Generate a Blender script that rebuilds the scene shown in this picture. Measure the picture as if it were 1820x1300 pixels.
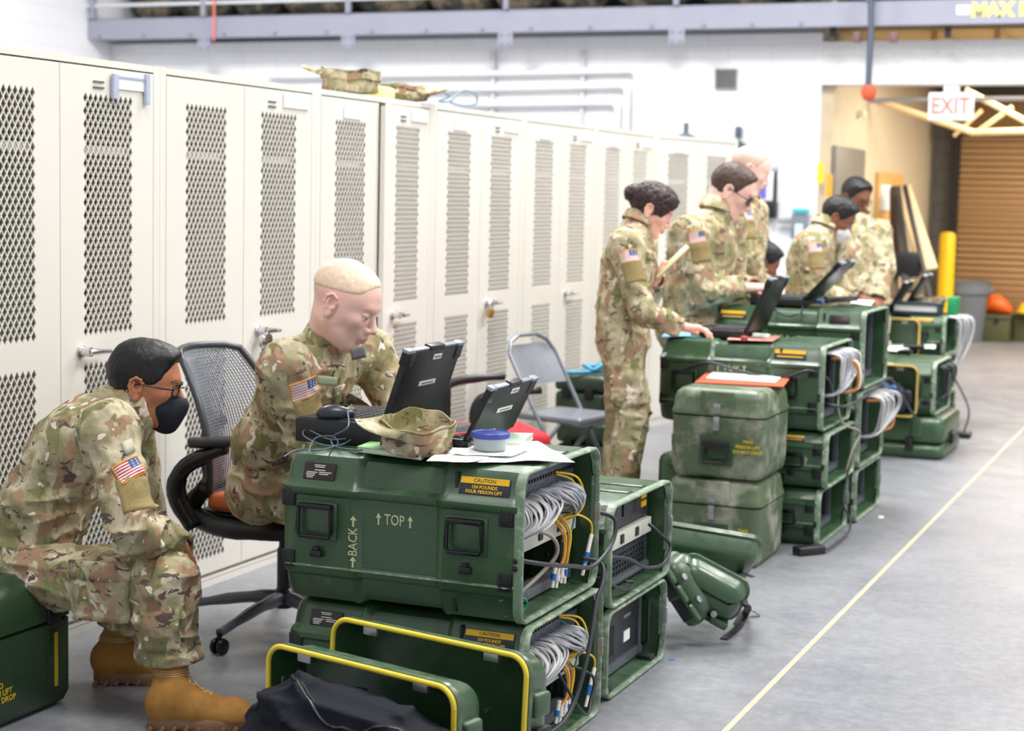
import bpy, bmesh, math, random
import numpy as np
from mathutils import Vector, Matrix, Euler
for o in list(bpy.data.objects): bpy.data.objects.remove(o, do_unlink=True)
SC = bpy.context.scene
COL = SC.collection
PI = math.pi
# ------------------------------------------------------------------ camera
FPX = 3043.6
RM = np.array([[0.9212211, -0.05850828, 0.38461469],
               [0.3884082, 0.08202409, -0.91782957],
               [0.02215296, 0.99491147, 0.09828742]])      # columns: camera right, up, back in the room's axes
CAMH = 1.57
CP = np.array([0, 0, CAMH])
cam = bpy.data.cameras.new('camera'); cam_o = bpy.data.objects.new('camera', cam); COL.objects.link(cam_o)
cam.sensor_fit = 'HORIZONTAL'; cam.sensor_width = 36; cam.lens = FPX/1820*36
cam.clip_start = 0.05; cam.clip_end = 200
M4 = Matrix.Identity(4)
for i in range(3):
    for j in range(3): M4[i][j] = RM[i][j]
    M4[i][3] = CP[i]
cam_o.matrix_world = M4
cam.dof.use_dof = True; cam.dof.focus_distance = 4.75; cam.dof.aperture_fstop = 3.6
SC.camera = cam_o
# ------------------------------------------------------------------ light
w = bpy.data.worlds.new('hall_light'); SC.world = w; w.use_nodes = True
bg = w.node_tree.nodes['Background']; bg.inputs[0].default_value = (0.93, 0.96, 1.0, 1); bg.inputs[1].default_value = 0.50
def area(name, loc, size, power, color=(1, 1, 1), rot=(0, 0, 0), sizey=None):
    l = bpy.data.lights.new(name, 'AREA'); l.energy = power; l.size = size; l.color = color
    if sizey: l.shape = 'RECTANGLE'; l.size_y = sizey
    o = bpy.data.objects.new(name, l); o.location = loc; o.rotation_euler = rot; COL.objects.link(o); return o
for (x, y, e_) in ((-1.6, 2.8, 130), (2.0, 6.5, 230), (-2.4, 8.0, 150), (0.8, 11.5, 250), (-3.2, 10.4, 230), (-8.0, 10.2, 260)):
    area('high_bay_light', (x, y, 6.2), 1.6, e_, (1.0, 0.985, 0.96))
area('store_room_light', (-1.6, 17.0, 3.0), 1.2, 115, (1.0, 0.92, 0.80), sizey=1.6)
area('store_room_light', (-0.6, 19.4, 3.0), 1.2, 115, (1.0, 0.92, 0.80), sizey=1.6)
SC.view_settings.view_transform = 'Standard'; SC.view_settings.look = 'None'
SC.view_settings.exposure = 0.47; SC.view_settings.gamma = 1; SC.view_settings.use_curve_mapping = False

# ------------------------------------------------------------------ geometry of the view, used to find places in the room
def cray(px, py): return RM @ np.array([(px-910)/FPX, -(py-650)/FPX, -1.0])
def pd(px, py, D): return CP + D*cray(px, py)                 # point at depth D
def gz(px, py, z=0.0): d = cray(px, py); return CP + d*((z-CAMH)/d[2])
def ox(px, py, x): d = cray(px, py); return CP + d*(x/d[0])
def oy(px, py, y): d = cray(px, py); return CP + d*(y/d[1])
CR = np.array([0.9214, 0.3886, 0.0])     # level direction to the right of the view
CF = np.array([-0.3886, 0.9214, 0.0])    # level direction away from the viewer
UZ = np.array([0, 0, 1.0])
def nrm(v): v = np.array(v, float); return v/np.linalg.norm(v)

# ------------------------------------------------------------------ objects
def S(c):   # sRGB 0-255 -> linear
    return tuple(((v/255)/12.92 if v/255 <= .04045 else ((v/255+.055)/1.055)**2.4) for v in c)
def tag(o, label=None, cat=None, group=None, kind=None):
    if label: o['label'] = label
    if cat: o['category'] = cat
    if group: o['group'] = group
    if kind: o['kind'] = kind
    return o
def empty(name, loc=(0, 0, 0), rz=0, label=None, cat=None, group=None, parent=None):
    o = bpy.data.objects.new(name, None); o.empty_display_size = .05; COL.objects.link(o)
    o.location = loc; o.rotation_euler = (0, 0, rz); tag(o, label, cat, group)
    if parent: o.parent = parent
    return o
def link(name, me, mat=None, parent=None, world=True, smooth=35):
    o = bpy.data.objects.new(name, me); COL.objects.link(o)
    if mat is not None:
        for m in (mat if isinstance(mat, (list, tuple)) else [mat]): me.materials.append(m)
    if smooth is not None:
        for p in me.polygons: p.use_smooth = True
        if smooth < 180: me.set_sharp_from_angle(angle=math.radians(smooth))
    if parent is not None:
        o.parent = parent
        if world: o.matrix_parent_inverse = pm(parent).inverted()
    return o
def pm(o):
    m = Matrix.Translation(o.location) @ o.rotation_euler.to_matrix().to_4x4() @ Matrix.Diagonal((*o.scale, 1))
    return (pm(o.parent) @ o.matrix_parent_inverse @ m) if o.parent else m
def copy_tree(o, parent=None):
    c = o.copy(); COL.objects.link(c)
    if parent: c.parent = parent
    for ch in list(o.children): copy_tree(ch, c)
    return c
class MB:
    """collects shapes into one mesh; T is a transform applied to all that is added"""
    def __init__(s, T=None): s.v = []; s.f = []; s.m = []; s.T = T
    def add(s, vs, fs, mi=0):
        b = len(s.v)
        if s.T is not None: vs = [s.T @ Vector(p) for p in vs]
        s.v.extend([tuple(p) for p in vs]); s.f.extend([tuple(i+b for i in f) for f in fs]); s.m.extend([mi]*len(fs))
        return s
    def box(s, c, d, rot=None, bev=0, mi=0):
        c = Vector(c); hx, hy, hz = d[0]/2, d[1]/2, d[2]/2
        R = rot if rot is not None else Matrix.Identity(3)
        if bev <= 0:
            vs = [c+R @ Vector((x*hx, y*hy, z*hz)) for x in (-1, 1) for y in (-1, 1) for z in (-1, 1)]
            return s.add(vs, [(0, 1, 3, 2), (4, 6, 7, 5), (0, 4, 5, 1), (2, 3, 7, 6), (0, 2, 6, 4), (1, 5, 7, 3)], mi)
        bm = bmesh.new(); bmesh.ops.create_cube(bm, size=1)
        for v in bm.verts: v.co = Vector((v.co.x*d[0], v.co.y*d[1], v.co.z*d[2]))
        bmesh.ops.bevel(bm, geom=list(bm.edges), offset=min(bev, .49*min(d)), segments=3 if bev > .006 else 2, profile=.5, affect='EDGES')
        bm.verts.index_update()
        vs = [c+R @ v.co for v in bm.verts]; fs = [[v.index for v in f.verts] for f in bm.faces]; bm.free()
        return s.add(vs, fs, mi)
    def tube(s, pts, r, n=8, cap=True, mi=0, smooth=0):
        P = [Vector(p) for p in pts]
        if smooth: P = spline(P, smooth)
        rs = r if isinstance(r, (list, tuple)) else [r]*len(P)
        if len(rs) != len(P): rs = [rs[min(len(rs)-1, int(round(i*(len(rs)-1)/(len(P)-1))))] for i in range(len(P))]
        t = (P[1]-P[0]).normalized(); a = Vector((0, 0, 1)) if abs(t.z) < .9 else Vector((1, 0, 0))
        u = t.cross(a).normalized(); vs = []
        for i, p in enumerate(P):
            t = (P[min(i+1, len(P)-1)]-P[max(i-1, 0)])
            t = t.normalized() if t.length > 1e-9 else Vector((0, 0, 1))
            u = (u-t*u.dot(t)); u = u.normalized() if u.length > 1e-6 else t.orthogonal().normalized()
            w_ = t.cross(u)
            for k in range(n):
                an = 2*PI*k/n; vs.append(p+(u*math.cos(an)+w_*math.sin(an))*rs[i])
        fs = [(i*n+k, i*n+(k+1) % n, (i+1)*n+(k+1) % n, (i+1)*n+k) for i in range(len(P)-1) for k in range(n)]
        if cap: fs += [tuple(range(n-1, -1, -1)), tuple((len(P)-1)*n+k for k in range(n))]
        return s.add(vs, fs, mi)
    def cyl(s, a, b, r, r2=None, n=20, mi=0): return s.tube([a, b], [r, r if r2 is None else r2], n, True, mi)
    def lathe(s, prof, c=(0, 0, 0), n=32, rot=None, mi=0, cap=True):
        c = Vector(c); R = rot if rot is not None else Matrix.Identity(3)
        vs = [c+R @ Vector((r*math.cos(2*PI*k/n), r*math.sin(2*PI*k/n), z)) for r, z in prof for k in range(n)]
        fs = [(i*n+k, i*n+(k+1) % n, (i+1)*n+(k+1) % n, (i+1)*n+k) for i in range(len(prof)-1) for k in range(n)]
        if cap: fs += [tuple(range(n-1, -1, -1)), tuple((len(prof)-1)*n+k for k in range(n))]
        return s.add(vs, fs, mi)
    def quad(s, a, b, c, d, mi=0): return s.add([a, b, c, d], [(0, 1, 2, 3)], mi)
    def rings(s, rings, closed=True, cap=True, mi=0):
        n = len(rings[0]); vs = [p for r in rings for p in r]
        fs = [(i*n+k, i*n+(k+1) % n, (i+1)*n+(k+1) % n, (i+1)*n+k) for i in range(len(rings)-1) for k in range(n if closed else n-1)]
        if cap is True: cap = (1, 1)
        if cap and cap[0]: fs.append(tuple(range(n-1, -1, -1)))
        if cap and cap[1]: fs.append(tuple((len(rings)-1)*n+k for k in range(n)))
        return s.add(vs, fs, mi)
    def prism(s, poly, h, mi=0, fn=None):
        """poly: list of 2D, extruded 0..h along third axis; fn maps (a,b,c)->3D"""
        fn = fn or (lambda a, b, c: (a, b, c)); n = len(poly)
        vs = [fn(a, b, 0) for a, b in poly]+[fn(a, b, h) for a, b in poly]
        fs = [tuple(range(n-1, -1, -1)), tuple(range(n, 2*n))]+[(k, (k+1) % n, n+(k+1) % n, n+k) for k in range(n)]
        return s.add(vs, fs, mi)
    def obj(s, name, mat=None, parent=None, world=True, smooth=35, label=None):
        me = bpy.data.meshes.new(name); me.from_pydata(s.v, [], s.f)
        if mat is not None and not isinstance(mat, (list, tuple)): mat = [mat]
        o = link(name, me, mat, parent, world, smooth)
        if any(s.m): me.polygons.foreach_set('material_index', s.m)
        bm = bmesh.new(); bm.from_mesh(me); bmesh.ops.recalc_face_normals(bm, faces=bm.faces); bm.to_mesh(me); bm.free()
        if smooth is not None and smooth < 180: me.set_sharp_from_angle(angle=math.radians(smooth))
        if label: o['label'] = label
        return o
def spline(P, k=6, closed=False):
    P = [Vector(p) for p in P]; out = []; n = len(P)
    for i in range(n if closed else n-1):
        if closed: p0, p1, p2, p3 = P[(i-1) % n], P[i], P[(i+1) % n], P[(i+2) % n]
        else: p0, p1, p2, p3 = P[max(i-1, 0)], P[i], P[i+1], P[min(i+2, n-1)]
        for j in range(k):
            t = j/k
            out.append(.5*((2*p1)+(p2-p0)*t+(2*p0-5*p1+4*p2-p3)*t*t+(3*p1-p0-3*p2+p3)*t*t*t))
    if not closed: out.append(P[-1])
    return out
def rrect(w_, h, r, n=5, cx=0, cy=0):
    out = []
    for (sx, sy, a0) in ((1, 1, 0), (-1, 1, 90), (-1, -1, 180), (1, -1, 270)):
        for i in range(n+1):
            a = math.radians(a0+90*i/n); out.append((cx+sx*(w_/2-r)+r*math.cos(a), cy+sy*(h/2-r)+r*math.sin(a)))
    return out
def text(s, size, mat, parent, origin, xdir, ydir, name='lettering', ext=.0006, world=True, align='CENTER', label=None, bold=0, xs=1.0):
    cu = bpy.data.curves.new('txt', 'FONT'); cu.body = s; cu.size = size; cu.align_x = align; cu.align_y = 'CENTER'
    cu.extrude = ext; cu.resolution_u = 2; cu.offset = bold; cu.space_line = .85
    t = bpy.data.objects.new('txt', cu); COL.objects.link(t)
    dg = bpy.context.evaluated_depsgraph_get(); me = bpy.data.meshes.new_from_object(t.evaluated_get(dg))
    bpy.data.objects.remove(t, do_unlink=True); bpy.data.curves.remove(cu)
    X = Vector(xdir).normalized(); Y = Vector(ydir).normalized(); Z = X.cross(Y)
    for v in me.vertices: v.co = Vector(origin)+X*v.co.x*xs+Y*v.co.y+Z*v.co.z
    me.materials.clear()
    o = link(name, me, mat, parent, world, None)
    if label: o['label'] = label
    return o

# ------------------------------------------------------------------ materials
class NT:
    def __init__(s, name):
        s.m = bpy.data.materials.new(name); s.m.use_nodes = True; s.t = s.m.node_tree; s.b = s.t.nodes['Principled BSDF']
        s.co = None
    def n(s, ty, **kw):
        x = s.t.nodes.new(ty)
        for k, v in kw.items():
            if k in x.inputs.keys() if hasattr(x.inputs, 'keys') else False: x.inputs[k].default_value = v
            else: setattr(x, k, v)
        return x
    def l(s, a, b): s.t.links.new(a, b)
    def coord(s):
        if s.co is None: s.co = s.n('ShaderNodeTexCoord').outputs['Object']
        return s.co
    def map(s, scale=(1, 1, 1), rot=(0, 0, 0), loc=(0, 0, 0)):
        m = s.n('ShaderNodeMapping'); m.inputs['Scale'].default_value = scale; m.inputs['Rotation'].default_value = rot
        m.inputs['Location'].default_value = loc; s.l(s.coord(), m.inputs['Vector']); return m.outputs[0]
    def noise(s, scale, detail=3, rough=.5, vec=None, dist=0):
        x = s.n('ShaderNodeTexNoise'); x.inputs['Scale'].default_value = scale; x.inputs['Detail'].default_value = detail
        x.inputs['Roughness'].default_value = rough; x.inputs['Distortion'].default_value = dist
        s.l(vec if vec is not None else s.coord(), x.inputs['Vector']); return x.outputs['Fac']
    def ramp(s, fac, stops, interp='LINEAR'):
        r = s.n('ShaderNodeValToRGB'); r.color_ramp.interpolation = interp; e = r.color_ramp.elements
        while len(e) > 1: e.remove(e[-1])
        for i, (p, c) in enumerate(stops):
            if i == 0: e[0].position = p; el = e[0]
            else: el = e.new(p)
            el.color = (*c, 1) if len(c) == 3 else c
        s.l(fac, r.inputs[0]); return r.outputs[0]
    def mix(s, fac, a, b, mode='MIX'):
        x = s.n('ShaderNodeMix'); x.data_type = 'RGBA'; x.blend_type = mode
        for sock, v in ((x.inputs[0], fac), (x.inputs[6], a), (x.inputs[7], b)):
            if isinstance(v, (int, float)): sock.default_value = v
            elif isinstance(v, tuple): sock.default_value = (*v, 1)
            else: s.l(v, sock)
        return x.outputs[2]
    def bump(s, h, strength=.3, dist=.002, chain=None):
        b = s.n('ShaderNodeBump'); b.inputs['Strength'].default_value = strength; b.inputs['Distance'].default_value = dist
        s.l(h, b.inputs['Height'])
        if chain is not None: s.l(chain, b.inputs['Normal'])
        s.l(b.outputs[0], s.b.inputs['Normal']); return b.outputs[0]
    def set(s, color=None, rough=None, metal=None, spec=None, **kw):
        def put(k, v):
            if v is None: return
            if isinstance(v, tuple): s.b.inputs[k].default_value = (*v, 1) if len(v) == 3 and k != 'Subsurface Radius' else v
            elif isinstance(v, (int, float)): s.b.inputs[k].default_value = v
            else: s.l(v, s.b.inputs[k])
        put('Base Color', color); put('Roughness', rough); put('Metallic', metal); put('Specular IOR Level', spec)
        for k, v in kw.items(): put(k.replace('_', ' '), v)
        return s.m
MATS = {}
def plain(name, rgb, rough=.5, metal=0, var=.06, scale=30, spec=None, bump=0, **kw):
    """a coloured surface with a faint mottling"""
    if name in MATS: return MATS[name]
    n = NT(name); c = S(rgb)
    f = n.noise(scale, 3)
    col = n.ramp(f, [(.3, tuple(v*(1-var) for v in c)), (.7, tuple(min(1, v*(1+var)) for v in c))])
    if bump: n.bump(n.noise(scale*6, 2), bump, .001)
    MATS[name] = n.set(col, rough, metal, spec, **kw); return MATS[name]
def emis(name, rgb, st):
    if name in MATS: return MATS[name]
    n = NT(name); MATS[name] = n.set(S(rgb), .5, 0, Emission_Color=S(rgb), Emission_Strength=st); return MATS[name]
def worn(name, base, scuff, rough=.42, scale=9, amt=.62, speck=True, bumpy=.25):
    """moulded plastic / painted shell: fine speckle, scratches and rubbed pale patches"""
    n = NT(name); b = S(base); c2 = S(scuff)
    sp = n.ramp(n.noise(420, 2, .7), [(.42, tuple(v*.82 for v in b)), (.62, tuple(min(1, v*1.25) for v in b))])
    big = n.ramp(n.noise(scale, 5, .62), [(amt, (0, 0, 0)), (amt+.16, (1, 1, 1))])
    col = n.mix(big, sp, c2)
    scr = n.ramp(n.noise(14, 6, .8, n.map((1, 1, 14), (.3, .5, .8))), [(.70, (0, 0, 0)), (.74, (.6, .6, .6))])
    col = n.mix(scr, col, tuple(min(1, v*1.6) for v in c2))
    n.bump(n.noise(500, 2), bumpy, .0006)
    MATS[name] = n.set(col, n.ramp(n.noise(20, 3), [(.3, (rough-.08,)*3), (.7, (rough+.12,)*3)]), 0, .8); return MATS[name]
GREEN = worn('olive_green_shell', (46, 77, 47), (94, 124, 94), .34, 7, .62)
GREENR = worn('rubbed_green_rim', (112, 134, 108), (176, 188, 168), .45, 26, .5)
GREEND = worn('dusty_green_shell', (74, 92, 60), (156, 156, 138), .45, 5, .50)
GREENX = worn('dark_green_shell', (38, 64, 38), (64, 92, 62), .32, 7, .66)
BLACK = plain('black_plastic', (26, 26, 28), .42, 0, .12, 60)
BLACKG = plain('glossy_black', (16, 17, 20), .2, 0)
RUBBER = plain('black_rubber', (30, 30, 32), .7)
STEEL = plain('zinc_steel', (170, 170, 172), .35, .8)
CHROME = plain('chrome', (215, 215, 220), .12, 1)
GREYRAIL = plain('grey_rail', (112, 116, 124), .4, .5)
WHITE = plain('white_paint', (238, 238, 236), .5)
PAPER = plain('white_paper', (240, 240, 238), .7, 0, .02)
YELLOW = plain('yellow_gasket', (232, 205, 60), .5)
STENCIL = plain('stencil_beige', (196, 196, 150), .6)
STENY = plain('stencil_yellow', (205, 180, 40), .6)
CAUT = plain('caution_yellow', (240, 186, 20), .45)
DECAL = plain('decal_dark', (44, 46, 58), .4)
DATA = plain('data_plate_brown', (42, 30, 28), .35)
# ================================================================== the hall
def struct(name, mb, mat, smooth=None):
    o = mb.obj(name, mat, None, True, smooth); o['kind'] = 'structure'; return o
def m_floor():
    n = NT('sealed_concrete')
    a = n.ramp(n.noise(1.3, 6, .6), [(.3, S((120, 122, 128))), (.7, S((148, 149, 154)))])
    b = n.ramp(n.noise(24, 5, .75), [(.42, (0, 0, 0)), (.75, (1, 1, 1))])
    col = n.mix(.35, a, n.mix(b, S((112, 114, 120)), S((170, 170, 172))))
    col = n.mix(n.ramp(n.noise(130, 3, .7), [(.6, (0, 0, 0)), (.75, (.4, .4, .4))]), col, S((205, 205, 205)))
    n.bump(n.noise(90, 3), .12, .001)
    return n.set(col, n.ramp(n.noise(5, 4), [(.3, (.28,)*3), (.7, (.45,)*3)]), 0)
def m_block(name, rgb, dark, bw=.40, bh=.20, st=.35):
    n = NT(name); br = n.n('ShaderNodeTexBrick'); br.inputs['Scale'].default_value = 1
    br.inputs['Brick Width'].default_value = bw; br.inputs['Row Height'].default_value = bh; br.inputs['Mortar Size'].default_value = .006
    br.inputs['Color1'].default_value = (*S(rgb), 1); br.inputs['Color2'].default_value = (*S(tuple(v*.985 for v in rgb)), 1)
    br.inputs['Mortar'].default_value = (*S(dark), 1); n.l(n.map((1, 1, 1), (PI/2, 0, 0)), br.inputs['Vector'])
    n.bump(br.outputs['Fac'], st, -.002)
    return n.set(br.outputs['Color'], .55, 0)
FLOORM = m_floor(); WALLM = m_block('painted_block_wall', (244, 244, 246), (232, 232, 236), st=.12)
CREAM = plain('cream_block_wall', (206, 190, 160), .6, 0, .03, 8)
CMU = m_block('grey_block_wall', (130, 128, 124), (105, 103, 100))
YB = 15.5
struct('floor', MB().box((0, 12, -.05), (26, 30, .1)), FLOORM)
struct('trim_1', MB().box((-1.31, 12, .001), (.02, 30, .004)), plain('floor_line_tan', (184, 174, 150), .5, 0, .1, 20))
struct('wall_left', MB().box((-11.35, 11, 3.4), (.2, 20, 6.8)), WALLM)
JX = -3.53
struct('wall_back', MB().box(((-11.25+JX)/2, YB+.15, 1.55), (JX+11.25, .3, 3.1)), WALLM)
hz0, hz1 = 2.64, 3.02
struct('trim_2', MB().box(((JX+6)/2, YB+.15, (hz0+hz1)/2), (6-JX, .3, hz1-hz0)), WHITE)
struct('trim_3', MB().box((-2.6, 20.3, 5.0), (17.3, .2, 3.2)), CREAM)
struct('wall_right', MB().box((6.1, 12, 3), (.2, 20, 6)), WALLM)
# store room behind the opening
struct('wall_store_left', MB().box((-3.5, 18.5, 1.7), (.12, 5.8, 3.4)), CREAM)
struct('wall_store_back', MB().box((1.5, 21.4, 1.7), (10, .15, 3.4)), CMU)
TAN = plain('tan_ceiling', (188, 160, 110), .6)
struct('ceiling', MB().box((1.3, 18.5, 3.2), (9.7, 5.6, .12)), TAN)
# roller door
n = NT('roller_door_tan'); wv = n.n('ShaderNodeTexWave'); wv.wave_type = 'BANDS'; wv.bands_direction = 'Z'; wv.inputs['Scale'].default_value = 4.0
n.l(n.coord(), wv.inputs['Vector']); n.bump(wv.outputs['Fac'], .6, .01)
ROLL = n.set(n.ramp(wv.outputs['Fac'], [(0, S((142, 108, 68))), (.2, S((164, 128, 86))), (1, S((170, 134, 92)))]), .5, 0)
rx0 = oy(1700, 400, 21.1)[0]
rd = empty('door_2'); rd['kind'] = 'structure'
mb = MB(); rz = []
for i in range(34):
    z = i*.073
    mb.prism([(0, 0), (-.022, .012), (-.022, .06), (0, .073)], 5.2, fn=lambda a, b, c, z=z: (rx0+.02+c, 21.06+a, z+b))
mb.obj('slat_curtain', ROLL, rd)
MB().box((rx0-.03, 21.05, 1.3), (.1, .12, 2.6)).obj('door_track', BLACK, rd)
MB().box((rx0+2.6, 21.0, 2.66), (5.3, .4, .42), bev=.02).obj('roller_housing', plain('brown_housing', (128, 98, 60), .5), rd)
# store room side door (grey) on the cream wall
dd = empty('door_1'); dd['kind'] = 'structure'
y0 = ox(1477, 400, -3.42)[1]; y1 = ox(1529, 400, -3.42)[1]
GREYD = plain('grey_steel_door', (120, 112, 100), .5)
MB().box((-3.42, (y0+y1)/2, 1.05), (.05, y1-y0, 2.1), bev=.004).obj('door_panel', GREYD, dd)
MB().box((-3.38, y0+.12, 1.0), (.06, .04, .16), bev=.008).obj('door_handle', STEEL, dd)
# roof trusses of the store room
TR = plain('tan_truss', (222, 190, 140), .6)
def member(nm, pts, r, mat, par=None): return MB().tube(pts, r, 8).obj(nm, mat, par)
tr = empty('roof_truss', (-1, 19, 2.7), label='tan painted steel roof truss under the store room ceiling', cat='roof truss')
p = [pd(1530, 165, 17.2), pd(1640, 215, 17.6), pd(1720, 240, 18)]
member('chord', [oy(1560, 180, 17.2), oy(1730, 236, 17.6)], .035, TR, tr)
member('chord', [oy(1725, 236, 17.6), oy(2300, 222, 17.6)], .035, TR, tr)
member('brace', [oy(1715, 160, 17.2), oy(1850, 230, 17.4)], .03, TR, tr)
member('brace', [oy(1735, 236, 17.7), oy(1800, 190, 17.7)], .025, TR, tr)
member('brace', [oy(1695, 242, 17.7), oy(1745, 196, 17.7)], .02, TR, tr)
for k in range(7):
    xx = -2.6+k*.55
    o = MB().box((xx, 18.5, 3.09), (.05, 5.3, .1)).obj('ceiling_joist', TR); tag(o, 'tan ceiling joist running back over the store room', 'joist', 'store room ceiling joists')
o = MB().tube([oy(1545, 180, 15.9), oy(1600, 177, 15.9), oy(2300, 172, 15.9)], .022, 10).obj('sprinkler_pipe', plain('pipe_grey', (190, 186, 184), .5)); tag(o, 'pale grey horizontal pipe passing behind the exit sign', 'pipe')
# small wall lamp in the store room
sl = empty('wall_lamp', oy(1515, 185, 16.8), label='small lit lamp under the ceiling left of the exit sign', cat='lamp')
c = oy(1507, 180, 16.8); MB().box(c, (.12, .1, .16), bev=.01).obj('lamp_housing', BLACK, sl)
c = oy(1520, 202, 16.75); MB().box(c, (.2, .12, .06), bev=.01).obj('lamp_reflector', plain('lamp_cream', (235, 228, 190), .4), sl)
c = oy(1513, 188, 16.72); MB().lathe([(.001, 0), (.03, .01), (.035, .05), (.02, .09), (.001, .1)], c, 16).obj('bulb', emis('lit_bulb', (255, 245, 190), 6), sl)
# exit sign
ex = empty('exit_sign', oy(1690, 188, 15.56), label='white hanging exit sign with pale red letters', cat='sign')
a = oy(1652, 165, 15.56); b = oy(1729, 215, 15.56); cc = (a+b)/2
MB().box(cc, (b[0]-a[0], .09, a[2]-b[2]), bev=.012).obj('sign_box', plain('sign_white', (250, 250, 250), .4), ex)
c = oy(1692, 157, 15.56); MB().box((c[0], c[1], 2.60), (.13, .08, .078)).obj('mounting_canopy', WHITE, ex)
text('EXIT', .20, plain('exit_red', (238, 132, 118), .5, 0, 0), ex, cc+np.array([0, -.047, 0]), (1, 0, 0), (0, 0, 1), bold=.004, xs=.82)
# ---------------- mezzanine along the back wall
BEAM = plain('grey_beam_paint', (156, 158, 174), .45, 0, .03, 4)
mz = empty('mezzanine', (-5, 15.1, 3.13), label='grey steel mezzanine beam with guard rail and bolts across the back wall', cat='mezzanine')
yb = 15.1
bl = oy(157, 60, yb)[0]; zb = 3.115; zt = 3.325
BY = yb
MB().box(((bl+6)/2, BY, (zb+zt)/2), (6-bl, .02, zt-zb)).box(((bl+6)/2, BY+.05, zb+.005), (6-bl, .1, .012)).box(((bl+6)/2, BY+.05, zt-.005), (6-bl, .12, .012)).box((bl, BY+.2, (zb+zt)/2), (.012, .4, zt-zb)).obj('edge_beam', BEAM, mz)
bolts = []
for pxx in (176, 254, 338, 398, 488, 580, 660, 757, 857, 943, 1048, 1157, 1250, 1336, 1423):
    c = oy(pxx, 66 if pxx < 600 else 58, yb-.02); c[2] = zb+.03
    MB().cyl((c[0], BY-.025, c[2]), (c[0], BY, c[2]), .018, n=8).obj('bolt', plain('bolt_grey', (140, 142, 158), .5), mz)
for pxx in (364, 620, 899, 1203):
    c = oy(pxx, 75, yb); mp = MB().box((c[0], BY-.012, zb-.055), (.15, .012, .15)).obj('bracket', BEAM, mz)
    for sx in (-1, 1):
        for sz in (-1, 1): MB().cyl((c[0]+sx*.04, BY-.03, zb-.065+sz*.04), (c[0]+sx*.04, BY-.01, zb-.065+sz*.04), .013, n=8).obj('bracket_bolt', plain('bolt_grey', (140, 142, 158), .5), mz)
for pxx in (168, 364, 621, 901, 1203, 1545):
    c = oy(pxx, 20, yb); MB().box((c[0], BY-.02, zt+.5), (.05, .05, 1.0), bev=.004).obj('rail_post', BEAM, mz)
MB().box(((bl+4)/2, BY-.02, zt+.135), (4-bl, .03, .035)).obj('mid_rail', plain('rail_white', (205, 208, 212), .5), mz)
MB().box(((bl+4)/2, BY-.02, zt+.95), (4-bl, .04, .04)).obj('top_rail', BEAM, mz)
MB().box(((bl+6)/2, BY+2.6, zt-.03), (6-bl, 5.1, .02)).obj('deck', BEAM, mz)
cs = oy(1727, 22, yb); text('MAX FLOOR', .16, plain('faded_yellow', (240, 224, 140), .5, 0, 0), mz, (cs[0], BY-.0125, (zb+zt)/2+.005), (1, 0, 0), (0, 0, 1), align='LEFT', bold=.01)
cs = oy(1712, 22, yb); MB().box((cs[0], BY-.013, (zb+zt)/2+.01), (.11, .006, .08), bev=.002).obj('tag_plate', WHITE, mz)
# gear stored on the mezzanine
def m_gear():
    n = NT('stored_gear_mottle'); f = n.noise(6, 5, .6)
    return n.set(n.ramp(f, [(.3, S((20, 24, 30))), (.48, S((60, 58, 50))), (.6, S((120, 106, 84))), (.75, S((40, 44, 52)))], 'LINEAR'), .7, 0)
GEAR = m_gear(); random.seed(4)
xx = bl+.15; k = 0
while xx < 3:
    wd = random.uniform(.5, .9); hh = random.uniform(.6, .95)
    bmx = MB()
    rr = []
    for i in range(9):
        t = i/8; s_ = math.sin(PI*min(.98, max(.02, t)))**.18
        rr.append([(xx+wd*t, BY+.62+.2*s_*math.copysign(abs(math.cos(a_))**.5, math.cos(a_)), zt+.02+hh/2+hh/2*s_*math.copysign(abs(math.sin(a_))**.5, math.sin(a_))*(1+.05*math.sin(3*t*6+k))) for a_ in [2*PI*q/20 for q in range(20)]])
    bmx.rings(rr); o = bmx.obj('kit_bag', GEAR, None, True, 60); tag(o, 'dark mottled kit bag stored behind the mezzanine rail', 'bag', 'kit bags on the mezzanine')
    xx += wd+.02; k += 1
o = MB().box(((bl+3)/2, BY+1.2, zt+.9), (3-bl, .04, 1.8)).obj('cage_panel', plain('cage_dark', (44, 48, 58), .6)); tag(o, 'dark cage panel behind the kit bags on the mezzanine', 'panel')
o = MB().tube([oy(381, -30, 15.0), oy(380, 72, 15.0)], .012, 8).obj('red_rope', plain('red_cord', (236, 120, 110), .6)); tag(o, 'thin red rope hanging down over the mezzanine beam', 'rope')
# sprinkler riser with red valve by the opening
rs = empty('sprinkler_riser', oy(1546, 100, 14.9), label='dark vertical pipe ending in an orange red valve by the opening', cat='pipe')
MB().tube([oy(1548, -30, 14.9), oy(1548, 60, 14.9), oy(1543, 152, 14.9)], .028, 12).obj('pipe', plain('dark_pipe', (84, 92, 108), .5), rs)
c = oy(1544, 165, 14.9); MB().lathe([(.02, .07), (.06, .05), (.07, 0), (.05, -.05), (.02, -.07)], c, 16).obj('valve', plain('valve_red', (226, 96, 66), .5), rs)
for pxx in (1524, 1588): 
    c = oy(pxx, 66, 15.0); MB().box(c, (.07, .06, .09), bev=.01).obj('clamp', plain('clamp_brown', (120, 90, 90), .5), rs)
# opening top gap track
for pxx in (1480, 1685):
    c = oy(pxx, 58, 15.2); o = MB().box(c, (.05, .04, .09)).obj('track_bracket', BLACK); tag(o, 'small dark bracket under the mezzanine beam over the opening', 'bracket', 'brackets over the opening')
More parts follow.
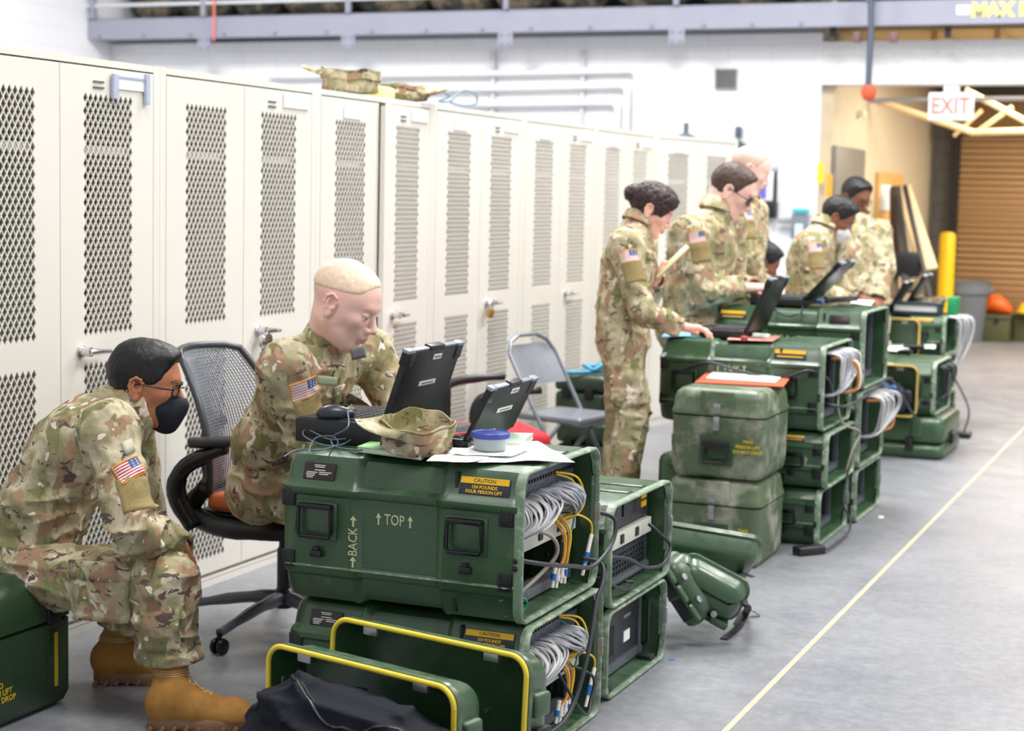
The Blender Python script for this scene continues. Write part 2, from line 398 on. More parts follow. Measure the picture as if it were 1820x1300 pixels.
# wall vent
vt = empty('wall_vent', oy(1290, 140, YB), label='square grey louvred vent in the white wall', cat='vent')
a = oy(1272, 122, YB-.02); b = oy(1310, 158, YB-.02); cc = (a+b)/2
MB().box(cc, (b[0]-a[0], .03, a[2]-b[2])).obj('frame', plain('vent_frame', (170, 168, 170), .5), vt)
mb = MB()
for i in range(9): mb.box((cc[0], cc[1]-.02, b[2]+.02+(a[2]-b[2]-.04)*i/8), ((b[0]-a[0])*.9, .012, .008))
for i in range(9): mb.box((a[0]+.02+(b[0]-a[0]-.04)*i/8, cc[1]-.017, cc[2]), (.006, .01, (a[2]-b[2])*.9))
mb.obj('louvre', plain('vent_dark', (110, 106, 106), .5), vt)
# conduits on the back wall
COND = plain('white_conduit', (236, 236, 238), .4)
def conduit(pts, r, lab):
    o = MB().tube([oy(a_, b_, YB-.06) for a_, b_ in pts], r, 10, smooth=0).obj('conduit', COND, None, True, 60); tag(o, lab, 'conduit'); return o
def bend(pts):
    out = [pts[0]]
    for i in range(1, len(pts)-1):
        a_, b_, c_ = np.array(pts[i-1], float), np.array(pts[i], float), np.array(pts[i+1], float)
        u = b_+nrm(a_-b_)*14; v = b_+nrm(c_-b_)*14
        for t in (0, .25, .5, .75, 1): out.append(tuple((1-t)**2*u+2*t*(1-t)*b_+t*t*v))
    out.append(pts[-1]); return out
conduit(bend([(480, 136), (900, 130), (1132, 125), (1130, 240)]), .035, 'topmost white conduit turning down beside the vent')
conduit(bend([(600, 160), (900, 157), (1115, 152), (1112, 235)]), .035, 'second white conduit from the top on the back wall')
conduit(bend([(700, 186), (900, 185), (1098, 182), (1096, 230)]), .035, 'lowest white conduit just above the lockers')
for pxx in (876, 1035):
    c = oy(pxx, 160, YB-.03); o = MB().box(c, (.04, .03, .75)).obj('strut_channel', plain('strut_grey', (205, 205, 208), .5)); tag(o, 'pale strut channel carrying the white conduits, %s one' % ('left' if pxx < 900 else 'right'), 'bracket')
# boxes on the white wall right of the lockers
def wallbox(nm, px0, py0, px1, py1, mat, label, cat, y=YB-.06, dep=.1, bev=.01, par=None):
    a_ = oy(px0, py0, y); b_ = oy(px1, py1, y)
    o = MB().box(((a_[0]+b_[0])/2, y, (a_[2]+b_[2])/2), (b_[0]-a_[0], dep, a_[2]-b_[2]), bev=bev).obj(nm, mat, par)
    if label: tag(o, label, cat)
    return o
hs = empty('hand_sanitizer_dispenser', oy(1365, 350, YB-.1), label='wall dispenser with purple and white front above a black tray', cat='dispenser')
wallbox('front_panel', 1350, 312, 1378, 358, plain('dispenser_white', (236, 234, 240), .4), None, None, par=hs)
wallbox('graphic', 1350, 314, 1361, 352, plain('purple_blue', (110, 106, 214), .5), None, None, y=YB-.12, dep=.006, par=hs)
wallbox('black_tray', 1352, 358, 1380, 388, BLACK, None, None, y=YB-.08, dep=.12, par=hs)
wallbox('side_pipe', 1376, 304, 1380, 358, BLACK, None, None, y=YB-.11, dep=.04, par=hs)
ew = empty('eyewash_station', oy(1420, 395, YB-.1), label='wall bracket holding a bottle under a teal cap', cat='wash station')
wallbox('teal_cap', 1411, 371, 1436, 380, plain('teal', (40, 176, 186), .5), None, None, y=YB-.12, dep=.14, par=ew)
wallbox('bracket_box', 1409, 380, 1434, 425, plain('bracket_grey', (120, 126, 136), .5), None, None, y=YB-.12, par=ew)
wallbox('bottle', 1413, 398, 1426, 428, plain('pale_bottle', (196, 226, 240), .3), None, None, y=YB-.19, dep=.05, par=ew)
wallbox('arm', 1383, 388, 1412, 398, plain('arm_grey', (150, 150, 156), .5), None, None, y=YB-.1, dep=.06, par=ew)
wallbox('warning_strip', 1454, 290, 1463, 326, plain('sign_yellow', (238, 218, 40), .5), 'narrow yellow sign on the white wall by the opening', 'sign', y=YB-.01, dep=.012, bev=0)
o = wallbox('wall_switch', 1369, 262, 1384, 300, plain('switch_grey', (214, 214, 218), .5), 'pale grey electrical box behind the bald man', 'electrical box', y=YB-.03, dep=.05)
sp = empty('wall_fitting', oy(1313, 250, YB-.1), label='dark round fitting with a stub pipe on the white wall above the bald man', cat='fitting')
wallbox('stub_pipe', 1309, 225, 1317, 245, plain('dark_pipe', (84, 92, 108), .5), None, None, par=sp)
c = oy(1313, 260, YB-.06); MB().lathe([(.02, .05), (.09, .0), (.02, -.05)], c, 16).obj('flange', plain('fitting_dark', (70, 90, 96), .5), sp)
cl = empty('ceiling_bell', oy(1218, 235, 13), label='dark bell shaped fixture showing above the last locker', cat='fixture')
c = oy(1219, 246, 13); MB().lathe([(.13, -.03), (.11, 0), (.05, .03), (.02, .04), (.02, .12)], c, 20).obj('bell', plain('bell_dark', (86, 100, 108), .4), cl)
# yellow bollard, trash can, crates, boards in the store room
bo = oy(1681, 500, 20.2); zt_ = oy(1684, 412, 20.2)[2]
o = MB().lathe([(.09, 0), (.09, zt_-.05), (.07, zt_-.01), (.001, zt_)], (bo[0], 20.2, 0), 24).obj('bollard', plain('bollard_yellow', (244, 198, 10), .45)); tag(o, 'yellow steel bollard beside the roller door', 'bollard')
tc = gz(1712, 606); tr_ = empty('trash_can', (tc[0], tc[1], 0), label='round grey plastic trash can before the roller door', cat='trash can')
hgt = oy(1712, 502, tc[1])[2]; rr_ = .265
GRC = plain('grey_plastic_can', (112, 118, 126), .5)
MB().lathe([(rr_*.8, 0), (rr_*.82, .02), (rr_*.97, hgt*.8), (rr_*.98, hgt*.82)], (tc[0], tc[1], 0), 32).obj('can_body', GRC, tr_)
MB().lathe([(rr_*.98, hgt*.8), (rr_*1.06, hgt*.82), (rr_*1.06, hgt), (rr_*1.1, hgt), (rr_*1.1, hgt+.02), (rr_*.98, hgt+.02), (rr_*.95, hgt*.83)], (tc[0], tc[1], 0), 32, cap=False).obj('rim_band', GRC, tr_)
for sx in (-1, 1): MB().box((tc[0]+sx*(rr_*1.1), tc[1], hgt*.88), (.05, .12, .05), bev=.01).obj('handle', GRC, tr_)
DKC = plain('olive_footlocker', (82, 86, 54), .6)
for i, (a_, b_, zz) in enumerate(((1745, 1798, 560), (1799, 1880, 558))):
    p0 = gz(a_, 607); p1 = gz(b_, 607); z1 = oy(a_, zz, p0[1])[2]
    o = empty('footlocker', ((p0[0]+p1[0])/2, p0[1]+.15, 0), label='olive footlocker before the roller door, %s' % ('under the orange bag' if i == 0 else 'the right one of two'), cat='box')
    MB().box(((p0[0]+p1[0])/2, p0[1]+.15, z1/2-.02), (p1[0]-p0[0]-.01, .3, z1-.04), bev=.01).obj('body', DKC, o)
    MB().box(((p0[0]+p1[0])/2, p0[1]+.15, z1-.02), (p1[0]-p0[0], .32, .05), bev=.01).obj('lid', DKC, o)
    MB().box(((p0[0]+p1[0])/2, p0[1]-.005, z1-.06), (.05, .02, .06)).obj('latch', BLACK, o)
p0 = gz(1760, 607); zf = oy(1760, 558, p0[1])[2]
mb = MB(); a_ = oy(1746, 540, p0[1]+.15); b_ = oy(1798, 555, p0[1]+.15)
rr = []
for i in range(9):
    t = i/8; s_ = max(.15, math.sin(PI*(t*.9+.05))**.4); hh = .13*(1-.35*t)
    rr.append([(a_[0]+(b_[0]-a_[0])*t, p0[1]+.15+.12*s_*math.cos(q), zf+hh*s_+hh*s_*math.sin(q)*(1+.1*math.sin(2*q+i))) for q in [2*PI*j/14 for j in range(14)]])
mb.rings(rr); o = mb.obj('orange_bag', plain('bright_orange', (250, 104, 30), .5, 0, .1, 12), None, True, 70); tag(o, 'bright orange bag lying on the left footlocker', 'bag')
c = oy(1822, 550, p0[1]+.1); o = MB().lathe([(.001, .12), (.06, .1), (.09, .04), (.1, 0)], (c[0], c[1], oy(1822, 558, p0[1])[2]+.005), 16).obj('hard_hat', plain('hat_yellow', (240, 190, 20), .4)); tag(o, 'yellow hard hat at the right edge of the picture', 'hat')
# boards leaning by the cream wall
BOARD = plain('pale_wood', (224, 196, 152), .6, 0, .06, 12); DBR = plain('dark_board', (48, 40, 34), .6)
def board(p0, p1, wd, th, mat, lab, D=18.0, name='board'):
    a_ = pd(p0[0], p0[1], D); b_ = pd(p1[0], p1[1], D-.5); d = nrm(b_-a_); s_ = nrm(np.cross(d, CF)); n_ = np.cross(d, s_)
    R = Matrix((d, s_, n_)).transposed(); o = MB().box((a_+b_)/2, (np.linalg.norm(b_-a_), wd, th), rot=R, bev=.01).obj(name, mat); tag(o, lab, 'board'); return o
board((1603, 332), (1652, 480), .17, .04, BOARD, 'pale wooden board leaning rightmost by the cream wall', 17.7)
board((1592, 332), (1614, 520), .10, .05, DBR, 'dark frame leg leaning between the boards', 17.6)
board((1608, 330), (1660, 560), .05, .05, BLACK, 'thin black bar leaning across the boards', 17.4)
board((1588, 335), (1590, 530), .08, .05, plain('brown_board', (96, 76, 56), .6), 'brown upright board leaning leftmost by the cream wall', 17.7)
c = pd(1606, 470, 17.2); o = MB().box(c, (.34, .1, .25), bev=.03).obj('folding_mechanism', BLACK); tag(o, 'black folded mechanism hanging low on the leaning frame', 'frame')
yy = ox(1575, 320, -3.42)[1]
pi_ = empty('notice_board', (-3.42, yy, 1.6), label='tan notice board with white sheets on the cream wall', cat='notice board')
for (a_, b_, c_, d_, mt, nm) in ((1560, 306, 1598, 440, plain('cork', (214, 166, 96), .7), 'panel'), (1562, 328, 1576, 374, PAPER, 'sheet'), (1562, 392, 1574, 420, PAPER, 'sheet')):
    q0 = ox(a_, b_, -3.42); q1 = ox(c_, d_, -3.42)
    MB().box((-3.42+(.02 if nm == 'sheet' else 0), (q0[1]+q1[1])/2, (q0[2]+q1[2])/2), (.03, abs(q1[1]-q0[1]), abs(q0[2]-q1[2]))).obj(nm, mt, pi_)
o = tag(MB().box(ox(1474, 330, -3.38), (.02, .16, .2)).obj('wall_sign', plain('sign_orange', (240, 170, 40), .5)), 'small orange sign beside the far soldier', 'sign')
o.location = (0, 0, 0)

# ================================================================== lockers
LOCK = plain('locker_cream', (226, 222, 213), .42, 0, .02, 3)
LX = -3.674; PITCH = 1.169; LY0 = 4.191; LZ = 2.016
def locker_door(mb, y0, y1, x=0, z0=.03, z1=1.985):
    """sheet door with two panels of diamond openings, plane x, thickness .02"""
    ym = (y0+y1)/2; w_ = .029; h_ = .0449; N = 10
    ya = ym-N*w_/2; yb_ = ya+N*w_
    spans = [(.108, .108+19*h_, 19), (1.045, 1.045+19*h_, 19)]
    def q(a, b, c, d): mb.quad((x, a, b), (x, c, b), (x, c, d), (x, a, d))
    q(y0, z0, ya, z1); q(yb_, z0, y1, z1); zc = z0
    for (za, zb_, M_) in spans:
        q(ya, zc, yb_, za); zc = zb_
        def cell(cy, cz):
            o_ = [(cy-w_/2, cz), (cy, cz-h_/2), (cy+w_/2, cz), (cy, cz+h_/2)]
            k = .86; i_ = [(cy+(a-cy)*k, cz+(b-cz)*(k+.02)) for a, b in o_]
            vs = [(x, a, b) for a, b in o_]+[(x, a, b) for a, b in i_]+[(x-.006, a, b) for a, b in i_]
            mb.add(vs, [(k_, (k_+1) % 4, 4+(k_+1) % 4, 4+k_) for k_ in range(4)]+[(4+k_, 4+(k_+1) % 4, 8+(k_+1) % 4, 8+k_) for k_ in range(4)])
        for i in range(N):
            for j in range(M_): cell(ya+(i+.5)*w_, za+(j+.5)*h_)
        for i in range(1, N):
            for j in range(1, M_): cell(ya+i*w_, za+j*h_)
        for i in range(N):
            cy = ya+(i+.5)*w_
            mb.add([(x, cy-w_/2, za), (x, cy+w_/2, za), (x, cy, za)], [])
        for i in range(N):      # solid half cells at the edges
            for zz, sg in ((za, 1), (zb_, -1)):
                c1 = ya+i*w_; mb.add([(x, c1, zz), (x, c1+w_, zz), (x, c1+w_/2, zz)], [])
        for i in range(0, N+1):
            for zz, sg in ((za, 1), (zb_, -1)):
                cy = ya+i*w_; l_ = max(ya, cy-w_/2); r_ = min(yb_, cy+w_/2)
                mb.add([(x, l_, zz), (x, r_, zz), (x, cy, zz+sg*h_/2)], [(0, 1, 2)])
        for j in range(1, M_):
            for yy_, sg in ((ya, 1), (yb_, -1)):
                cz = za+j*h_; mb.add([(x, yy_, cz-h_/2), (x, yy_, cz+h_/2), (x, yy_+sg*w_/2, cz)], [(0, 1, 2)])
    q(ya, zc, yb_, z1)
    # returns and back edges
    mb.box((x-.012, (y0+y1)/2, z0+.006), (.022, y1-y0, .012)); mb.box((x-.012, (y0+y1)/2, z1-.006), (.022, y1-y0, .012))
    mb.box((x-.012, y0+.006, (z0+z1)/2), (.022, .012, z1-z0)); mb.box((x-.012, y1-.006, (z0+z1)/2), (.022, .012, z1-z0))
door_mesh = None
def make_locker(loc, label, ajar=0, rz=0, handle=True, pad=False, signs=(1, 1), single=False, contents=None):
    """local: front on x=0, runs y 0..PITCH, depth towards -x"""
    global door_mesh
    t = empty('storage_locker', loc, rz, label, 'locker', 'cream mesh door lockers in a row')
    P_ = PITCH; D_ = .61; y0 = .041; ym = .041+.5435; y1 = ym+.5435
    b = MB()
    b.box((-D_/2-.002, .009, LZ/2), (D_-.008, .010, LZ-.01)).box((-D_/2-.002, P_-.009, LZ/2), (D_-.008, .010, LZ-.01)).box((-D_+.006, P_/2, LZ/2), (.010, P_-.03, LZ-.02))
    b.box((-D_/2-.004, P_/2, LZ-.008), (D_-.012, P_-.004, .010)).box((-D_/2, P_/2, .05), (D_, P_, .012))
    b.box((-.01, .02, LZ/2), (.02, .0385, LZ)).box((-.01, P_-.02, LZ/2), (.02, .0385, LZ)).box((-.0105, P_/2, LZ-.0135), (.019, P_-.076, .023)).box((-.01, P_/2, .014), (.02, P_-.078, .027))
    b.box((-D_/2, ym, LZ/2), (D_-.06, .01, LZ-.1))
    b.obj('cabinet', LOCK, t, False, None)
    sh = MB().box((-D_/2, P_/2, 1.70), (D_-.05, P_-.04, .028)).obj('shelf', LOCK, t, False, None)
    if door_mesh is None:
        m_ = MB(); locker_door(m_, 0, .5405); tmp = m_.obj('door', LOCK, None, True, None); door_mesh = tmp.data
        bm = bmesh.new(); bm.from_mesh(door_mesh); bmesh.ops.remove_doubles(bm, verts=bm.verts, dist=1e-5); bm.to_mesh(bm_ := door_mesh); bm.free()
        bpy.data.objects.remove(tmp, do_unlink=True)
    for k in range(2):
        d = bpy.data.objects.new('door', door_mesh); COL.objects.link(d); d.parent = t
        if k == 0: d.location = (.0, y0+.0015, 0); d.rotation_euler = (0, 0, 0)
        else:
            d.location = (.0, ym+.0015, 0)
            if ajar:
                d.location = (.0, y1-.0015, 0); a = math.radians(ajar); d.rotation_euler = (0, 0, a)
                d.location = (.5405*math.sin(a), y1-.5405*math.cos(a), 0)
        if k == 1 and handle:
            g = MB(); g.cyl((0, .11, 1.0), (.045, .11, 1.0), .016, n=16).lathe([(.022, 0), (.024, .006), (.018, .012)], (.0, .11, 1.0), 16, rot=Matrix.Rotation(PI/2, 3, 'Y'))
            g.tube([(.045, .10, 1.0), (.05, .14, 1.0), (.045, .19, .997), (.04, .225, .995)], [.012, .011, .009, .008], 10)
            g.obj('handle', CHROME, d, False, 50)
        if signs[k]:
            yy_ = (.30, .505) if k == 1 else (.20, .36)
            if k == 1:
                MB().box((.004, (yy_[0]+yy_[1])/2, 1.945), (.006, yy_[1]-yy_[0], .055)).obj('name_card', PAPER, d, False, None)
                MB().box((.003, .21, 1.935), (.004, .06, .006)).box((.003, .21, 1.915), (.004, .06, .006)).obj('louvre_slot', plain('slot_grey', (96, 98, 100), .5), d, False, None)
            else: MB().box((.004, .28, 1.925), (.004, .16, .05)).obj('name_card', PAPER, d, False, None)
    return t
descr = ['cream metal locker farthest left, behind the masked soldier, with a clipped name holder',
         'cream metal locker second from the left, behind the mesh office chair',
         'cream metal locker third from the left, right door ajar beside the blond man',
         'cream metal locker with a brass padlock, fourth from the left',
         'cream metal locker fifth from the left, behind the folding chair',
         'cream metal locker sixth from the left, behind the woman']
lockers = []
for k in range(6):
    t = make_locker((LX, LY0+k*PITCH, 0), descr[k], ajar=(3.2 if k == 2 else 0), signs=((0, 1) if k < 2 else (1, 1)))
    lockers.append(t)
lk = make_locker((LX, LY0+6*PITCH+.01, 0), 'cream metal locker at the far end, turned slightly towards the room', rz=-math.radians(13), signs=(1, 0))
# name holder clip on first locker
nh = MB().box((LX+.012, 5.07, 1.925), (.012, .03, .085)).box((LX+.012, 5.262, 1.925), (.012, .022, .11)).box((LX+.009, 5.166, 1.96), (.004, .2, .008)).obj('name_holder', plain('holder_blue_grey', (176, 184, 206), .4), lockers[0])
for k in range(4):  # dark fillers added behind the door mesh, standing in for the lockers' inner shade
    for j in range(2):
        yy_ = LY0+k*PITCH+.31+.55*j
        f_ = None; m_ = MB(); rr = []
        for i in range(12):
            z_ = .10+1.52*i/11; q_ = .9+.1*math.sin(i*1.7+k+2*j); rr.append([(LX-.30+.17*q_*math.cos(a_), yy_+.20*q_*math.sin(a_)*(1+.06*math.sin(4*a_+i)), z_) for a_ in [2*PI*u_/18 for u_ in range(18)]])
        m_.rings(rr); o = m_.obj('shade_filler', plain('locker_shade_dark', (30, 38, 34), .9), None, True, 60); tag(o, 'dark filler added as shade behind the %s door mesh of the %s locker from the left' % (('left', 'right')[j], ('first', 'second', 'third', 'fourth')[k]), 'shade filler', 'dark shade fillers inside the lockers')
# padlocks
def padlock(loc, mat, sc, label):
    e = empty('padlock', loc, label=label, cat='padlock'); x, y, z = loc
    MB().box((x, y, z-.03*sc), (.02*sc, .045*sc, .04*sc), bev=.005).obj('lock_body', mat, e)
    MB().tube([(x, y-.015*sc, z-.015*sc), (x, y-.015*sc, z+.012*sc), (x, y, z+.025*sc), (x, y+.015*sc, z+.012*sc), (x, y+.015*sc, z-.015*sc)], .004*sc, 8, smooth=4).obj('shackle', CHROME, e)
p = ox(474, 606, LX+.05)
e = empty('padlock', tuple(p), label='round chrome disc padlock hanging from the locker behind the office chair', cat='padlock')
MB().lathe([(.001, -.012), (.032, -.01), (.036, 0), (.032, .01), (.001, .012)], tuple(p), 24, rot=Matrix.Rotation(PI/2, 3, 'Y')).obj('disc', CHROME, e)
p = ox(872, 545, LX+.045); padlock(tuple(p), plain('brass', (196, 160, 84), .3, .9), 1.2, 'brass padlock on the fourth locker')
# caps, cord on lockers top handled with props
# ================================================================== rack cases
def rack_profile(Wy, H, off, zoff=0):
    """closed loop of (y,z) for a case Wy wide, H high; off pulls the faces inward"""
    f = [(.075, 0.0), (.048, .006), (.03, .035), (.022, .075), (.006, .085), (.0, .10), (.0, .107), (.004, .112),
         (.004, H*.72), (.0, H*.725), (-.004, H*.74), (-.004, H*.775), (.004, H*.79), (.022, H*.83), (.034, H*.92), (.050, H*.975), (.085, H)]
    loop = [(a+off, b) for a, b in f]
    back = [(Wy-a-off, b) for a, b in f[::-1]]
    out = []
    for y, z in loop+back:
        z2 = z
        if z < .09: z2 = z+off*.6*(1 if z < .05 else 0)
        if z > H*.8: z2 = z-off*.6
        out.append((y, z2))
    return out
def text_lines(par, lines, size, mat, org, xd, yd, name, dz, **kw):
    for i, s_ in enumerate(lines):
        o_ = np.array(org)-np.array(yd)*dz*i
        text(s_, size, mat, par, o_, xd, yd, name=name, **kw)
def lean_dir(H):   # direction and position on the sloping shoulder above the front ridge
    a = np.array([.022, H*.83]); b = np.array([.034, H*.92]); return (b-a)/np.linalg.norm(b-a), (a+b)/2
def caution(par, x, y0, z0, H, wd=.105, words=True):
    d, c = lean_dir(H); yd = np.array([0, d[0], d[1]]); nrmv = np.array([0, -d[1], d[0]])
    c3 = np.array([x, y0+c[0], z0+c[1]])+nrmv*.003; hgt = H*.115
    R = Matrix(((1, 0, 0), tuple(yd), tuple(nrmv*-1))).transposed()
    o = MB().box(c3, (wd, hgt, .003), rot=R, bev=.001).obj('caution_label', DECAL, par)
    MB().box(c3+yd*hgt*.30+nrmv*.0012, (wd*.96, hgt*.36, .003), rot=R).obj('yellow_band', CAUT, o)
    if words:
        text('CAUTION', hgt*.30, DECAL, o, c3+yd*hgt*.30+nrmv*.0032, (1, 0, 0), yd, ext=.0003)
        text('154 POUNDS', hgt*.27, CAUT, o, c3-yd*hgt*.07+nrmv*.002, (1, 0, 0), yd, ext=.0003, bold=.0003)
        text('FOUR PERSON LIFT', hgt*.255, CAUT, o, c3-yd*hgt*.33+nrmv*.002, (1, 0, 0), yd, ext=.0003, bold=.0003)
    else: MB().box(c3-yd*hgt*.2+nrmv*.0012, (wd*.8, hgt*.12, .003), rot=R).obj('yellow_line', CAUT, o)
def dataplate(par, x, y0, z0, H, wd=.075, words=True):
    d, c = lean_dir(H); yd = np.array([0, d[0], d[1]]); nv = np.array([0, -d[1], d[0]]); hgt = H*.115
    c3 = np.array([x, y0+c[0], z0+c[1]])+nv*.003; R = Matrix(((1, 0, 0), tuple(yd), tuple(-nv))).transposed()
    o = MB().box(c3, (wd, hgt, .003), rot=R, bev=.001).obj('data_plate', DATA, par)
    if words:
        W_ = plain('plate_white', (225, 222, 215), .5, 0, 0)
        for k, (dx, dy, l_) in enumerate(((0, .34, .35), (0, .24, .3), (.02, .06, .34), (-.22, -.08, .34), (.2, -.06, .4), (-.26, -.18, .3), (.16, -.17, .3), (-.26, -.28, .25), (-.28, -.38, .2))):
            MB().box(c3+np.array([1, 0, 0])*wd*dx+yd*hgt*dy+nv*.002, (wd*l_, hgt*.045, .001), rot=R).obj('print_line', W_, o, True, None)
def rim_ring(x, y0, y1, z0, z1, r=.045, th=.011, dep=.022):
    mb = MB(); rings = []
    for (dx, ins) in ((0, 0), (dep, 0), (dep+.004, .004), (dep+.004, th-.003), (dep-.002, th), (0, th)):
        rings.append([(x+dx, a, b) for a, b in rrect(y1-y0-2*ins, z1-z0-2*ins, max(.004, r-ins), 6, (y0+y1)/2, (z0+z1)/2)])
    mb.rings(rings+[rings[0]], cap=False); return mb
def handle_set(par, x, yf, z, w_=.115, h_=.10, k=1):
    """recess plate, bail handle"""
    MB().box((x, yf+.001, z+.002), (w_*1.10, .006, h_*1.12), bev=.003).obj('handle_recess', GREEN, par)
    h = MB().box((x, yf-.012, z+h_*.47), (w_*.96, .024, .016), bev=.006).tube([(x-w_*.44, yf-.016, z+h_*.42), (x-w_*.46, yf-.018, z-h_*.3), (x-w_*.40, yf-.018, z-h_*.44), (x+w_*.40, yf-.018, z-h_*.44), (x+w_*.46, yf-.018, z-h_*.3), (x+w_*.44, yf-.016, z+h_*.42)], .0062, 8)
    h.obj('handle', BLACKG, par)
def plate4(par, x, y, z, s_, nm='hinge_plate', ax='y'):
    m_ = MB().box((x, y, z), (s_*.82, .008, s_) if ax == 'y' else (.008, s_*.82, s_), bev=.002)
    for a in (-1, 1):
        for b in (-1, 1): m_.cyl((x+a*s_*.24, y-.006, z+b*s_*.32), (x+a*s_*.24, y, z+b*s_*.32), .0035, n=8)
    m_.obj(nm, BLACK, par)
def rack_case(x0, x1, y0, y1, z0, z1, label, top='', back=False, caut=None, data=None, handles=2, hz=.5, words=True, detail=2, group='green rack cases in stacks', closed=False, rails=True):
    H = z1-z0; L = x1-x0; Wy = y1-y0
    e = empty('rack_case', (x0, y0, z0), label=label, cat='case', group=group)
    b = MB(); R_ = []
    hs = [(0, .045), (.008, .02), (.025, .006), (.05, .0), (.30*L, .0), (.315*L, -.004), (.33*L, .0), (.35*L, .014), (.66*L, .014), (.68*L, .0), (.695*L, -.004), (.71*L, 0), (L-.03, 0), (L-.012, .004), (L-.002, .010)]
    for dx, off in hs: R_.append([(x0+dx, y0+a, z0+c) for a, c in rack_profile(Wy, H, off)])
    # inner walls going back in
    n_ = len(R_[0])
    def inner(x): return [(x, min(max(a, y0+.026), y1-.026), min(max(c, z0+.018), z1-.018)) for (_, a, c) in R_[-3]]
    R_.append([(x1-.002, a+(.006 if a < (y0+y1)/2 else -.006), c+(.004 if c < (z0+z1)/2 else -.004)) for (_, a, c) in R_[-1]])
    R_.append([(x1-.01, a, c) for (_, a, c) in inner(0)]); R_.append([(x0+.06, a, c) for (_, a, c) in inner(0)])
    b.rings(R_, cap=True); b.obj('shell', GREEN, e, smooth=32)
    rim_ring(x1-.016, y0+.002, y1-.002, z0+.002, z1-.002, r=.05).obj('rim', GREENR, e, smooth=50)
    # seam line, rubbed
    MB().box(((x0+x1)/2, y0+.0005, z0+.108), (L-.05, .006, .0035)).obj('seam_strip', GREENR, e)
    if detail >= 1:
        yf = y0
        zf = z0+H*hz
        for fx in ([.17, .79] if handles == 2 else [.79]): handle_set(e, x0+L*fx, yf, zf, .115, min(.095, H*.24))
        for fx in (.045, .945):
            for fz in (.70, .285): plate4(e, x0+L*fx, yf+.002, z0+H*fz, .05)
        for fx in (.17, .79): MB().box((x0+L*fx, yf-.004, zf-min(.095, H*.24)*.98), (.036, .014, .02), bev=.003).box((x0+L*fx, yf-.006, zf-min(.095, H*.24)*.82), (.02, .012, .012), bev=.003).obj('latch_key', BLACK, e)
        # top ribs
        for k in range(2):
            yy = y0+Wy*(.42+.22*k); MB().box((x0+L*.84, yy, z1-.001), (.2, .05, .012), bev=.005).obj('top_rib', GREEN, e)
        for fx in (.72, .90): MB().box((x0+L*fx, y0+.04, z0+H*.865), (.012, .012, H*.13), rot=Matrix.Rotation(-.12, 3, 'X'), bev=.005).obj('shoulder_rib', GREEN, e)
        for fx in (.07, .26): MB().box((x0+L*fx, y0+.04, z0+H*.865), (.012, .012, H*.13), rot=Matrix.Rotation(-.12, 3, 'X'), bev=.005).obj('shoulder_rib', GREEN, e)
    if top:
        fx, fz, sz = top
        text('TOP', sz, STENCIL, e, (x0+L*fx, y0+.0172-.0142*(0 if .35 < fx < .66 else 1), z0+H*fz), (1, 0, 0), (0, 0, 1), 'stencil_top', xs=.74)
        for sx in (-1, 1):
            ax = x0+L*fx+sx*sz*1.12; yy = y0+.0168-.0142*(0 if .35 < fx < .66 else 1); zz = z0+H*fz
            MB().add([(ax-sz*.06, yy, zz-sz*.36), (ax+sz*.06, yy, zz-sz*.36), (ax+sz*.06, yy, zz+sz*.1), (ax+sz*.2, yy, zz+sz*.1), (ax, yy, zz+sz*.42), (ax-sz*.2, yy, zz+sz*.1), (ax-sz*.06, yy, zz+sz*.1)], [(0, 1, 2, 3, 4, 5, 6)]).obj('stencil_arrow', STENCIL, e, True, None)
    if back:
        ax = x0+L*.325; zc = z0+H*.44; sz = .040
        text('BACK', sz, STENCIL, e, (ax, y0-.0002, zc), (0, 0, 1), (-1, 0, 0), 'stencil_back', xs=.78)
        for sg in (-1, 1):
            cz = zc+sg*sz*1.45; yy = y0-.0006
            MB().add([(ax-sz*.36, yy, cz-sz*.05), (ax-sz*.36, yy, cz+sz*.05)], [])
            MB().add([(ax-.003, yy, cz-sz*.36), (ax+.003, yy, cz-sz*.36), (ax+.003, yy, cz+sz*.1), (ax+.011, yy, cz+sz*.1), (ax, yy, cz+sz*.42), (ax-.011, yy, cz+sz*.1), (ax-.003, yy, cz+sz*.1)], [(0, 1, 2, 3, 4, 5, 6)]).obj('stencil_arrow', STENCIL, e, True, None)
    if caut is not None: caution(e, x0+L*caut, y0, z0, H, words=words, wd=.15 if caut > .5 else .13)
    if data is not None: dataplate(e, x0+L*data, y0, z0, H, words=words, wd=.10)
    if rails:
        yl, yr = y0+.065, y1-.065; xr = x1-.075
        for yy in (yl, yr):
            m_ = MB().box((xr, yy, (z0+z1)/2), (.02, .028, H-.06)).box((xr-.02, yy+(.014 if yy < (y0+y1)/2 else -.014)*-1, (z0+z1)/2), (.04, .004, H-.06))
            for q in range(int((H-.1)/.03)): m_.cyl((xr+.009, yy, z0+.06+q*.03), (xr+.012, yy, z0+.06+q*.03), .0035, n=6)
            m_.obj('rack_post', GREYRAIL, e)
        MB().box((xr-.01, (y0+y1)/2, z0+.042), (.05, Wy-.1, .03)).obj('floor_rail', GREYRAIL, e)
        MB().box((xr-.01, (y0+y1)/2, z1-.035), (.03, Wy-.1, .02)).obj('top_bar', GREYRAIL, e)
        MB().box((x1-.2, (y0+y1)/2, (z0+z1)/2), (.01, Wy-.05, H-.04)).obj('inner_back', BLACK, e)
    for zz in (.43, .38): MB().lathe([(.001, -.006), (.006, -.005), (.008, 0)], (x1-.012, y0+.001, z0+H*zz), 10, rot=Matrix.Rotation(-PI/2, 3, 'X')).obj('rivet', BLACK, e)
    MB().box((x1-.01, y1-.012, z0+H*.53), (.05, .006, .055), bev=.002).obj('strike_plate', STEEL, e)
    return e
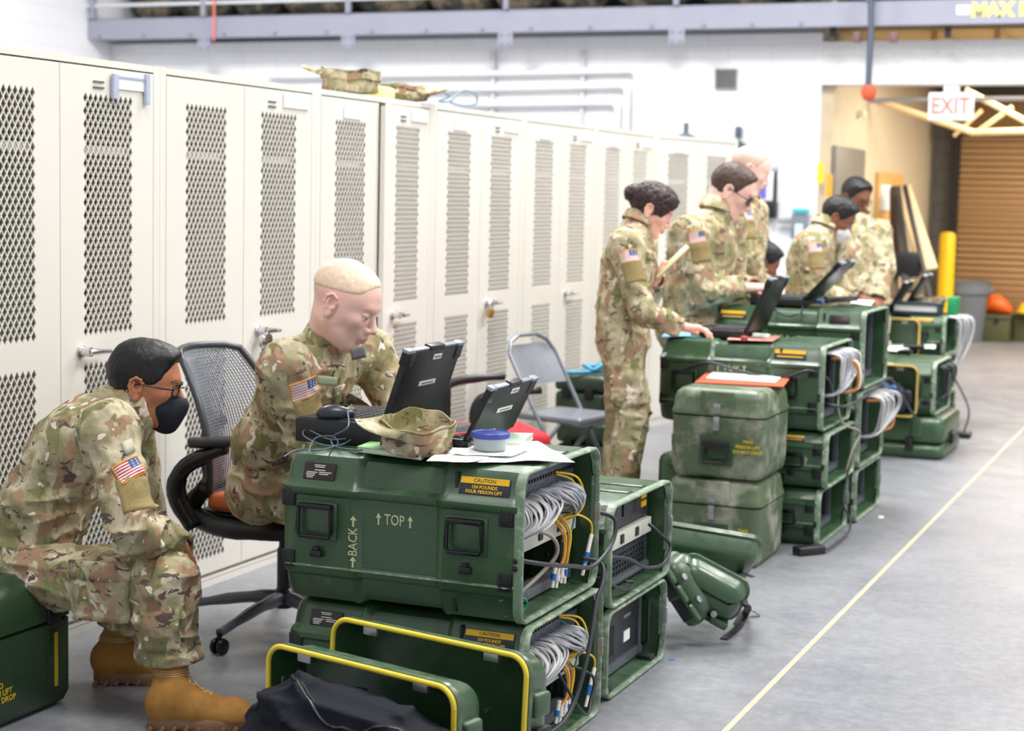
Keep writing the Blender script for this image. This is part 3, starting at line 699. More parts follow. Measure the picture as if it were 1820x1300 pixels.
A2 = (-2.475, -1.727, 4.20, 4.81, .405, .834)
A1 = (-2.462, -1.715, 4.225, 4.835, 0, .400)
rack_case(*A2, 'upper front rack case with TOP and BACK stencils, laptops and cap on it', top=(.485, .60, .044), back=True, caut=.845, data=.16, hz=.555)
rack_case(*A1, 'lower front rack case under the large TOP stencilled case, behind the open lids', caut=.845, data=.16, hz=.50)
B2 = (-2.48, -1.727, 4.925, 5.545, .293, .627)
B1 = (-2.49, -1.732, 4.93, 5.535, 0, .288)
rack_case(*B2, 'upper rack case directly behind the front stack, showing a beige socket strip', handles=2)
rack_case(*B1, 'lower rack case directly behind the front stack, holding a black computer')
C3 = (-2.47, -1.685, 7.66, 8.28, .53, .925); C2 = (-2.40, -1.655, 7.66, 8.28, .268, .525); C1 = (-2.43, -1.68, 7.66, 8.28, 0, .263)
rack_case(*C3, 'rack case the woman works on, with TOP stencil and yellow caution sticker', top=(.45, .69, .056), caut=.80, words=False)
rack_case(*C2, 'middle rack case under the one the woman works on, right of the footlockers', top=(.80, .50, .05), caut=.76, words=False, handles=0)
rack_case(*C1, 'bottom rack case under the woman\'s stack, right of the footlockers', top=(.72, .5, .045), handles=0)
D3 = (-2.375, -1.64, 8.33, 8.95, .662, 1.05); D2 = (-2.36, -1.645, 8.33, 8.95, .272, .657); D1 = (-2.36, -1.65, 8.33, 8.95, 0, .268)
rack_case(*D3, 'top rack case the man with glasses leans on, faded TOP stencil', top=(.40, .60, .056), caut=.10, words=False, data=.83)
rack_case(*D2, 'second rack case down, under the one the man with glasses leans on', handles=2, caut=.80, words=False)
rack_case(*D1, 'bottom rack case of the stack the man with glasses leans on', handles=0)
# ------------------------------------------------ far right stacks
F3 = (-2.56, -1.80, 11.95, 12.55, .532, .815); 
E2 = (-2.44, -1.665, 10.75, 11.40, .262, .60)
rack_case(*E2, 'rack case with papers on top and a gold gasket lid on its front', handles=0)
rack_case(*F3, 'farthest rack case on the right with binders and a laptop on it', handles=0, caut=.8, words=False)
rack_case(-2.56, -1.80, 11.95, 12.55, .268, .527, 'middle case of the farthest stack on the right', handles=0)
rack_case(-2.56, -1.80, 11.95, 12.55, 0, .263, 'bottom case of the farthest stack on the right', handles=0)
# closed base case with a wider lid
def base_case(x0, x1, y0, y1, z0, z1, label):
    e = empty('transit_case', (x0, y0, z0), label=label, cat='case'); H = z1-z0
    def sh(za, zb, nm, ins=0):
        m_ = MB(); rr = []
        for dz, i_ in ((0, .03), (.01, .01), (.03, 0), (zb-za-.03, 0), (zb-za-.01, .01), (zb-za, .03)):
            rr.append([(a, b_, za+dz) for a, b_ in rrect(x1-x0-2*i_-ins, y1-y0-2*i_-ins, .06, 5, (x0+x1)/2, (y0+y1)/2)])
        m_.rings(rr); return m_.obj(nm, GREEN, e, smooth=40)
    sh(z0, z0+H*.36, 'base_tray'); sh(z0+H*.37, z1, 'lid_shell', .01)
    for fx in (.3, .75): MB().box((x0+(x1-x0)*fx, y0-.01, z0+H*.36), (.05, .025, .08), bev=.006).obj('latch', BLACK, e)
    MB().box((x1+.008, (y0+y1)/2, z0+H*.42), (.02, .2, .07), bev=.008).obj('handle', BLACK, e)
    for k in range(3): MB().box((x0+(x1-x0)*(.2+.3*k), y0+.0, z0+H*.72), (.07, .03, H*.4), bev=.012).obj('rib', GREEN, e)
    return e
base_case(-2.42, -1.585, 10.70, 11.45, 0, .258, 'low green closed case under the papers covered rack case')
# ------------------------------------------------ lids with gaskets (opening faces -Y local)
def case_lid(loc, rz, rx, W_, H_, label, D_=.12, gmat=None, dark=True, group=None, handle=False):
    """local: x width, z height, opening towards -y; origin bottom centre of opening"""
    e = empty('case_lid', loc, 0, label, 'lid', group); e.rotation_euler = (rx, 0, rz)
    b = MB(); rr = []
    def rg(y, ins, r): return [(a, y, c) for a, c in rrect(W_-2*ins, H_-2*ins, r, 7, 0, H_/2)]
    for y, ins, r in ((0, .002, .055), (-.006, 0, .055), (-.006, .014, .045), (.004, .016, .042), (D_-.025, .035, .035), (D_-.02, .06, .03)): rr.append(rg(y, ins, r))
    b.rings(rr, cap=(0, 1))
    ro = [rg(y, ins, r) for y, ins, r in ((0, .002, .055), (.012, .002, .055), (.016, .012, .05), (D_*.7, .02, .05), (D_-.012, .03, .05), (D_, .055, .04))]
    b.rings(ro, cap=(0, 1)); b.obj('lid_shell', GREEN, e, False, 35)
    g = MB(); pts = [(a, -.010, c) for a, c in rrect(W_-.016, H_-.016, .047, 7, 0, H_/2)]; pts.append(pts[0])
    g.tube(pts, .0068, 8, False).obj('gasket', gmat or YELLOW, e, False, 180)
    for fx in (-.31, .30):
        MB().box((W_*fx, .012, H_-.028), (.045, .02, .022), bev=.003).obj('catch', STEEL, e, False)
    # outside ribs and corner handle recess
    for sx in (-1, 1):
        MB().box((sx*(W_/2-.012), D_*.45, H_*.74), (.03, D_*.55, .06), bev=.01).obj('side_rib', GREEN, e, False)
        MB().box((sx*(W_/2-.004), D_*.5, H_*.5), (.02, D_*.5, H_*.26), bev=.004).obj('side_latch', BLACK, e, False)
        MB().box((sx*(W_/2-.012), D_*.45, H_*.26), (.03, D_*.55, .06), bev=.01).obj('side_rib', GREEN, e, False)
    if dark:
        for k in range(4): MB().cyl((-W_*.1+k*.06, D_-.03, H_*.62), (-W_*.1+k*.06, D_-.022, H_*.62), .006, n=8).obj('screw', STEEL, e, False)
    return e
def yaw_of(p, q): return math.atan2(q[1]-p[1], q[0]-p[0])
l1a = pd(583, 1290, 4.36); l1b = pd(912, 1345, 4.02)
r1 = yaw_of(l1a, l1b)
pa = pd(583, 1108, 4.36); pb = pd(922, 1165, 4.00); wl = float(np.linalg.norm((pb-pa)[:2])); mid = (pa+pb)/2
case_lid((mid[0], mid[1]+.02, 0.0), r1, math.radians(-3), wl+.02, float(mid[2])+.004, 'open case lid with yellow gasket standing against the front case, the right one', .12)
pa = pd(484, 1146, 4.22); pb = pd(812, 1208, 3.86); wl = float(np.linalg.norm((pb-pa)[:2])); r2 = yaw_of(pa, pb); mid = (pa+pb)/2
hh = .47; tl = math.acos(min(1, mid[2]/hh))
nv = np.array([-math.sin(r2), math.cos(r2), 0])
lb = mid-nv*hh*math.sin(tl)
case_lid((lb[0], lb[1], 0.0), r2, -tl, wl+.02, hh, 'open case lid with yellow gasket leaning back behind the black duffel bag, the left one', .12)
case_lid((-2.04, E2[2]-.115, .262), 0, 0, .60, .33, 'green lid with gold gasket on the front of the papers case', .10, plain('gold_gasket', (190, 160, 80), .5), dark=False)
case_lid((-2.22, F3[2]-.115, .532), 0, 0, .56, .27, 'green lid with gold gasket in front of the farthest rack case', .10, plain('gold_gasket', (190, 160, 80), .5), dark=False)

# ------------------------------------------------ footlocker style boxes (two person lift)
def lift_box(x0, x1, y0, y1, z0, z1, label, lines=True, face='-y', seam=.72, mat=None, handle=True, group='two person lift boxes'):
    mat = mat or GREEND
    e = empty('transit_box', (x0, y0, z0), label=label, cat='box', group=group); H = z1-z0
    cx, cy = (x0+x1)/2, (y0+y1)/2
    def sh(prof, nm):
        m_ = MB(); rr = [[(a, b_, z0+dz) for a, b_ in rrect(x1-x0-2*i_, y1-y0-2*i_, max(.01, .045-i_*.5), 6, cx, cy)] for dz, i_ in prof]
        m_.rings(rr); return m_.obj(nm, mat, e, smooth=45)
    zs = H*seam
    sh([(0, .035), (.006, .018), (.022, .007), (.05, .002), (zs-.02, 0), (zs-.006, -.002), (zs-.004, .004)], 'box_body')
    sh([(zs, .004), (zs+.004, -.004), (zs+.02, -.004), (zs+.03, .002), (H-.045, .006), (H-.02, .014), (H-.005, .032), (H, .055)], 'box_lid')
    # raised block of the lid around the hasp
    MB().box((cx, y0+.0, z0+(zs+H)/2+.0), ((x1-x0)*.36, .018, (H-zs)*.9), bev=.008).obj('lid_block', mat, e)
    MB().box((cx, y0-.008, z0+zs+.035), (.03, .012, .04), bev=.003).obj('hasp', STEEL, e)
    MB().box((cx, y0-.008, z0+zs-.030), (.026, .014, .06), bev=.003).box((cx, y0-.014, z0+zs-.03), (.012, .008, .035), bev=.002).obj('latch', STEEL, e)
    rw = (x1-x0)*.36; rh = H*.34; zc = z0+zs*.42
    MB().box((cx, y0-.001, zc+.01), (rw, .006, rh), bev=.003).obj('handle_recess', GREENX, e)
    MB().tube([(cx-rw*.3, y0-.02, zc+rh*.28), (cx-rw*.36, y0-.024, zc+rh*.0), (cx-rw*.3, y0-.024, zc-rh*.3), (cx+rw*.3, y0-.024, zc-rh*.3), (cx+rw*.36, y0-.024, zc), (cx+rw*.3, y0-.02, zc+rh*.28)], .0085, 8).box((cx, y0-.016, zc+rh*.3), (rw*.78, .026, rh*.24), bev=.006).obj('handle', BLACK, e)
    if lines:
        text_lines(e, ['TWO', 'PERSON LIFT', 'DO NOT DROP'], .0185, STENY, (x0+(x1-x0)*.835, y0-.0006, z0+zs*.62), (1, 0, 0), (0, 0, 1), 'stencil', .022, bold=.0006)
    return e
lift_box(-2.205, -1.79, 7.05, 7.50, .382, .768, 'upper dusty green footlocker with red and white folders on top', seam=.70)
lift_box(-2.22, -1.80, 7.06, 7.51, 0, .378, 'lower dusty green footlocker under the one with folders', seam=.70)
# seat box of the masked soldier: right face seen
sx1 = -3.205
e = empty('transit_box', (sx1-.4, 3.6, 0), label='dark green box the masked soldier sits on, yellow stripe on its side', cat='box')
ybk = 4.225
def shell_box(prof, nm, x0, x1, y0, y1):
    m_ = MB(); rr = [[(a, b_, z) for a, b_ in rrect(x1-x0-2*i_, y1-y0-2*i_, .04, 6, (x0+x1)/2, (y0+y1)/2)] for z, i_ in prof]
    m_.rings(rr); return m_.obj(nm, DKBOX, e, smooth=45)
DKBOX = worn('dark_green_box', (40, 68, 42), (70, 88, 72), .35, 6, .66)
shell_box([(0, .03), (.012, .01), (.04, 0), (.262, 0), (.266, .006)], 'box_body', sx1-.44, sx1, 3.45, ybk)
shell_box([(.27, .006), (.275, -.002), (.29, -.002), (.35, .006), (.40, .03), (.42, .07)], 'box_lid', sx1-.44, sx1, 3.45, ybk)
MB().box((sx1+.001, ybk-.09, .15), (.006, .016, .165)).obj('yellow_stripe', STENY, e)
MB().box((sx1+.001, ybk-.10, .15), (.004, .05, .19), bev=.001).obj('stripe_recess', GREENX, e)
MB().box((sx1+.004, ybk-.10, .285), (.012, .06, .05), bev=.005).obj('latch', BLACK, e)
text_lines(e, ['TWO', 'PERSON LIFT', 'DO NOT DROP'], .024, STENY, (sx1+.002, ybk-.36, .13), (0, 1, 0), (0, 0, 1), 'stencil', .022, bold=.0006)

# ------------------------------------------------ rack contents
CABG = plain('grey_network_cable', (176, 178, 184), .4, 0, .05); CABW = plain('pale_network_cable', (214, 212, 210), .4)
CY = plain('yellow_fibre', (242, 200, 40), .45); CO = plain('orange_fibre', (200, 130, 60), .45); CT = plain('teal_cable', (60, 140, 130), .45); CW = plain('white_boot', (240, 238, 228), .5)
CBL = plain('blue_connector', (30, 110, 190), .4); CBK = plain('black_cable', (46, 48, 56), .4); CTAN = plain('tan_cable', (160, 150, 136), .5)
BEIGE = plain('beige_strip', (208, 206, 194), .45, 0, .02); LIT = emis('lit_red_switch', (255, 96, 50), 1.6); SLOT = plain('slot_black', (14, 14, 16), .4)
def m_perf():
    n = NT('perforated_panel'); v = n.n('ShaderNodeTexVoronoi'); v.inputs['Scale'].default_value = 170; n.l(n.coord(), v.inputs['Vector'])
    return n.set(n.ramp(v.outputs['Distance'], [(.25, S((20, 22, 28))), (.5, S((104, 110, 126)))]), .4, .4)
PERF = m_perf()
random.seed(7)
def patch_panel(X1, y0, y1, zt, label, seed=1, both=True):
    """grey cables dropping from a port row; X1 = open end x, y0..y1 case width, zt panel top"""
    rnd = random.Random(seed); xr = X1-.055
    e = empty('patch_panel', (xr, y0, zt), label=label, cat='network panel')
    MB().box((xr-.03, (y0+y1)/2, zt-.02), (.05, y1-y0-.09, .075), bev=.002).obj('panel', PERF, e)
    m_ = MB()
    for k in range(24): m_.box((xr-.004, y0+.06+k*(y1-y0-.12)/23.0, zt-.012), (.006, .012, .01))
    m_.obj('port_row', SLOT, e)
    n1 = 26
    for k in range(n1):
        t = k/(n1-1); y = y0+.05+t*(y1-y0)*.42
        zz = zt-.045-rnd.uniform(0, .012); o_ = rnd.uniform(.030, .058)
        ye = y0+.03+t*.06; ze = zt-.135-t*.05+rnd.uniform(-.008, .008)
        P = [(xr-.02, y, zz), (xr+o_*.7, y+.002, zz-.004), (xr+o_+.012, y+.001, zz-.035), (xr+o_+.008, y*(.6)+ye*.4+.01, zz-.06-t*.015), (xr+o_*.5, y*.25+ye*.75, (zz+ze)/2-.04), (xr+.004, ye-.02, ze)]
        MB().tube(P, .0036, 6, True, smooth=5).obj('cable', CABG if rnd.random() < .6 else CABW, e, True, 180)
    n2 = 24 if both else 16
    for k in range(n2):
        t = k/(n2-1); y = y0+(y1-y0)*(.44+.30*t); zz = zt-.045-rnd.uniform(0, .012); o_ = rnd.uniform(.03, .06)
        ye = y1-.13+.03*rnd.random(); ze = zt-.135+rnd.uniform(-.022, .022)
        P = [(xr-.02, y, zz), (xr+o_*.7, y+.01, zz), (xr+o_+.012, y+.03, zz-.015), (xr+o_+.005, (y+ye)/2+.03, (zz+ze)/2-.012), (xr+o_*.4, ye+.01, ze), (xr-.04, ye-.03, ze-.012)]
        MB().tube(P, .0036, 6, True, smooth=5).obj('cable', CABG if rnd.random() < .8 else CABW, e, True, 180)
    return e
def fibre(pts, mat, lab, nm='fibre_cable', r=.0032, ends=None, col=True):
    if not ends:
        o = MB().tube(pts, r, 7, True, smooth=6).obj({'power_cord': 'power_cable', 'earth_wire': 'earth_wire'}.get(nm, nm), mat, None, True, 180); return tag(o, lab, 'cable')
    e = empty(nm, tuple(pts[0]), label=lab, cat='cable')
    MB().tube(pts, r, 7, True, smooth=6).obj('cord', mat, e, True, 180)
    if ends:
        a, b_, = ends; MB().tube([a, (np.array(a)*.55+np.array(b_)*.45)], .0065, 8).obj('connector_boot', CW, e)
        MB().tube([(np.array(a)*.55+np.array(b_)*.45), (np.array(a)*.3+np.array(b_)*.7)], .0085, 8).obj('connector_collar', CBL if col else CW, e)
        MB().tube([(np.array(a)*.3+np.array(b_)*.7), b_], .0055, 8).obj('connector_tip', CW, e)
    return e
def socket_strip(X1, y0, y1, z, label, lit=True, n=3, th=.058, slots=(.10, .44, .74)):
    xr = X1-.05; e = empty('socket_strip', (xr, y0, z), label=label, cat='power strip')
    MB().box((xr-.03, (y0+y1)/2, z), (.06, y1-y0-.09, th), bev=.002).obj('strip_body', BEIGE, e)
    for i, fy in enumerate(slots):
        yy = y0+.06+(y1-y0-.12)*fy
        o = MB().box((xr+.002, yy, z), (.006, .028, .030), bev=.002).obj('switch' if (i == 0 and lit) else 'socket', SLOT, e)
        if i == 0 and lit: MB().box((xr+.006, yy, z), (.006, .017, .02), bev=.002).obj('red_lamp', LIT, o)
    return e
y0, y1 = A2[2], A2[3]; X1 = A2[1]
patch_panel(X1, y0, y1, A2[5]-.05, 'patch panel full of grey cables in the upper front case', 3)
socket_strip(X1, y0, y1, A2[4]+.205, 'beige socket strip with lit red switch in the upper front case')
patch_panel(A1[1], A1[2], A1[3], A1[5]-.05, 'patch panel full of grey cables in the lower front case', 5)
socket_strip(A1[1], A1[2], A1[3], A1[4]+.185, 'beige socket strip with lit red switch in the lower front case')
def rp(c, fx, dy, dz): return (c[1]+fx, c[2]+(c[3]-c[2])*dy, c[4]+(c[5]-c[4])*dz)   # place near the open end of a case
for c, w_ in ((A2, 'upper'), (A1, 'lower')):
    fibre([rp(c, -.06, .66, .86), rp(c, -.02, .80, .80), rp(c, -.01, .86, .62), rp(c, -.03, .80, .52), rp(c, -.05, .66, .5)], CY, 'yellow fibre cable looping at the top of the %s front case, outer loop' % w_)
    fibre([rp(c, -.06, .68, .84), rp(c, -.03, .78, .78), rp(c, -.02, .83, .62), rp(c, -.04, .78, .54), rp(c, -.06, .66, .51)], CY, 'yellow fibre cable looping at the top of the %s front case, inner loop' % w_)
    fibre([rp(c, -.06, .70, .8), rp(c, -.03, .80, .68), rp(c, -.03, .79, .45), rp(c, -.05, .73, .36)], CT, 'teal cable beside the yellow fibres in the %s front case' % w_)
    fibre([rp(c, -.05, .66, .52), rp(c, -.02, .80, .54), rp(c, -.004, .93, .46), rp(c, -.004, .95, .36)], CY, 'yellow fibre with white and blue connector at the right of the %s front case' % w_, ends=(rp(c, -.004, .95, .37), rp(c, -.01, .86, .10)))
    for k, (m_, dy, nm) in enumerate(((CO, .60, 'leftmost'), (CY, .63, 'second'), (CO, .67, 'third'), (CY, .70, 'rightmost'))):
        fibre([rp(c, -.05, dy-.03, .58), rp(c, -.02, dy+.02, .45), rp(c, -.02, dy+.03-.01*k, .28), rp(c, -.03, dy-.02+.012*k, .2)], m_, '%s hanging fibre, %s of four at the socket strip end of the %s front case' % ('orange' if m_ is CO else 'yellow', nm, w_), ends=(rp(c, -.03, dy-.02+.012*k, .26-.02*(k % 3)), rp(c, -.03, dy-.06+.02*k, .10-.015*(k % 2))), col=(k in (0, 3)))
    fibre([rp(c, -.05, .02, .44 if c is A2 else .36), rp(c, .02, .22, .36), rp(c, .03, .55, .26), rp(c, .04, .78, .20), rp(c, .05, 1.0, .30), rp(c, .045, 1.06, .46), rp(c, .0, 1.0, .52)] if c is A2 else
          [rp(c, -.05, .02, .20), rp(c, .03, .2, .20), rp(c, .05, .40, .30), rp(c, .06, .55, .62), rp(c, .05, .70, .95), rp(c, .05, .8, 1.12), rp(c, .03, .84, 1.22), rp(c, -.02, .80, 1.26)], CBK, 'thick dark power cord sagging across the %s front case' % w_, 'power_cord', .0068)
    if c is A2: fibre([rp(c, -.03, .16, .60), rp(c, .01, .33, .52), rp(c, .015, .40, .38), rp(c, -.02, .3, .24), rp(c, -.06, .05, .10)], CTAN, 'tan cable curving down in front of the upper socket strip', 'power_cord', .006)
    else: fibre([rp(c, -.03, .45, .62), rp(c, .02, .55, .30), rp(c, .03, .70, .12), rp(c, .02, .80, .20), rp(c, .02, .82, .36), rp(c, -.03, .7, .48)], CBK, 'thin black cord looping at the right end of the lower front case', 'power_cord', .0048)
    fibre([rp(c, -.06, .02, .16), rp(c, -.02, .14, .15), rp(c, -.02, .17, .08), rp(c, -.05, .05, .05)], plain('green_wire', (30, 150, 90), .5), 'green earth wire in the near bottom corner of the %s front case' % w_, 'earth_wire')
    for dz in (.40, .22): 
        o = MB().lathe([(.001, -.01), (.011, -.008), (.013, 0)], rp(c, -.12, .86, dz), 12, rot=Matrix.Rotation(PI/2, 3, 'Y')).obj('shock_mount', RUBBER); tag(o, 'black round shock mount on the far wall inside the %s front case, %s one' % (w_, 'higher' if dz > .3 else 'lower'), 'mount')
# B upper: vented unit, socket strip, dark router
c = B2
e = empty('rack_router', rp(c, -.06, .5, .8), label='black rack unit with two dark bays and a yellow sticker', cat='rack unit')
MB().box(rp(c, -.1, .5, .80), (.08, .50, .105), bev=.002).obj('front_panel', plain('dark_panel', (52, 52, 56), .4), e)
for dy in (.26, .58): MB().box(rp(c, -.058, dy, .80), (.006, .125, .045), bev=.001).obj('bay', SLOT, e)
MB().box(rp(c, -.058, .82, .87), (.004, .05, .03)).obj('yellow_sticker', CAUT, e); MB().box(rp(c, -.058, .82, .77), (.004, .05, .02)).obj('yellow_sticker', CAUT, e)
socket_strip(c[1], c[2], c[3], c[4]+.178, 'beige socket strip in the case behind the front stack', lit=False, th=.052, slots=(.08, .42, .72))
e = empty('power_supply', rp(c, -.06, .5, .3), label='dark vented unit low in the case behind the front stack', cat='rack unit')
MB().box(rp(c, -.12, .5, .30), (.12, .48, .085), bev=.002).obj('housing', plain('blue_black_metal', (34, 46, 54), .4, .3), e)
m_ = MB()
for i in range(16):
    for j in range(4): m_.box(rp(c, -.058, .15+.045*i, .20+.055*j), (.003, .014, .008))
m_.obj('vent_holes', SLOT, e)
MB().box(rp(c, -.08, .5, .14), (.06, .5, .014)).obj('shelf', GREYRAIL, e)
fibre([rp(c, -.04, .03, .50), rp(c, .01, .25, .42), rp(c, .025, .48, .26), rp(c, .03, .75, .20), rp(c, .03, .88, .34), rp(c, .0, .8, .50), rp(c, -.03, .78, .58)], CBK, 'black cord sagging across the case behind the front stack', 'power_cord', .0062)
fibre([rp(c, -.05, .02, .30), rp(c, -.01, .16, .18), rp(c, .0, .30, .10), rp(c, .0, .42, .12), rp(c, -.02, .36, .15)], CBK, 'short black cord end lying in the case behind the front stack', 'power_cord', .0055)
# B lower: computer tower on its side
c = B1
e = empty('computer', rp(c, -.1, .5, .4), label='black desktop computer with vent grille inside the lower case behind', cat='computer')
MB().box(rp(c, -.14, .47, .47), (.14, .47, .215), bev=.004).obj('housing', plain('charcoal_case', (50, 52, 58), .4), e)
m_ = MB()
for i in range(6):
    for j in range(12): m_.box(rp(c, -.0695, .37+.02*i, .28+.03*j), (.002, .0075, .005))
m_.obj('vent_grille', SLOT, e)
MB().box(rp(c, -.069, .68, .40), (.003, .06, .036)).obj('white_label', PAPER, e)
MB().box(rp(c, -.069, .68, .64), (.003, .07, .012)).obj('silver_logo_strip', STEEL, e)
m_ = MB(); m_.box(rp(c, -.069, .24, .42), (.002, .09, .002)).box(rp(c, -.069, .24, .66), (.002, .09, .002)).box(rp(c, -.069, .167, .54), (.002, .002, .07)).box(rp(c, -.069, .313, .54), (.002, .002, .07)).obj('drive_outline', GREYRAIL, e)
for dy in (.14, .86): MB().tube([rp(c, -.05, dy, .22), rp(c, -.03, dy, .26), rp(c, -.03, dy, .74), rp(c, -.05, dy, .78)], .006, 8).obj('rack_handle', BLACKG, e)
for dy in (.12, .84): 
    o = MB().box(rp(c, -.03, dy, .075), (.05, .05, .022), bev=.005).obj('rubber_foot', RUBBER); tag(o, 'black rubber foot in the lower case behind, %s end' % ('near' if dy < .5 else 'far'), 'foot')
# C, D, E: cable bundles hanging from the open ends
def bundle(c, dz0, dz1, label, seed, out=.07, dy=(.2, .8), n=14, mat=None):
    rnd = random.Random(seed); e = empty('cable_bundle', rp(c, 0, .5, dz0), label=label, cat='cables')
    for k in range(n):
        a = dy[0]+(dy[1]-dy[0])*k/n; o_ = out*rnd.uniform(.6, 1.1)
        MB().tube([rp(c, -.06, a, dz0), rp(c, o_, a, dz0-.03), rp(c, o_, a+.05, (dz0+dz1)/2), rp(c, o_*.5, dy[0]+.2*(dy[1]-dy[0])+rnd.uniform(0, .1), dz1), rp(c, -.06, dy[0]+.1, dz1-.05)], .0062, 6, smooth=4).obj('cable', mat or (CABG if rnd.random() < .6 else CABW), e, True, 180)
bundle(C3, .90, .42, 'grey cables spilling from the open end of the woman\'s rack case', 11, .06)
bundle(D2, .92, .40, 'grey cables spilling from the second case of the glasses man\'s stack', 12, .10)
bundle(E2, .9, .3, 'dark cables hanging from the papers covered case', 13, .05, mat=CBK, n=8)
bundle(F3, .95, -.2, 'large grey cable bundle hanging from the farthest case', 14, .12, n=18)
for k, (c, m_, nm) in enumerate(((C3, CO, 'orange fibre hanging out of the woman\'s rack case'), (C3, CW, 'white fibre hanging out of the woman\'s rack case'), (D2, CO, 'orange fibre at the bottom of the second glasses man\'s case'))):
    fibre([rp(c, -.03, .5, .8), rp(c, .07, .6+.06*k, .75), rp(c, .08, .65+.05*k, .45), rp(c, .02, .6, .38)], m_, nm, r=.008)
fibre([rp(C3, .01, .5, .40), rp(C3, .02, .45, .2), rp(C3, .03, .6, 0), rp(C2, .04, .9, .8), rp(C2, .02, .8, .5), rp(C2, .0, .75, .1)], CTAN, 'tan cable running down from the woman\'s case', 'power_cord', .006)
fibre([rp(D3, -.6, -.02, .1), rp(C3, .0, .2, .30), rp(C3, .06, .8, .25), rp(D2, .04, .3, 1.0), rp(D2, .06, .8, 1.06), rp(D2, .12, 1.2, .6), rp(D2, .16, 1.4, .35)], CBK, 'black cord strung from the woman\'s case to the next stack', 'power_cord', .007)
a = rp(C3, -.70, -.03, .70); 
fibre([rp(C3, -.66, -.02, .62), rp(C3, -.58, -.05, .72), rp(C3, -.50, -.06, .74), rp(C3, -.36, -.05, .66), rp(C3, -.2, -.05, .60), rp(C3, -.06, -.04, .72), rp(C3, .01, .1, .62), rp(C3, .02, .2, .45)], CBK, 'black cable drooping across the front of the woman\'s rack case', 'power_cord', .007)
g = gz(1430, 985)
e = empty('power_adapter', tuple(g), label='black power adapter on the floor beside the footlockers', cat='adapter')
rr = Matrix.Rotation(math.atan2(CR[1], CR[0])+.5, 3, 'Z'); MB().box(g+np.array([.02, 0, .02]), (.15, .06, .038), rot=rr, bev=.008).obj('brick', BLACK, e)
MB().tube([g+np.array([.09, .05, .02]), rp(C1, .08, .5, .1), rp(C1, .05, .75, .25), rp(C1, .02, .7, .6), rp(C2, .02, .7, .2)], .005, 8, smooth=6).obj('cord', CBK, e, True, 180)
g = gz(1712, 778); o = MB().box(g+np.array([0, 0, .02]), (.10, .12, .04), bev=.01).tube([g+np.array([0, 0, .03]), g+np.array([.03, -.02, .2]), (E2[1]+.04, 11.2, .5), (E2[1]-.02, 11.2, .6)], .006, 8, smooth=6).obj('floor_plug', BLACK); tag(o, 'black plug with cord on the floor by the papers case', 'plug')
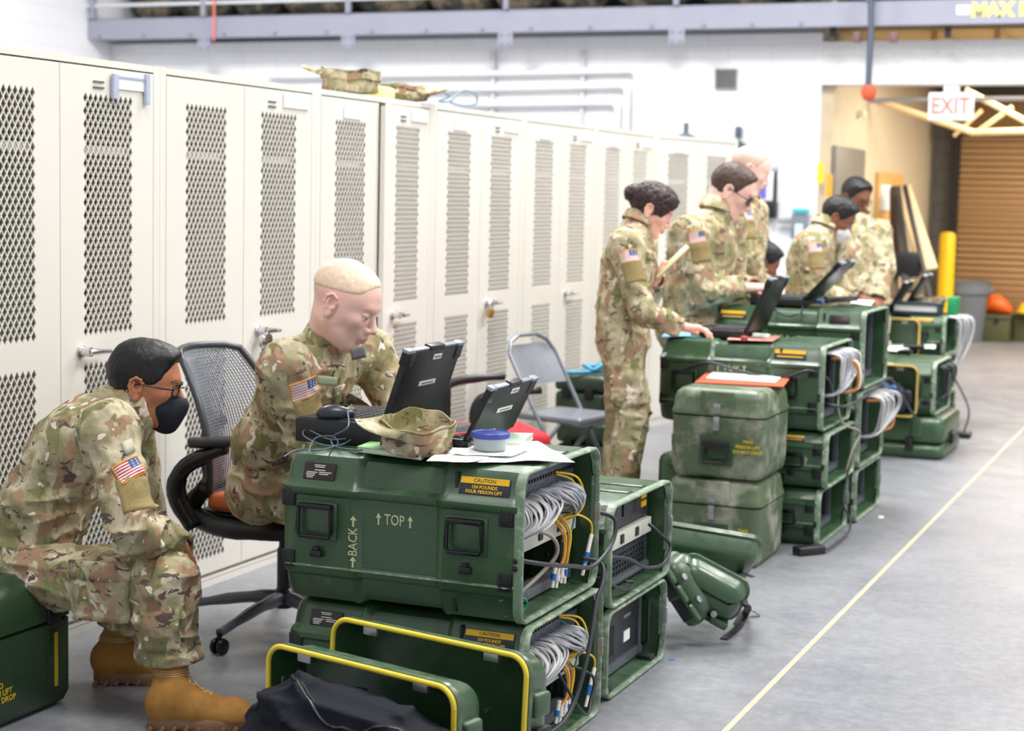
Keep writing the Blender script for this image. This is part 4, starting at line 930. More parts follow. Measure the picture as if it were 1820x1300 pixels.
# ================================================================== smooth bodies from blended volumes
def _hash(i, j, k, seed):
    n = (i*73856093) ^ (j*19349663) ^ (k*83492791) ^ (seed*2654435)
    n = (n ^ (n >> 13))*1274126177 & 0x7fffffff
    return ((n ^ (n >> 16)) & 0xffff)/65535.0
def vnoise(P, f, seed=0):
    Q = P*f; I = np.floor(Q).astype(np.int64); t = Q-I; t = t*t*(3-2*t); out = 0
    for a in (0, 1):
        for b in (0, 1):
            for c in (0, 1):
                w_ = (t[:, 0] if a else 1-t[:, 0])*(t[:, 1] if b else 1-t[:, 1])*(t[:, 2] if c else 1-t[:, 2])
                out = out+w_*_hash(I[:, 0]+a, I[:, 1]+b, I[:, 2]+c, seed)
    return out
class Fld:
    def __init__(s, lo, hi, h):
        s.h = h; s.lo = np.array(lo, float); s.ax = [np.arange(lo[i], hi[i]+h, h) for i in range(3)]
        s.F = np.full([len(a) for a in s.ax], .08, np.float32)
    def _sub(s, lo, hi):
        sl = []
        for i in range(3):
            a = int(max(0, math.floor((lo[i]-s.lo[i])/s.h))); b = int(min(len(s.ax[i]), math.ceil((hi[i]-s.lo[i])/s.h)+1))
            if b <= a: return None, None
            sl.append(slice(a, b))
        X = s.ax[0][sl[0]][:, None, None]; Y = s.ax[1][sl[1]][None, :, None]; Z = s.ax[2][sl[2]][None, None, :]
        return tuple(sl), (X, Y, Z)
    def _ap(s, lo, hi, fn, k, mode):
        pad = max(k, .02)+2.5*s.h
        sl, g = s._sub(np.array(lo)-pad, np.array(hi)+pad)
        if sl is None: return s
        d = fn(*g); A = s.F[sl]
        if mode == 'u': a, b, sg = A, d, 1
        elif mode == 's': a, b, sg = -A, d, -1
        else: a, b, sg = -A, -d, -1
        if k > 0:
            hh = np.clip(.5+.5*(a-b)/k, 0, 1); r = a*(1-hh)+b*hh-k*hh*(1-hh)
        else: r = np.minimum(a, b)
        s.F[sl] = sg*r; return s
    def cap(s, a, b, ra, rb=None, k=.02, mode='u', flat=None):
        a = np.array(a, float); b = np.array(b, float); rb = ra if rb is None else rb; ab = b-a; L2 = max(1e-9, ab@ab); R = max(ra, rb)
        if flat is not None: fw = nrm(flat[0]); fq = flat[1]; R = R*max(1, 1/fq)
        def fn(X, Y, Z):
            x, y, z = X-a[0], Y-a[1], Z-a[2]
            t = np.clip((x*ab[0]+y*ab[1]+z*ab[2])/L2, 0, 1)
            x, y, z = x-t*ab[0], y-t*ab[1], z-t*ab[2]
            if flat is not None:
                q = (x*fw[0]+y*fw[1]+z*fw[2])*(fq-1); x, y, z = x+q*fw[0], y+q*fw[1], z+q*fw[2]
            return np.sqrt(x*x+y*y+z*z)-(ra+(rb-ra)*t)
        return s._ap(np.minimum(a, b)-R, np.maximum(a, b)+R, fn, k, mode)
    def chain(s, pts, rs, k=.02, mode='u', flat=None):
        for i in range(len(pts)-1): s.cap(pts[i], pts[i+1], rs[i], rs[i+1], k if i == 0 else min(k, .012), mode, flat)
        return s
    def ell(s, c, r, R=None, k=.02, mode='u'):
        c = np.array(c, float); r = np.array(r, float); R = np.eye(3) if R is None else np.array(R, float)
        def fn(X, Y, Z):
            x, y, z = X-c[0], Y-c[1], Z-c[2]
            q = [(x*R[i][0]+y*R[i][1]+z*R[i][2]) for i in range(3)]
            k0 = np.sqrt((q[0]/r[0])**2+(q[1]/r[1])**2+(q[2]/r[2])**2); k1 = np.sqrt((q[0]/r[0]**2)**2+(q[1]/r[1]**2)**2+(q[2]/r[2]**2)**2)
            return k0*(k0-1)/np.maximum(k1, 1e-6)
        e = np.sqrt(((R.T*r)**2).sum(1)); return s._ap(c-e, c+e, fn, k, mode)
    def box(s, c, hd, rd=.01, R=None, k=.01, mode='u'):
        c = np.array(c, float); hd = np.array(hd, float)-rd; R = np.eye(3) if R is None else np.array(R, float)
        def fn(X, Y, Z):
            x, y, z = X-c[0], Y-c[1], Z-c[2]
            q = [np.abs(x*R[i][0]+y*R[i][1]+z*R[i][2])-hd[i] for i in range(3)]
            o = np.sqrt(np.maximum(q[0], 0)**2+np.maximum(q[1], 0)**2+np.maximum(q[2], 0)**2)
            return o+np.minimum(np.maximum(np.maximum(q[0], q[1]), q[2]), 0)-rd
        e = (np.abs(R.T)*(hd+rd)).sum(1); return s._ap(c-e, c+e, fn, k, mode)
    def cut(s, p, n, rad, k=.004):
        """keep the side opposite to n within a sphere of influence"""
        p = np.array(p, float); n = nrm(n)
        def fn(X, Y, Z):
            d = (X-p[0])*n[0]+(Y-p[1])*n[1]+(Z-p[2])*n[2]
            far = np.sqrt((X-p[0])**2+(Y-p[1])**2+(Z-p[2])**2)-rad
            return np.where(far > 0, -.2, d)
        return s._ap(p-rad, p+rad, fn, k, 'i')
    def warp(s, fn, rng=.03):
        m = np.abs(s.F) < rng; idx = np.argwhere(m)
        P = np.stack([s.ax[i][idx[:, i]] for i in range(3)], 1); s.F[m] += fn(P).astype(np.float32); return s
    def mesh(s, T=None):
        F = s.F; ins = F < 0
        A = [ins[a:ins.shape[0]-1+a, b:ins.shape[1]-1+b, c:ins.shape[2]-1+c] for a in (0, 1) for b in (0, 1) for c in (0, 1)]
        cnt = sum(x.astype(np.int8) for x in A); act = (cnt > 0) & (cnt < 8); idx = np.argwhere(act)
        ids = np.full(act.shape, -1, np.int64); ids[act] = np.arange(len(idx))
        acc = np.zeros((len(idx), 3)); n = np.zeros(len(idx))
        cs = [(a, b, c) for a in (0, 1) for b in (0, 1) for c in (0, 1)]
        for u in cs:
            for ax in range(3):
                if u[ax] == 1: continue
                v = list(u); v[ax] = 1
                fa = F[idx[:, 0]+u[0], idx[:, 1]+u[1], idx[:, 2]+u[2]].astype(float); fb = F[idx[:, 0]+v[0], idx[:, 1]+v[1], idx[:, 2]+v[2]].astype(float)
                cr = (fa < 0) != (fb < 0); t = np.where(cr, fa/np.where(cr, fa-fb, 1), 0)
                o = np.array(u, float)[None, :].repeat(len(idx), 0); o[:, ax] += t; acc[cr] += o[cr]; n[cr] += 1
        V = s.lo+(idx+acc/np.maximum(n, 1)[:, None])*s.h; faces = []
        for ax in range(3):
            o1, o2 = [(1, 2), (2, 0), (0, 1)][ax]; sh = list(F.shape); sh[ax] -= 1
            a_ = [slice(0, sh[i]) for i in range(3)]; b_ = list(a_); b_[ax] = slice(1, sh[ax]+1)
            ia = ins[tuple(a_)]; ib = ins[tuple(b_)]; e = np.argwhere(ia != ib)
            e = e[(e[:, o1] > 0) & (e[:, o2] > 0) & (e[:, o1] < F.shape[o1]-1) & (e[:, o2] < F.shape[o2]-1)]
            if not len(e): continue
            def cid(d1, d2):
                q = e.copy(); q[:, o1] -= d1; q[:, o2] -= d2; return ids[q[:, 0], q[:, 1], q[:, 2]]
            Q = np.stack([cid(1, 1), cid(0, 1), cid(0, 0), cid(1, 0)], 1); fl = ~ia[e[:, 0], e[:, 1], e[:, 2]]; Q[fl] = Q[fl][:, ::-1]
            faces.append(Q[(Q >= 0).all(1)])
        Q = np.concatenate(faces)
        return (V if T is None else V @ np.array(T[0]).T+np.array(T[1])), Q
def np_mesh(name, parts, mats, parent, matfn=None, label=None, relax=1):
    """parts: list of (V, Q, material index or array)"""
    off = 0; VV = []; QQ = []; MI = []
    for V, Q, mi in parts:
        VV.append(V); QQ.append(Q+off); MI.append(np.full(len(Q), mi) if np.isscalar(mi) else mi); off += len(V)
    V = np.concatenate(VV); Q = np.concatenate(QQ); MI = np.concatenate(MI).astype(np.int32)
    for _ in range(relax):      # light smoothing
        A = np.zeros_like(V); n = np.zeros(len(V))
        for i in range(4):
            a, b = Q[:, i], Q[:, (i+1) % 4]
            for ax in range(3):
                A[:, ax] += np.bincount(a, V[b, ax], len(V))+np.bincount(b, V[a, ax], len(V))
            n += np.bincount(a, minlength=len(V))+np.bincount(b, minlength=len(V))
        V = V*.5+.5*A/np.maximum(n, 1)[:, None]
    me = bpy.data.meshes.new(name); me.vertices.add(len(V)); me.loops.add(len(Q)*4); me.polygons.add(len(Q))
    me.vertices.foreach_set('co', V.astype(np.float32).ravel()); me.loops.foreach_set('vertex_index', Q.astype(np.int32).ravel())
    me.polygons.foreach_set('loop_start', np.arange(0, len(Q)*4, 4, dtype=np.int32)); me.polygons.foreach_set('loop_total', np.full(len(Q), 4, np.int32))
    me.update(calc_edges=True); me.validate()
    for m in mats: me.materials.append(m)
    if len(me.polygons) == len(MI): me.polygons.foreach_set('material_index', MI)
    me.polygons.foreach_set('use_smooth', np.ones(len(me.polygons), bool))
    o = bpy.data.objects.new(name, me); COL.objects.link(o)
    if parent is not None: o.parent = parent; o.matrix_parent_inverse = pm(parent).inverted()
    if label: o['label'] = label
    return o
from mathutils.bvhtree import BVHTree
def tree_of(o):
    me = o.data; M = pm(o)
    return BVHTree.FromPolygons([M @ v.co for v in me.vertices], [tuple(p.vertices) for p in me.polygons])
def patch(name, tree, c, xd, yd, w_, h_, parent, mats, nx=8, ny=6, off=.003, thick=.003, mfn=None, label=None, rnd=0):
    """cloth patch laid on the surface under it; c is outside the surface"""
    xd = Vector(nrm(xd)); yd = Vector(nrm(np.array(yd)-np.array(xd)*float(Vector(yd).dot(xd)))); nd = xd.cross(yd); c = Vector(c); P = []; N = []
    base = tree.ray_cast(c+nd*.15, -nd)
    b0 = base[0] if base[0] is not None else c
    for j in range(ny+1):
        for i in range(nx+1):
            q = c+xd*(i/nx-.5)*w_+yd*(j/ny-.5)*h_; r = tree.ray_cast(q+nd*.15, -nd)
            p = r[0] if r[0] is not None and (r[0]-q).dot(nd) > (b0-c).dot(nd)-.04 else q+nd*((b0-c).dot(nd))
            P.append(p+nd*off)
    P2 = list(P)
    for _ in range(2):          # stiff cloth: smooth the relief a little
        for j in range(ny+1):
            for i in range(nx+1):
                nb = [P2[jj*(nx+1)+ii] for ii, jj in ((i-1, j), (i+1, j), (i, j-1), (i, j+1)) if 0 <= ii <= nx and 0 <= jj <= ny]
                k = j*(nx+1)+i; av = sum(nb, Vector())/len(nb); dn = (av-P2[k]).dot(nd); P[k] = P2[k]+nd*max(0, dn*.6)
        P2 = list(P)
    n = len(P); vs = [tuple(p) for p in P]+[tuple(p-nd*(thick+.004)) for p in P]; fs = []; mi = []
    for j in range(ny):
        for i in range(nx):
            a = j*(nx+1)+i; fs.append((a, a+1, a+nx+2, a+nx+1)); mi.append(mfn(i, j) if mfn else 0)
    bd = [i for i in range(nx)]+[nx+(nx+1)*j for j in range(ny)]+[(nx+1)*(ny+1)-1-i for i in range(nx)]+[(nx+1)*(ny-j) for j in range(ny)]
    for k in range(len(bd)):
        a, b = bd[k], bd[(k+1) % len(bd)]; fs.append((a, a+n, b+n, b)); mi.append(mats[1] if False else 0)
    me = bpy.data.meshes.new(name); me.from_pydata(vs, [], fs)
    for m in mats: me.materials.append(m)
    me.polygons.foreach_set('material_index', mi); me.polygons.foreach_set('use_smooth', [True]*len(fs))
    o = bpy.data.objects.new(name, me); COL.objects.link(o); o.parent = parent; o.matrix_parent_inverse = pm(parent).inverted()
    if label: o['label'] = label
    return o
FR = plain('flag_red', (188, 50, 62), .7, 0, 0); FW = plain('flag_white', (236, 232, 230), .7, 0, 0); FB = plain('flag_blue', (84, 100, 150), .7, 0, 0); FY = plain('flag_border', (214, 160, 40), .7, 0, 0)
FP = plain('flag_pale_red', (224, 150, 150), .7, 0, 0)
def flag(tree, c, xd, yd, parent, sc=1.0, faded=False):
    """reversed shoulder flag: blue field at the forward upper corner"""
    NX, NY = 24, 15
    def mf(i, j):
        if i == 0 or j == 0 or i == NX-1 or j == NY-1: return 3
        if i >= NX-1-10 and j >= 7: return 1 if (i+2*(j % 2)) % 4 == 0 and j % 2 == 0 else 2
        return 0 if j % 2 == 1 else 1
    return patch('flag_patch', tree, c, xd, yd, .092*sc, .060*sc, parent, [FP if faded else FR, FW, FB, FY], NX, NY, .004, .003, mf, label='embroidered flag shoulder patch')

# ------------------------------------------------ cloth and skin materials
def camo(name, seed=0, gain=1.0):
    n = NT(name)
    def c(rgb): return tuple(min(1, v*gain) for v in S(rgb))
    L = (seed*3.1, seed*1.7, seed*5.3)
    v1 = n.map((1, 1, 1), (0, 0, 0), L)
    big = n.noise(8, 3, .55, v1, .4)
    base = n.ramp(big, [(.36, c((134, 128, 94))), (.46, c((164, 154, 122))), (.56, c((196, 184, 156))), (.66, c((158, 150, 114)))])
    g = n.ramp(n.noise(13, 3, .55, n.map((1, 1, .7), (.2, .1, .4), L), .5), [(.555, (0, 0, 0)), (.60, (1, 1, 1))])
    col = n.mix(g, base, c((124, 122, 82)))
    b = n.ramp(n.noise(14, 3, .55, n.map((1, 1, .8), (.6, .3, .2), (L[1], L[2]+3, L[0])), .5), [(.555, (0, 0, 0)), (.59, (1, 1, 1))])
    col = n.mix(b, col, c((158, 128, 102)))
    w_ = n.ramp(n.noise(22, 2, .5, n.map((1, 1, .8), (.9, .2, .7), (L[2]+9, L[0], L[1])), .3), [(.655, (0, 0, 0)), (.67, (1, 1, 1))])
    col = n.mix(w_, col, c((220, 206, 190)))
    d = n.ramp(n.noise(21, 3, .6, n.map((.75, .75, 1.35), (.3, .9, .1), (L[0]+5, L[2], L[1])), .6), [(.61, (0, 0, 0)), (.625, (1, 1, 1))])
    col = n.mix(d, col, c((98, 82, 78)))
    bb = n.bump(n.noise(20, 5, .62, None, .8), .55, .008)
    n.bump(n.noise(900, 1), .12, .0004, bb)
    return n.set(col, .85, 0, .2)
CAMO = camo('camouflage_cloth', 0, 1.05); CAMO2 = camo('camouflage_cloth_light', 1, 1.16); CAMO3 = camo('camouflage_cloth_worn', 2, 1.10)
VEL = plain('tan_velcro', (148, 130, 86), .95, 0, .12, 150)
def skin(name, rgb, red=.25):
    n = NT(name); b = S(rgb); r = (min(1, b[0]*1.05), b[1]*.72, b[2]*.68)
    f = n.ramp(n.noise(9, 2, .4), [(.3, b), (.8, tuple(b[i]*(1-red*.5)+r[i]*red*.5 for i in range(3)))])
    n.bump(n.noise(350, 2), .06, .0006)
    return n.set(f, .48, 0, .35, Subsurface_Weight=.12, Subsurface_Radius=(.012, .005, .003), Subsurface_Scale=.6)
SK_TAN = skin('skin_tan', (176, 116, 84)); SK_FAIR = skin('skin_fair', (244, 200, 184), .42); SK_PALE = skin('skin_pale', (238, 186, 168), .4); SK_BROWN = skin('skin_brown', (140, 92, 68))
LIP_F = skin('lip_pink', (216, 150, 140)); LIP_B = skin('lip_brown', (124, 74, 62)); EYEM = plain('eye_white', (226, 220, 214), .25); IRIS = plain('iris', (52, 48, 44), .15)
def hairm(name, rgb, st=.5, lo=.6, hi=1.35):
    n = NT(name); b = S(rgb); f = n.noise(160, 3, .7, n.map((1, 1, .25)))
    n.bump(f, st, .003)
    return n.set(n.ramp(f, [(.3, tuple(v*lo for v in b)), (.7, tuple(min(1, v*hi) for v in b))]), .45, 0, .4)
H_BLACK = hairm('black_hair', (22, 19, 20)); H_BLOND = hairm('blond_hair', (240, 210, 184), .15, .85, 1.1); H_FADE = skin('shaved_sides', (230, 190, 164), .1); H_DARK = hairm('dark_brown_hair', (52, 34, 36)); H_BROWN = hairm('brown_hair', (74, 54, 46)); H_GREY = hairm('grey_stubble', (206, 172, 160), .12, .85, 1.1); BROW_B = plain('pale_brow', (206, 160, 130), .7)

def head_field(h, hs=1.0, jaw=1.0, nose=1.0, cheek=1.0, neck_to=None, neck_r=.056):
    lo = [-.15, -.12, -.19]; hi = [.15, .12, .15]
    if neck_to is not None:
        for i in range(3): lo[i] = min(lo[i], neck_to[i]-.09); hi[i] = max(hi[i], neck_to[i]+.09)
    f = Fld(lo, hi, h)
    f.ell((-.014, 0, .036), (.096, .076, .083), k=0)
    f.ell((.028, 0, .020), (.060, .066, .075), k=.03)
    f.ell((.036, 0, -.035), (.050, .056, .062), k=.03)
    f.ell((.028, 0, -.062), (.050, .046*jaw, .044), k=.03)
    for s_ in (-1, 1):
        f.cap((.002, s_*.052*jaw, -.052), (.055, s_*.026*jaw, -.094), .018, .016, k=.028)
        f.ell((.056, s_*.042, -.018), (.022, .019, .018), k=.02)
        f.ell((.008, s_*.058, -.014), (.03, .012, .03), k=.02)
    f.ell((.071, 0, -.096), (.017, .021*jaw, .016), k=.022)
    f.cap((.077, -.026, .026), (.077, .026, .026), .0105, k=.018)
    f.cap((.083, -.008, .028), (.083, .008, .028), .009, k=.012)
    for s_ in (-1, 1): f.ell((.094, s_*.031, .005), (.016, .016, .0115), k=.012, mode='s')
    f.cap((.084, 0, .012), (.104*1.0+.004*nose, 0, -.026), .0075, .0105, k=.010)
    f.ell((.104+.003*nose, 0, -.030), (.0105, .0105, .009), k=.007)
    for s_ in (-1, 1): f.ell((.096, s_*.0125, -.034), (.0105, .0075, .0075), k=.006)
    for s_ in (-1, 1): f.ell((.101, s_*.0065, -.0415), (.005, .0032, .003), k=.003, mode='s')
    for s_ in (-1, 1):
        f.ell((.0735, s_*.031, .005), (.0135, .0135, .0125), k=.004)
        f.ell((.0757, s_*.031, .0080), (.0135, .0155, .0088), k=.004)       # upper lids lowered
        f.ell((.075, s_*.031, -.0035), (.0125, .0145, .006), k=.005)
    f.ell((.086, 0, -.052), (.012, .022, .012), k=.014)
    f.ell((.0925, 0, -.0595), (.0085, .021, .0052), k=.006); f.ell((.0915, 0, -.0705), (.0085, .0185, .006), k=.006)
    f.cap((.1015, -.018, -.0650), (.1015, .018, -.0650), .0028, k=.004, mode='s')
    f.cap((.090, -.012, -.083), (.090, .012, -.083), .005, k=.010, mode='s')
    for s_ in (-1, 1):
        R = [(math.cos(.25), 0, math.sin(.25)), (0, 1, 0), (-math.sin(.25), 0, math.cos(.25))]
        f.ell((-.010, s_*.078, -.006), (.0185, .0085, .032), R, k=.006)
        f.ell((-.003, s_*.0880, -.001), (.0115, .0085, .021), R, k=.004, mode='s')
        ep = [(.006, .078, -.014), (.008, .080, .006), (.004, .084, .022), (-.010, .087, .028), (-.024, .088, .018), (-.027, .087, .0), (-.020, .085, -.018), (-.008, .082, -.034)]
        f.chain([(a_, s_*b_, c_) for a_, b_, c_ in ep], [.0038]*8, k=.003); f.cap((.004, s_*.082, -.006), (.001, s_*.083, -.012), .004, .004, k=.003)
        f.chain([(-.014, s_*.0855, .014), (-.017, s_*.0855, .0), (-.010, s_*.0845, -.014)], [.003]*3, k=.003)
        f.ell((-.006, s_*.080, -.033), (.009, .006, .009), k=.006)
    nt = np.array([-.045, 0, -.16]) if neck_to is None else np.array(neck_to)
    f.cap((-.028, 0, -.045), nt, neck_r*.96, neck_r*1.08, k=.03)
    f.cap((.02, 0, -.09), nt+np.array([.035, 0, 0]), .022, .03, k=.03)
    return f
def head_mats(V, Q, lips=True):
    C_ = V[Q].mean(1); mi = np.zeros(len(Q), int)
    x, y, z = C_[:, 0], np.abs(C_[:, 1]), C_[:, 2]
    if lips: mi[(x > .087) & (y < .021) & (z < -.0565) & (z > -.0755) & (y < .021-.9*np.abs(z+.066))] = 1
    e = (x > .072) & (((y-.031)/.0135)**2+((z+.0008)/.0016)**2 < 1); mi[e] = 2
    ir = e & (((y-.031)/.006)**2 < 1); mi[ir] = 3
    mi[(x > .07) & (((y-.031)/.0155)**2+((z-.0008)/.0012)**2 < 1) & (mi == 0)] = 3
    return mi
def hair_field(h, style):
    f = Fld((-.18, -.13, -.15), (.14, .13, .18), h)
    t = {'crop': .003, 'thick': .006, 'buzz': .0012, 'top': .0034, 'stubble': .0014, 'short': .0035, 'bun': .013}[style]
    f.ell((-.014, 0, .036), (.096+t, .076+t*.8, .083+t), k=0)
    f.ell((.024, 0, .024), (.061+t, .066+t*.8, .075+t*.9), k=.03)
    f.ell((.002, 0, -.01), (.075, .068+t*.5, .05), k=.02)
    if style == 'crop': f.ell((.004, 0, .078), (.090, .062, .048), k=.03); f.ell((.060, 0, .086), (.030, .048, .026), k=.02)
    if style == 'thick': f.ell((.006, 0, .080), (.090, .062, .050), k=.03); f.ell((.052, 0, .086), (.034, .052, .030), k=.02)
    if style == 'short': f.ell((.000, 0, .076), (.084, .056, .043), k=.03); f.ell((.052, 0, .082), (.026, .044, .022), k=.02)
    if style == 'bun':
        f.ell((.030, 0, .070), (.066, .070, .050), k=.03); f.ell((-.118, 0, .030), (.038, .046, .042), k=.010)
        f.ell((.082, .03, .040), (.024, .035, .034), k=.02); f.ell((.082, -.03, .034), (.024, .034, .038), k=.02)
    # hairline: temples and nape
    p1 = {'crop': (.056, 0, .030), 'thick': (.054, 0, .040), 'short': (.050, 0, .046), 'buzz': (.052, 0, .052), 'top': (.056, 0, .055), 'stubble': (.045, 0, .055), 'bun': (.070, 0, .010)}[style]
    f.cut(p1, nrm((.90, 0, -.44)), .30, .010)
    f.cut((-.03, 0, {'bun': -.066, 'crop': -.068, 'top': .032}.get(style, -.056)), nrm((.24, 0, -.97)), .30, .010)
    for s_ in (-1, 1):
        if style != 'bun': f.ell((.034, s_*.085, -.030), (.034, .05, .040), k=.010, mode='s')
        else: f.ell((.040, s_*.085, -.040), (.034, .05, .034), k=.010, mode='s')
        f.ell((-.006, s_*.086, -.008), (.022, .03, .034), k=.006, mode='s')
    amp = {'crop': .0016, 'thick': .0035, 'buzz': .0003, 'top': .0012, 'stubble': .0003, 'short': .0025, 'bun': .006}[style]
    f.warp(lambda P: amp*(vnoise(P*np.array([1, 1, .6]), 90, 3)-.5)*1.4+amp*(vnoise(P, 200, 5)-.5))
    return f
def hand_field(h, side=1, curl=(.35, .35, .35, .35), spread=.05, thumb=0.0, wl=.07, ph=0):
    f = Fld((-wl-.05, -.11, -.13), (.22, .11, .07), h)
    f.cap((-wl, 0, 0), (.01, 0, 0), .030, .027, k=0, flat=((0, 0, 1), 1.3))
    f.box((.046, 0, 0), (.046, .040, .014), .013, k=.02)
    f.ell((.03, side*.026, -.008), (.034, .017, .016), k=.015)
    L = (.073, .081, .076, .060); ys = (.030, .0105, -.0095, -.029)
    for i in range(4):
        p = np.array([.084-.004*abs(i-1.2), side*ys[i], .001]); a = 0; dy = side*(ys[i]*1.2*spread/.05*.06)
        for j, fr in enumerate((.46, .30, .24)):
            a += curl[i]*(1.0, 1.1, .8)[j]; q = p+L[i]*fr*np.array([math.cos(a), dy*8*.1, -math.sin(a)])
            f.cap(p, q, (.0092, .0086, .0078)[j], (.0086, .0078, .0068)[j], k=.004 if j else .010); f.ell(p+np.array([0, 0, .001]), (.0098,)*3, k=.004) if j else None
            p = q
    t0 = np.array([.018, side*.034, -.008]); t1 = np.array([.050, side*(.060-.02*thumb), -.018-.012*thumb]); t2 = np.array([.080, side*(.066-.035*thumb), -.026-.016*thumb])
    f.cap(t0, t1, .0145, .0115, k=.014); f.cap(t1, t2, .0110, .0088, k=.004)
    return f
def frame(fwd, up):
    f = nrm(fwd); u = np.array(up, float); u = nrm(u-f*(u@f)); l = np.cross(u, f)
    return np.stack([f, l, u], 1)      # columns: forward, left, up
def folds(P, hot, amp=.006, seed=0):
    q = P+.035*np.stack([vnoise(P, 9, seed+1), vnoise(P, 9, seed+2), vnoise(P, 9, seed+3)], 1)
    r1 = 1-np.abs(2*vnoise(q*np.array([1, 1, 1.7]), 11, seed+4)-1); r2 = 1-np.abs(2*vnoise(q*np.array([1.6, 1.6, .8]), 17, seed+5)-1)
    a = np.full(len(P), .55)
    for c, rad, g in hot: a += g*np.exp(-((P-np.array(c))**2).sum(1)/rad**2)
    return -amp*a*((r1**3-.25)*1.5+(r2**3-.25)*.8)
# ================================================================== people
def collar(f, nb, nt, R_, r=.070, ht=.055):
    """stand-up collar around the neck axis nb->nt (world), R_ rows fwd,left,up"""
    u = nrm(nt-nb); a = nb+u*.02; b = nb+u*(.02+ht)
    f.cap(nb-u*.02, b, r+.010, r+.006, k=.02); f.cut(b, u, r*2.2, .004)
    f.cap(a+u*.005, b+u*.1, r-.006, r+.006, k=.004, mode='s')
def person(label, J, hd, cloth=None, sk=None, h=.008, hh=.005, b=1.0, hair=('short', None), seed=0, amp=.006, boots=True, legs=True, cargo=True, hands=True, collar_on=True, neck_cut=None, hem=None, lipm=None, sleeves=(.050, .050), hot_extra=(), hemdir=None, thick=1.0, handN={}, handF={}, ankle=.062, hide_far=False):
    cloth = cloth or CAMO; J = {k: np.array(v, float) for k, v in J.items()}
    e = empty('person', (float(J['pel'][0]), float(J['pel'][1]), 0), label=label, cat='person')
    u = nrm(J['nb']-J['pel']); l = nrm(J['shF']-J['shN']); fw = nrm(np.cross(l, u)); l = np.cross(u, fw); Rr = np.array([fw, l, u])
    ub = nrm(J['che']-J['bel']); lb = l; fb = nrm(np.cross(lb, ub)); Rb = np.array([fb, lb, ub])
    uc = nrm(J['nb']-J['che']); fc = nrm(np.cross(l, uc)); Rc = np.array([fc, l, uc])
    up_ = nrm(J['bel']-J['pel']); fp = nrm(np.cross(l, up_)); Rp = np.array([fp, l, up_])
    # ---- head
    c, fwd, upv, hs = np.array(hd['c']), hd['f'], hd['u'], hd['s']
    F = frame(fwd, upv); toL = lambda P: (F.T @ (np.array(P)-c))/hs
    nbL = toL(J['nb']-u*.03)
    hf = head_field(hh, neck_to=nbL, jaw=hd.get('jaw', 1), nose=hd.get('nose', 1), neck_r=hd.get('neck', .054))
    V, Q = hf.mesh(); mi = head_mats(V, Q, hh < .007); parts = [((V*hs) @ F.T+c, Q, mi)]
    # ---- hidden trunk and arms under the clothes, hands
    lo = np.min([J[k] for k in ('pel', 'nb', 'shN', 'shF', 'elN', 'elF', 'wrN', 'wrF', 'bel', 'che')], 0)-.12; hi = np.max([J[k] for k in ('pel', 'nb', 'shN', 'shF', 'elN', 'elF', 'wrN', 'wrF', 'bel', 'che')], 0)+.12
    f = Fld(lo, hi, .014)
    f.ell(J['pel'], (.09, .13, .09), Rp, k=0); f.ell(J['bel'], (.08, .12, .13), Rb, k=.05); f.ell(J['che'], (.09, .13, .13), Rc, k=.05)
    f.cap(J['nb']-u*.06, J['nb'], .05, .05, k=.03)
    for s_ in 'NF': f.cap(J['nb']-u*.08, J['sh'+s_]*.8+J['nb']*.2-u*.02, .04, .035, k=.03); f.chain([J['sh'+s_]*.85+J['che']*.15, J['el'+s_], J['wr'+s_]], [.038, .033, .026], k=.02)
    V, Q = f.mesh(); parts.append((V, Q, 0))
    for s_, ho, sd in (('N', handN, -1), ('F', handF, 1)):
        if ho is None or not hands: continue
        w_ = J['wr'+s_]; d = nrm(ho.get('d', w_-J['el'+s_])); bn = ho.get('b', (0, 0, 1)); G = frame(d, bn)
        hfld = hand_field(ho.get('h', max(.0028, hh*.8)), side=(1 if sd == -1 else -1), curl=ho.get('curl', (.3, .35, .4, .5)), thumb=ho.get('thumb', .2))
        V, Q = hfld.mesh(); sc = ho.get('s', .98)*b; parts.append(((V*sc) @ G.T+w_+d*.012, Q, 0))
    body = np_mesh('body', parts, [sk, lipm or LIP_F, EYEM, IRIS], e)
    # ---- hair
    for hair in (hair if isinstance(hair, list) else [hair]):
        hf = hair_field(hh, hair[0]); V, Q = hf.mesh(); np_mesh('hair', [((V*hs) @ F.T+c, Q, 0)], [hair[1]], e, relax=1)
    LW = lambda P: F @ (np.array(P)*hs)+c
    if hd.get('brow') is not None:
        m_ = MB()
        for s_ in (-1, 1): m_.tube([LW((.0875, s_*.014, .0245)), LW((.0880, s_*.028, .029)), LW((.0790, s_*.046, .025))], [.0028*hs, .0038*hs, .0018*hs], 6, smooth=3)
        m_.obj('eyebrows', hd['brow'], e, True, 180)
    # ---- jacket
    ks = ('pel', 'nb', 'shN', 'shF', 'elN', 'elF', 'wrN', 'wrF', 'bel', 'che')
    lo = np.min([J[k] for k in ks], 0)-.24*b; hi = np.max([J[k] for k in ks], 0)+.20*b
    f = Fld(lo, hi, h); T = thick*b
    f.ell(J['pel'], (.135*T, .172*T, .13*b), Rp, k=0); f.ell(J['bel'], (.130*T, .168*T, .17*b), Rb, k=.06); f.ell(J['che'], (.132*T, .178*T, .175*b), Rc, k=.06)
    f.cap(J['shN'], J['shF'], .068*b, .068*b, k=.07)
    for s_ in 'NF': f.cap(J['nb']-u*.02, J['sh'+s_]+u*.005, .058*b, .064*b, k=.05)
    for s_ in 'NF':
        f.cap(J['sh'+s_], J['el'+s_], .078*b, .064*b, k=.035); f.cap(J['el'+s_], J['wr'+s_], .063*b, .052*b, k=.02)
        d = nrm(J['wr'+s_]-J['el'+s_])
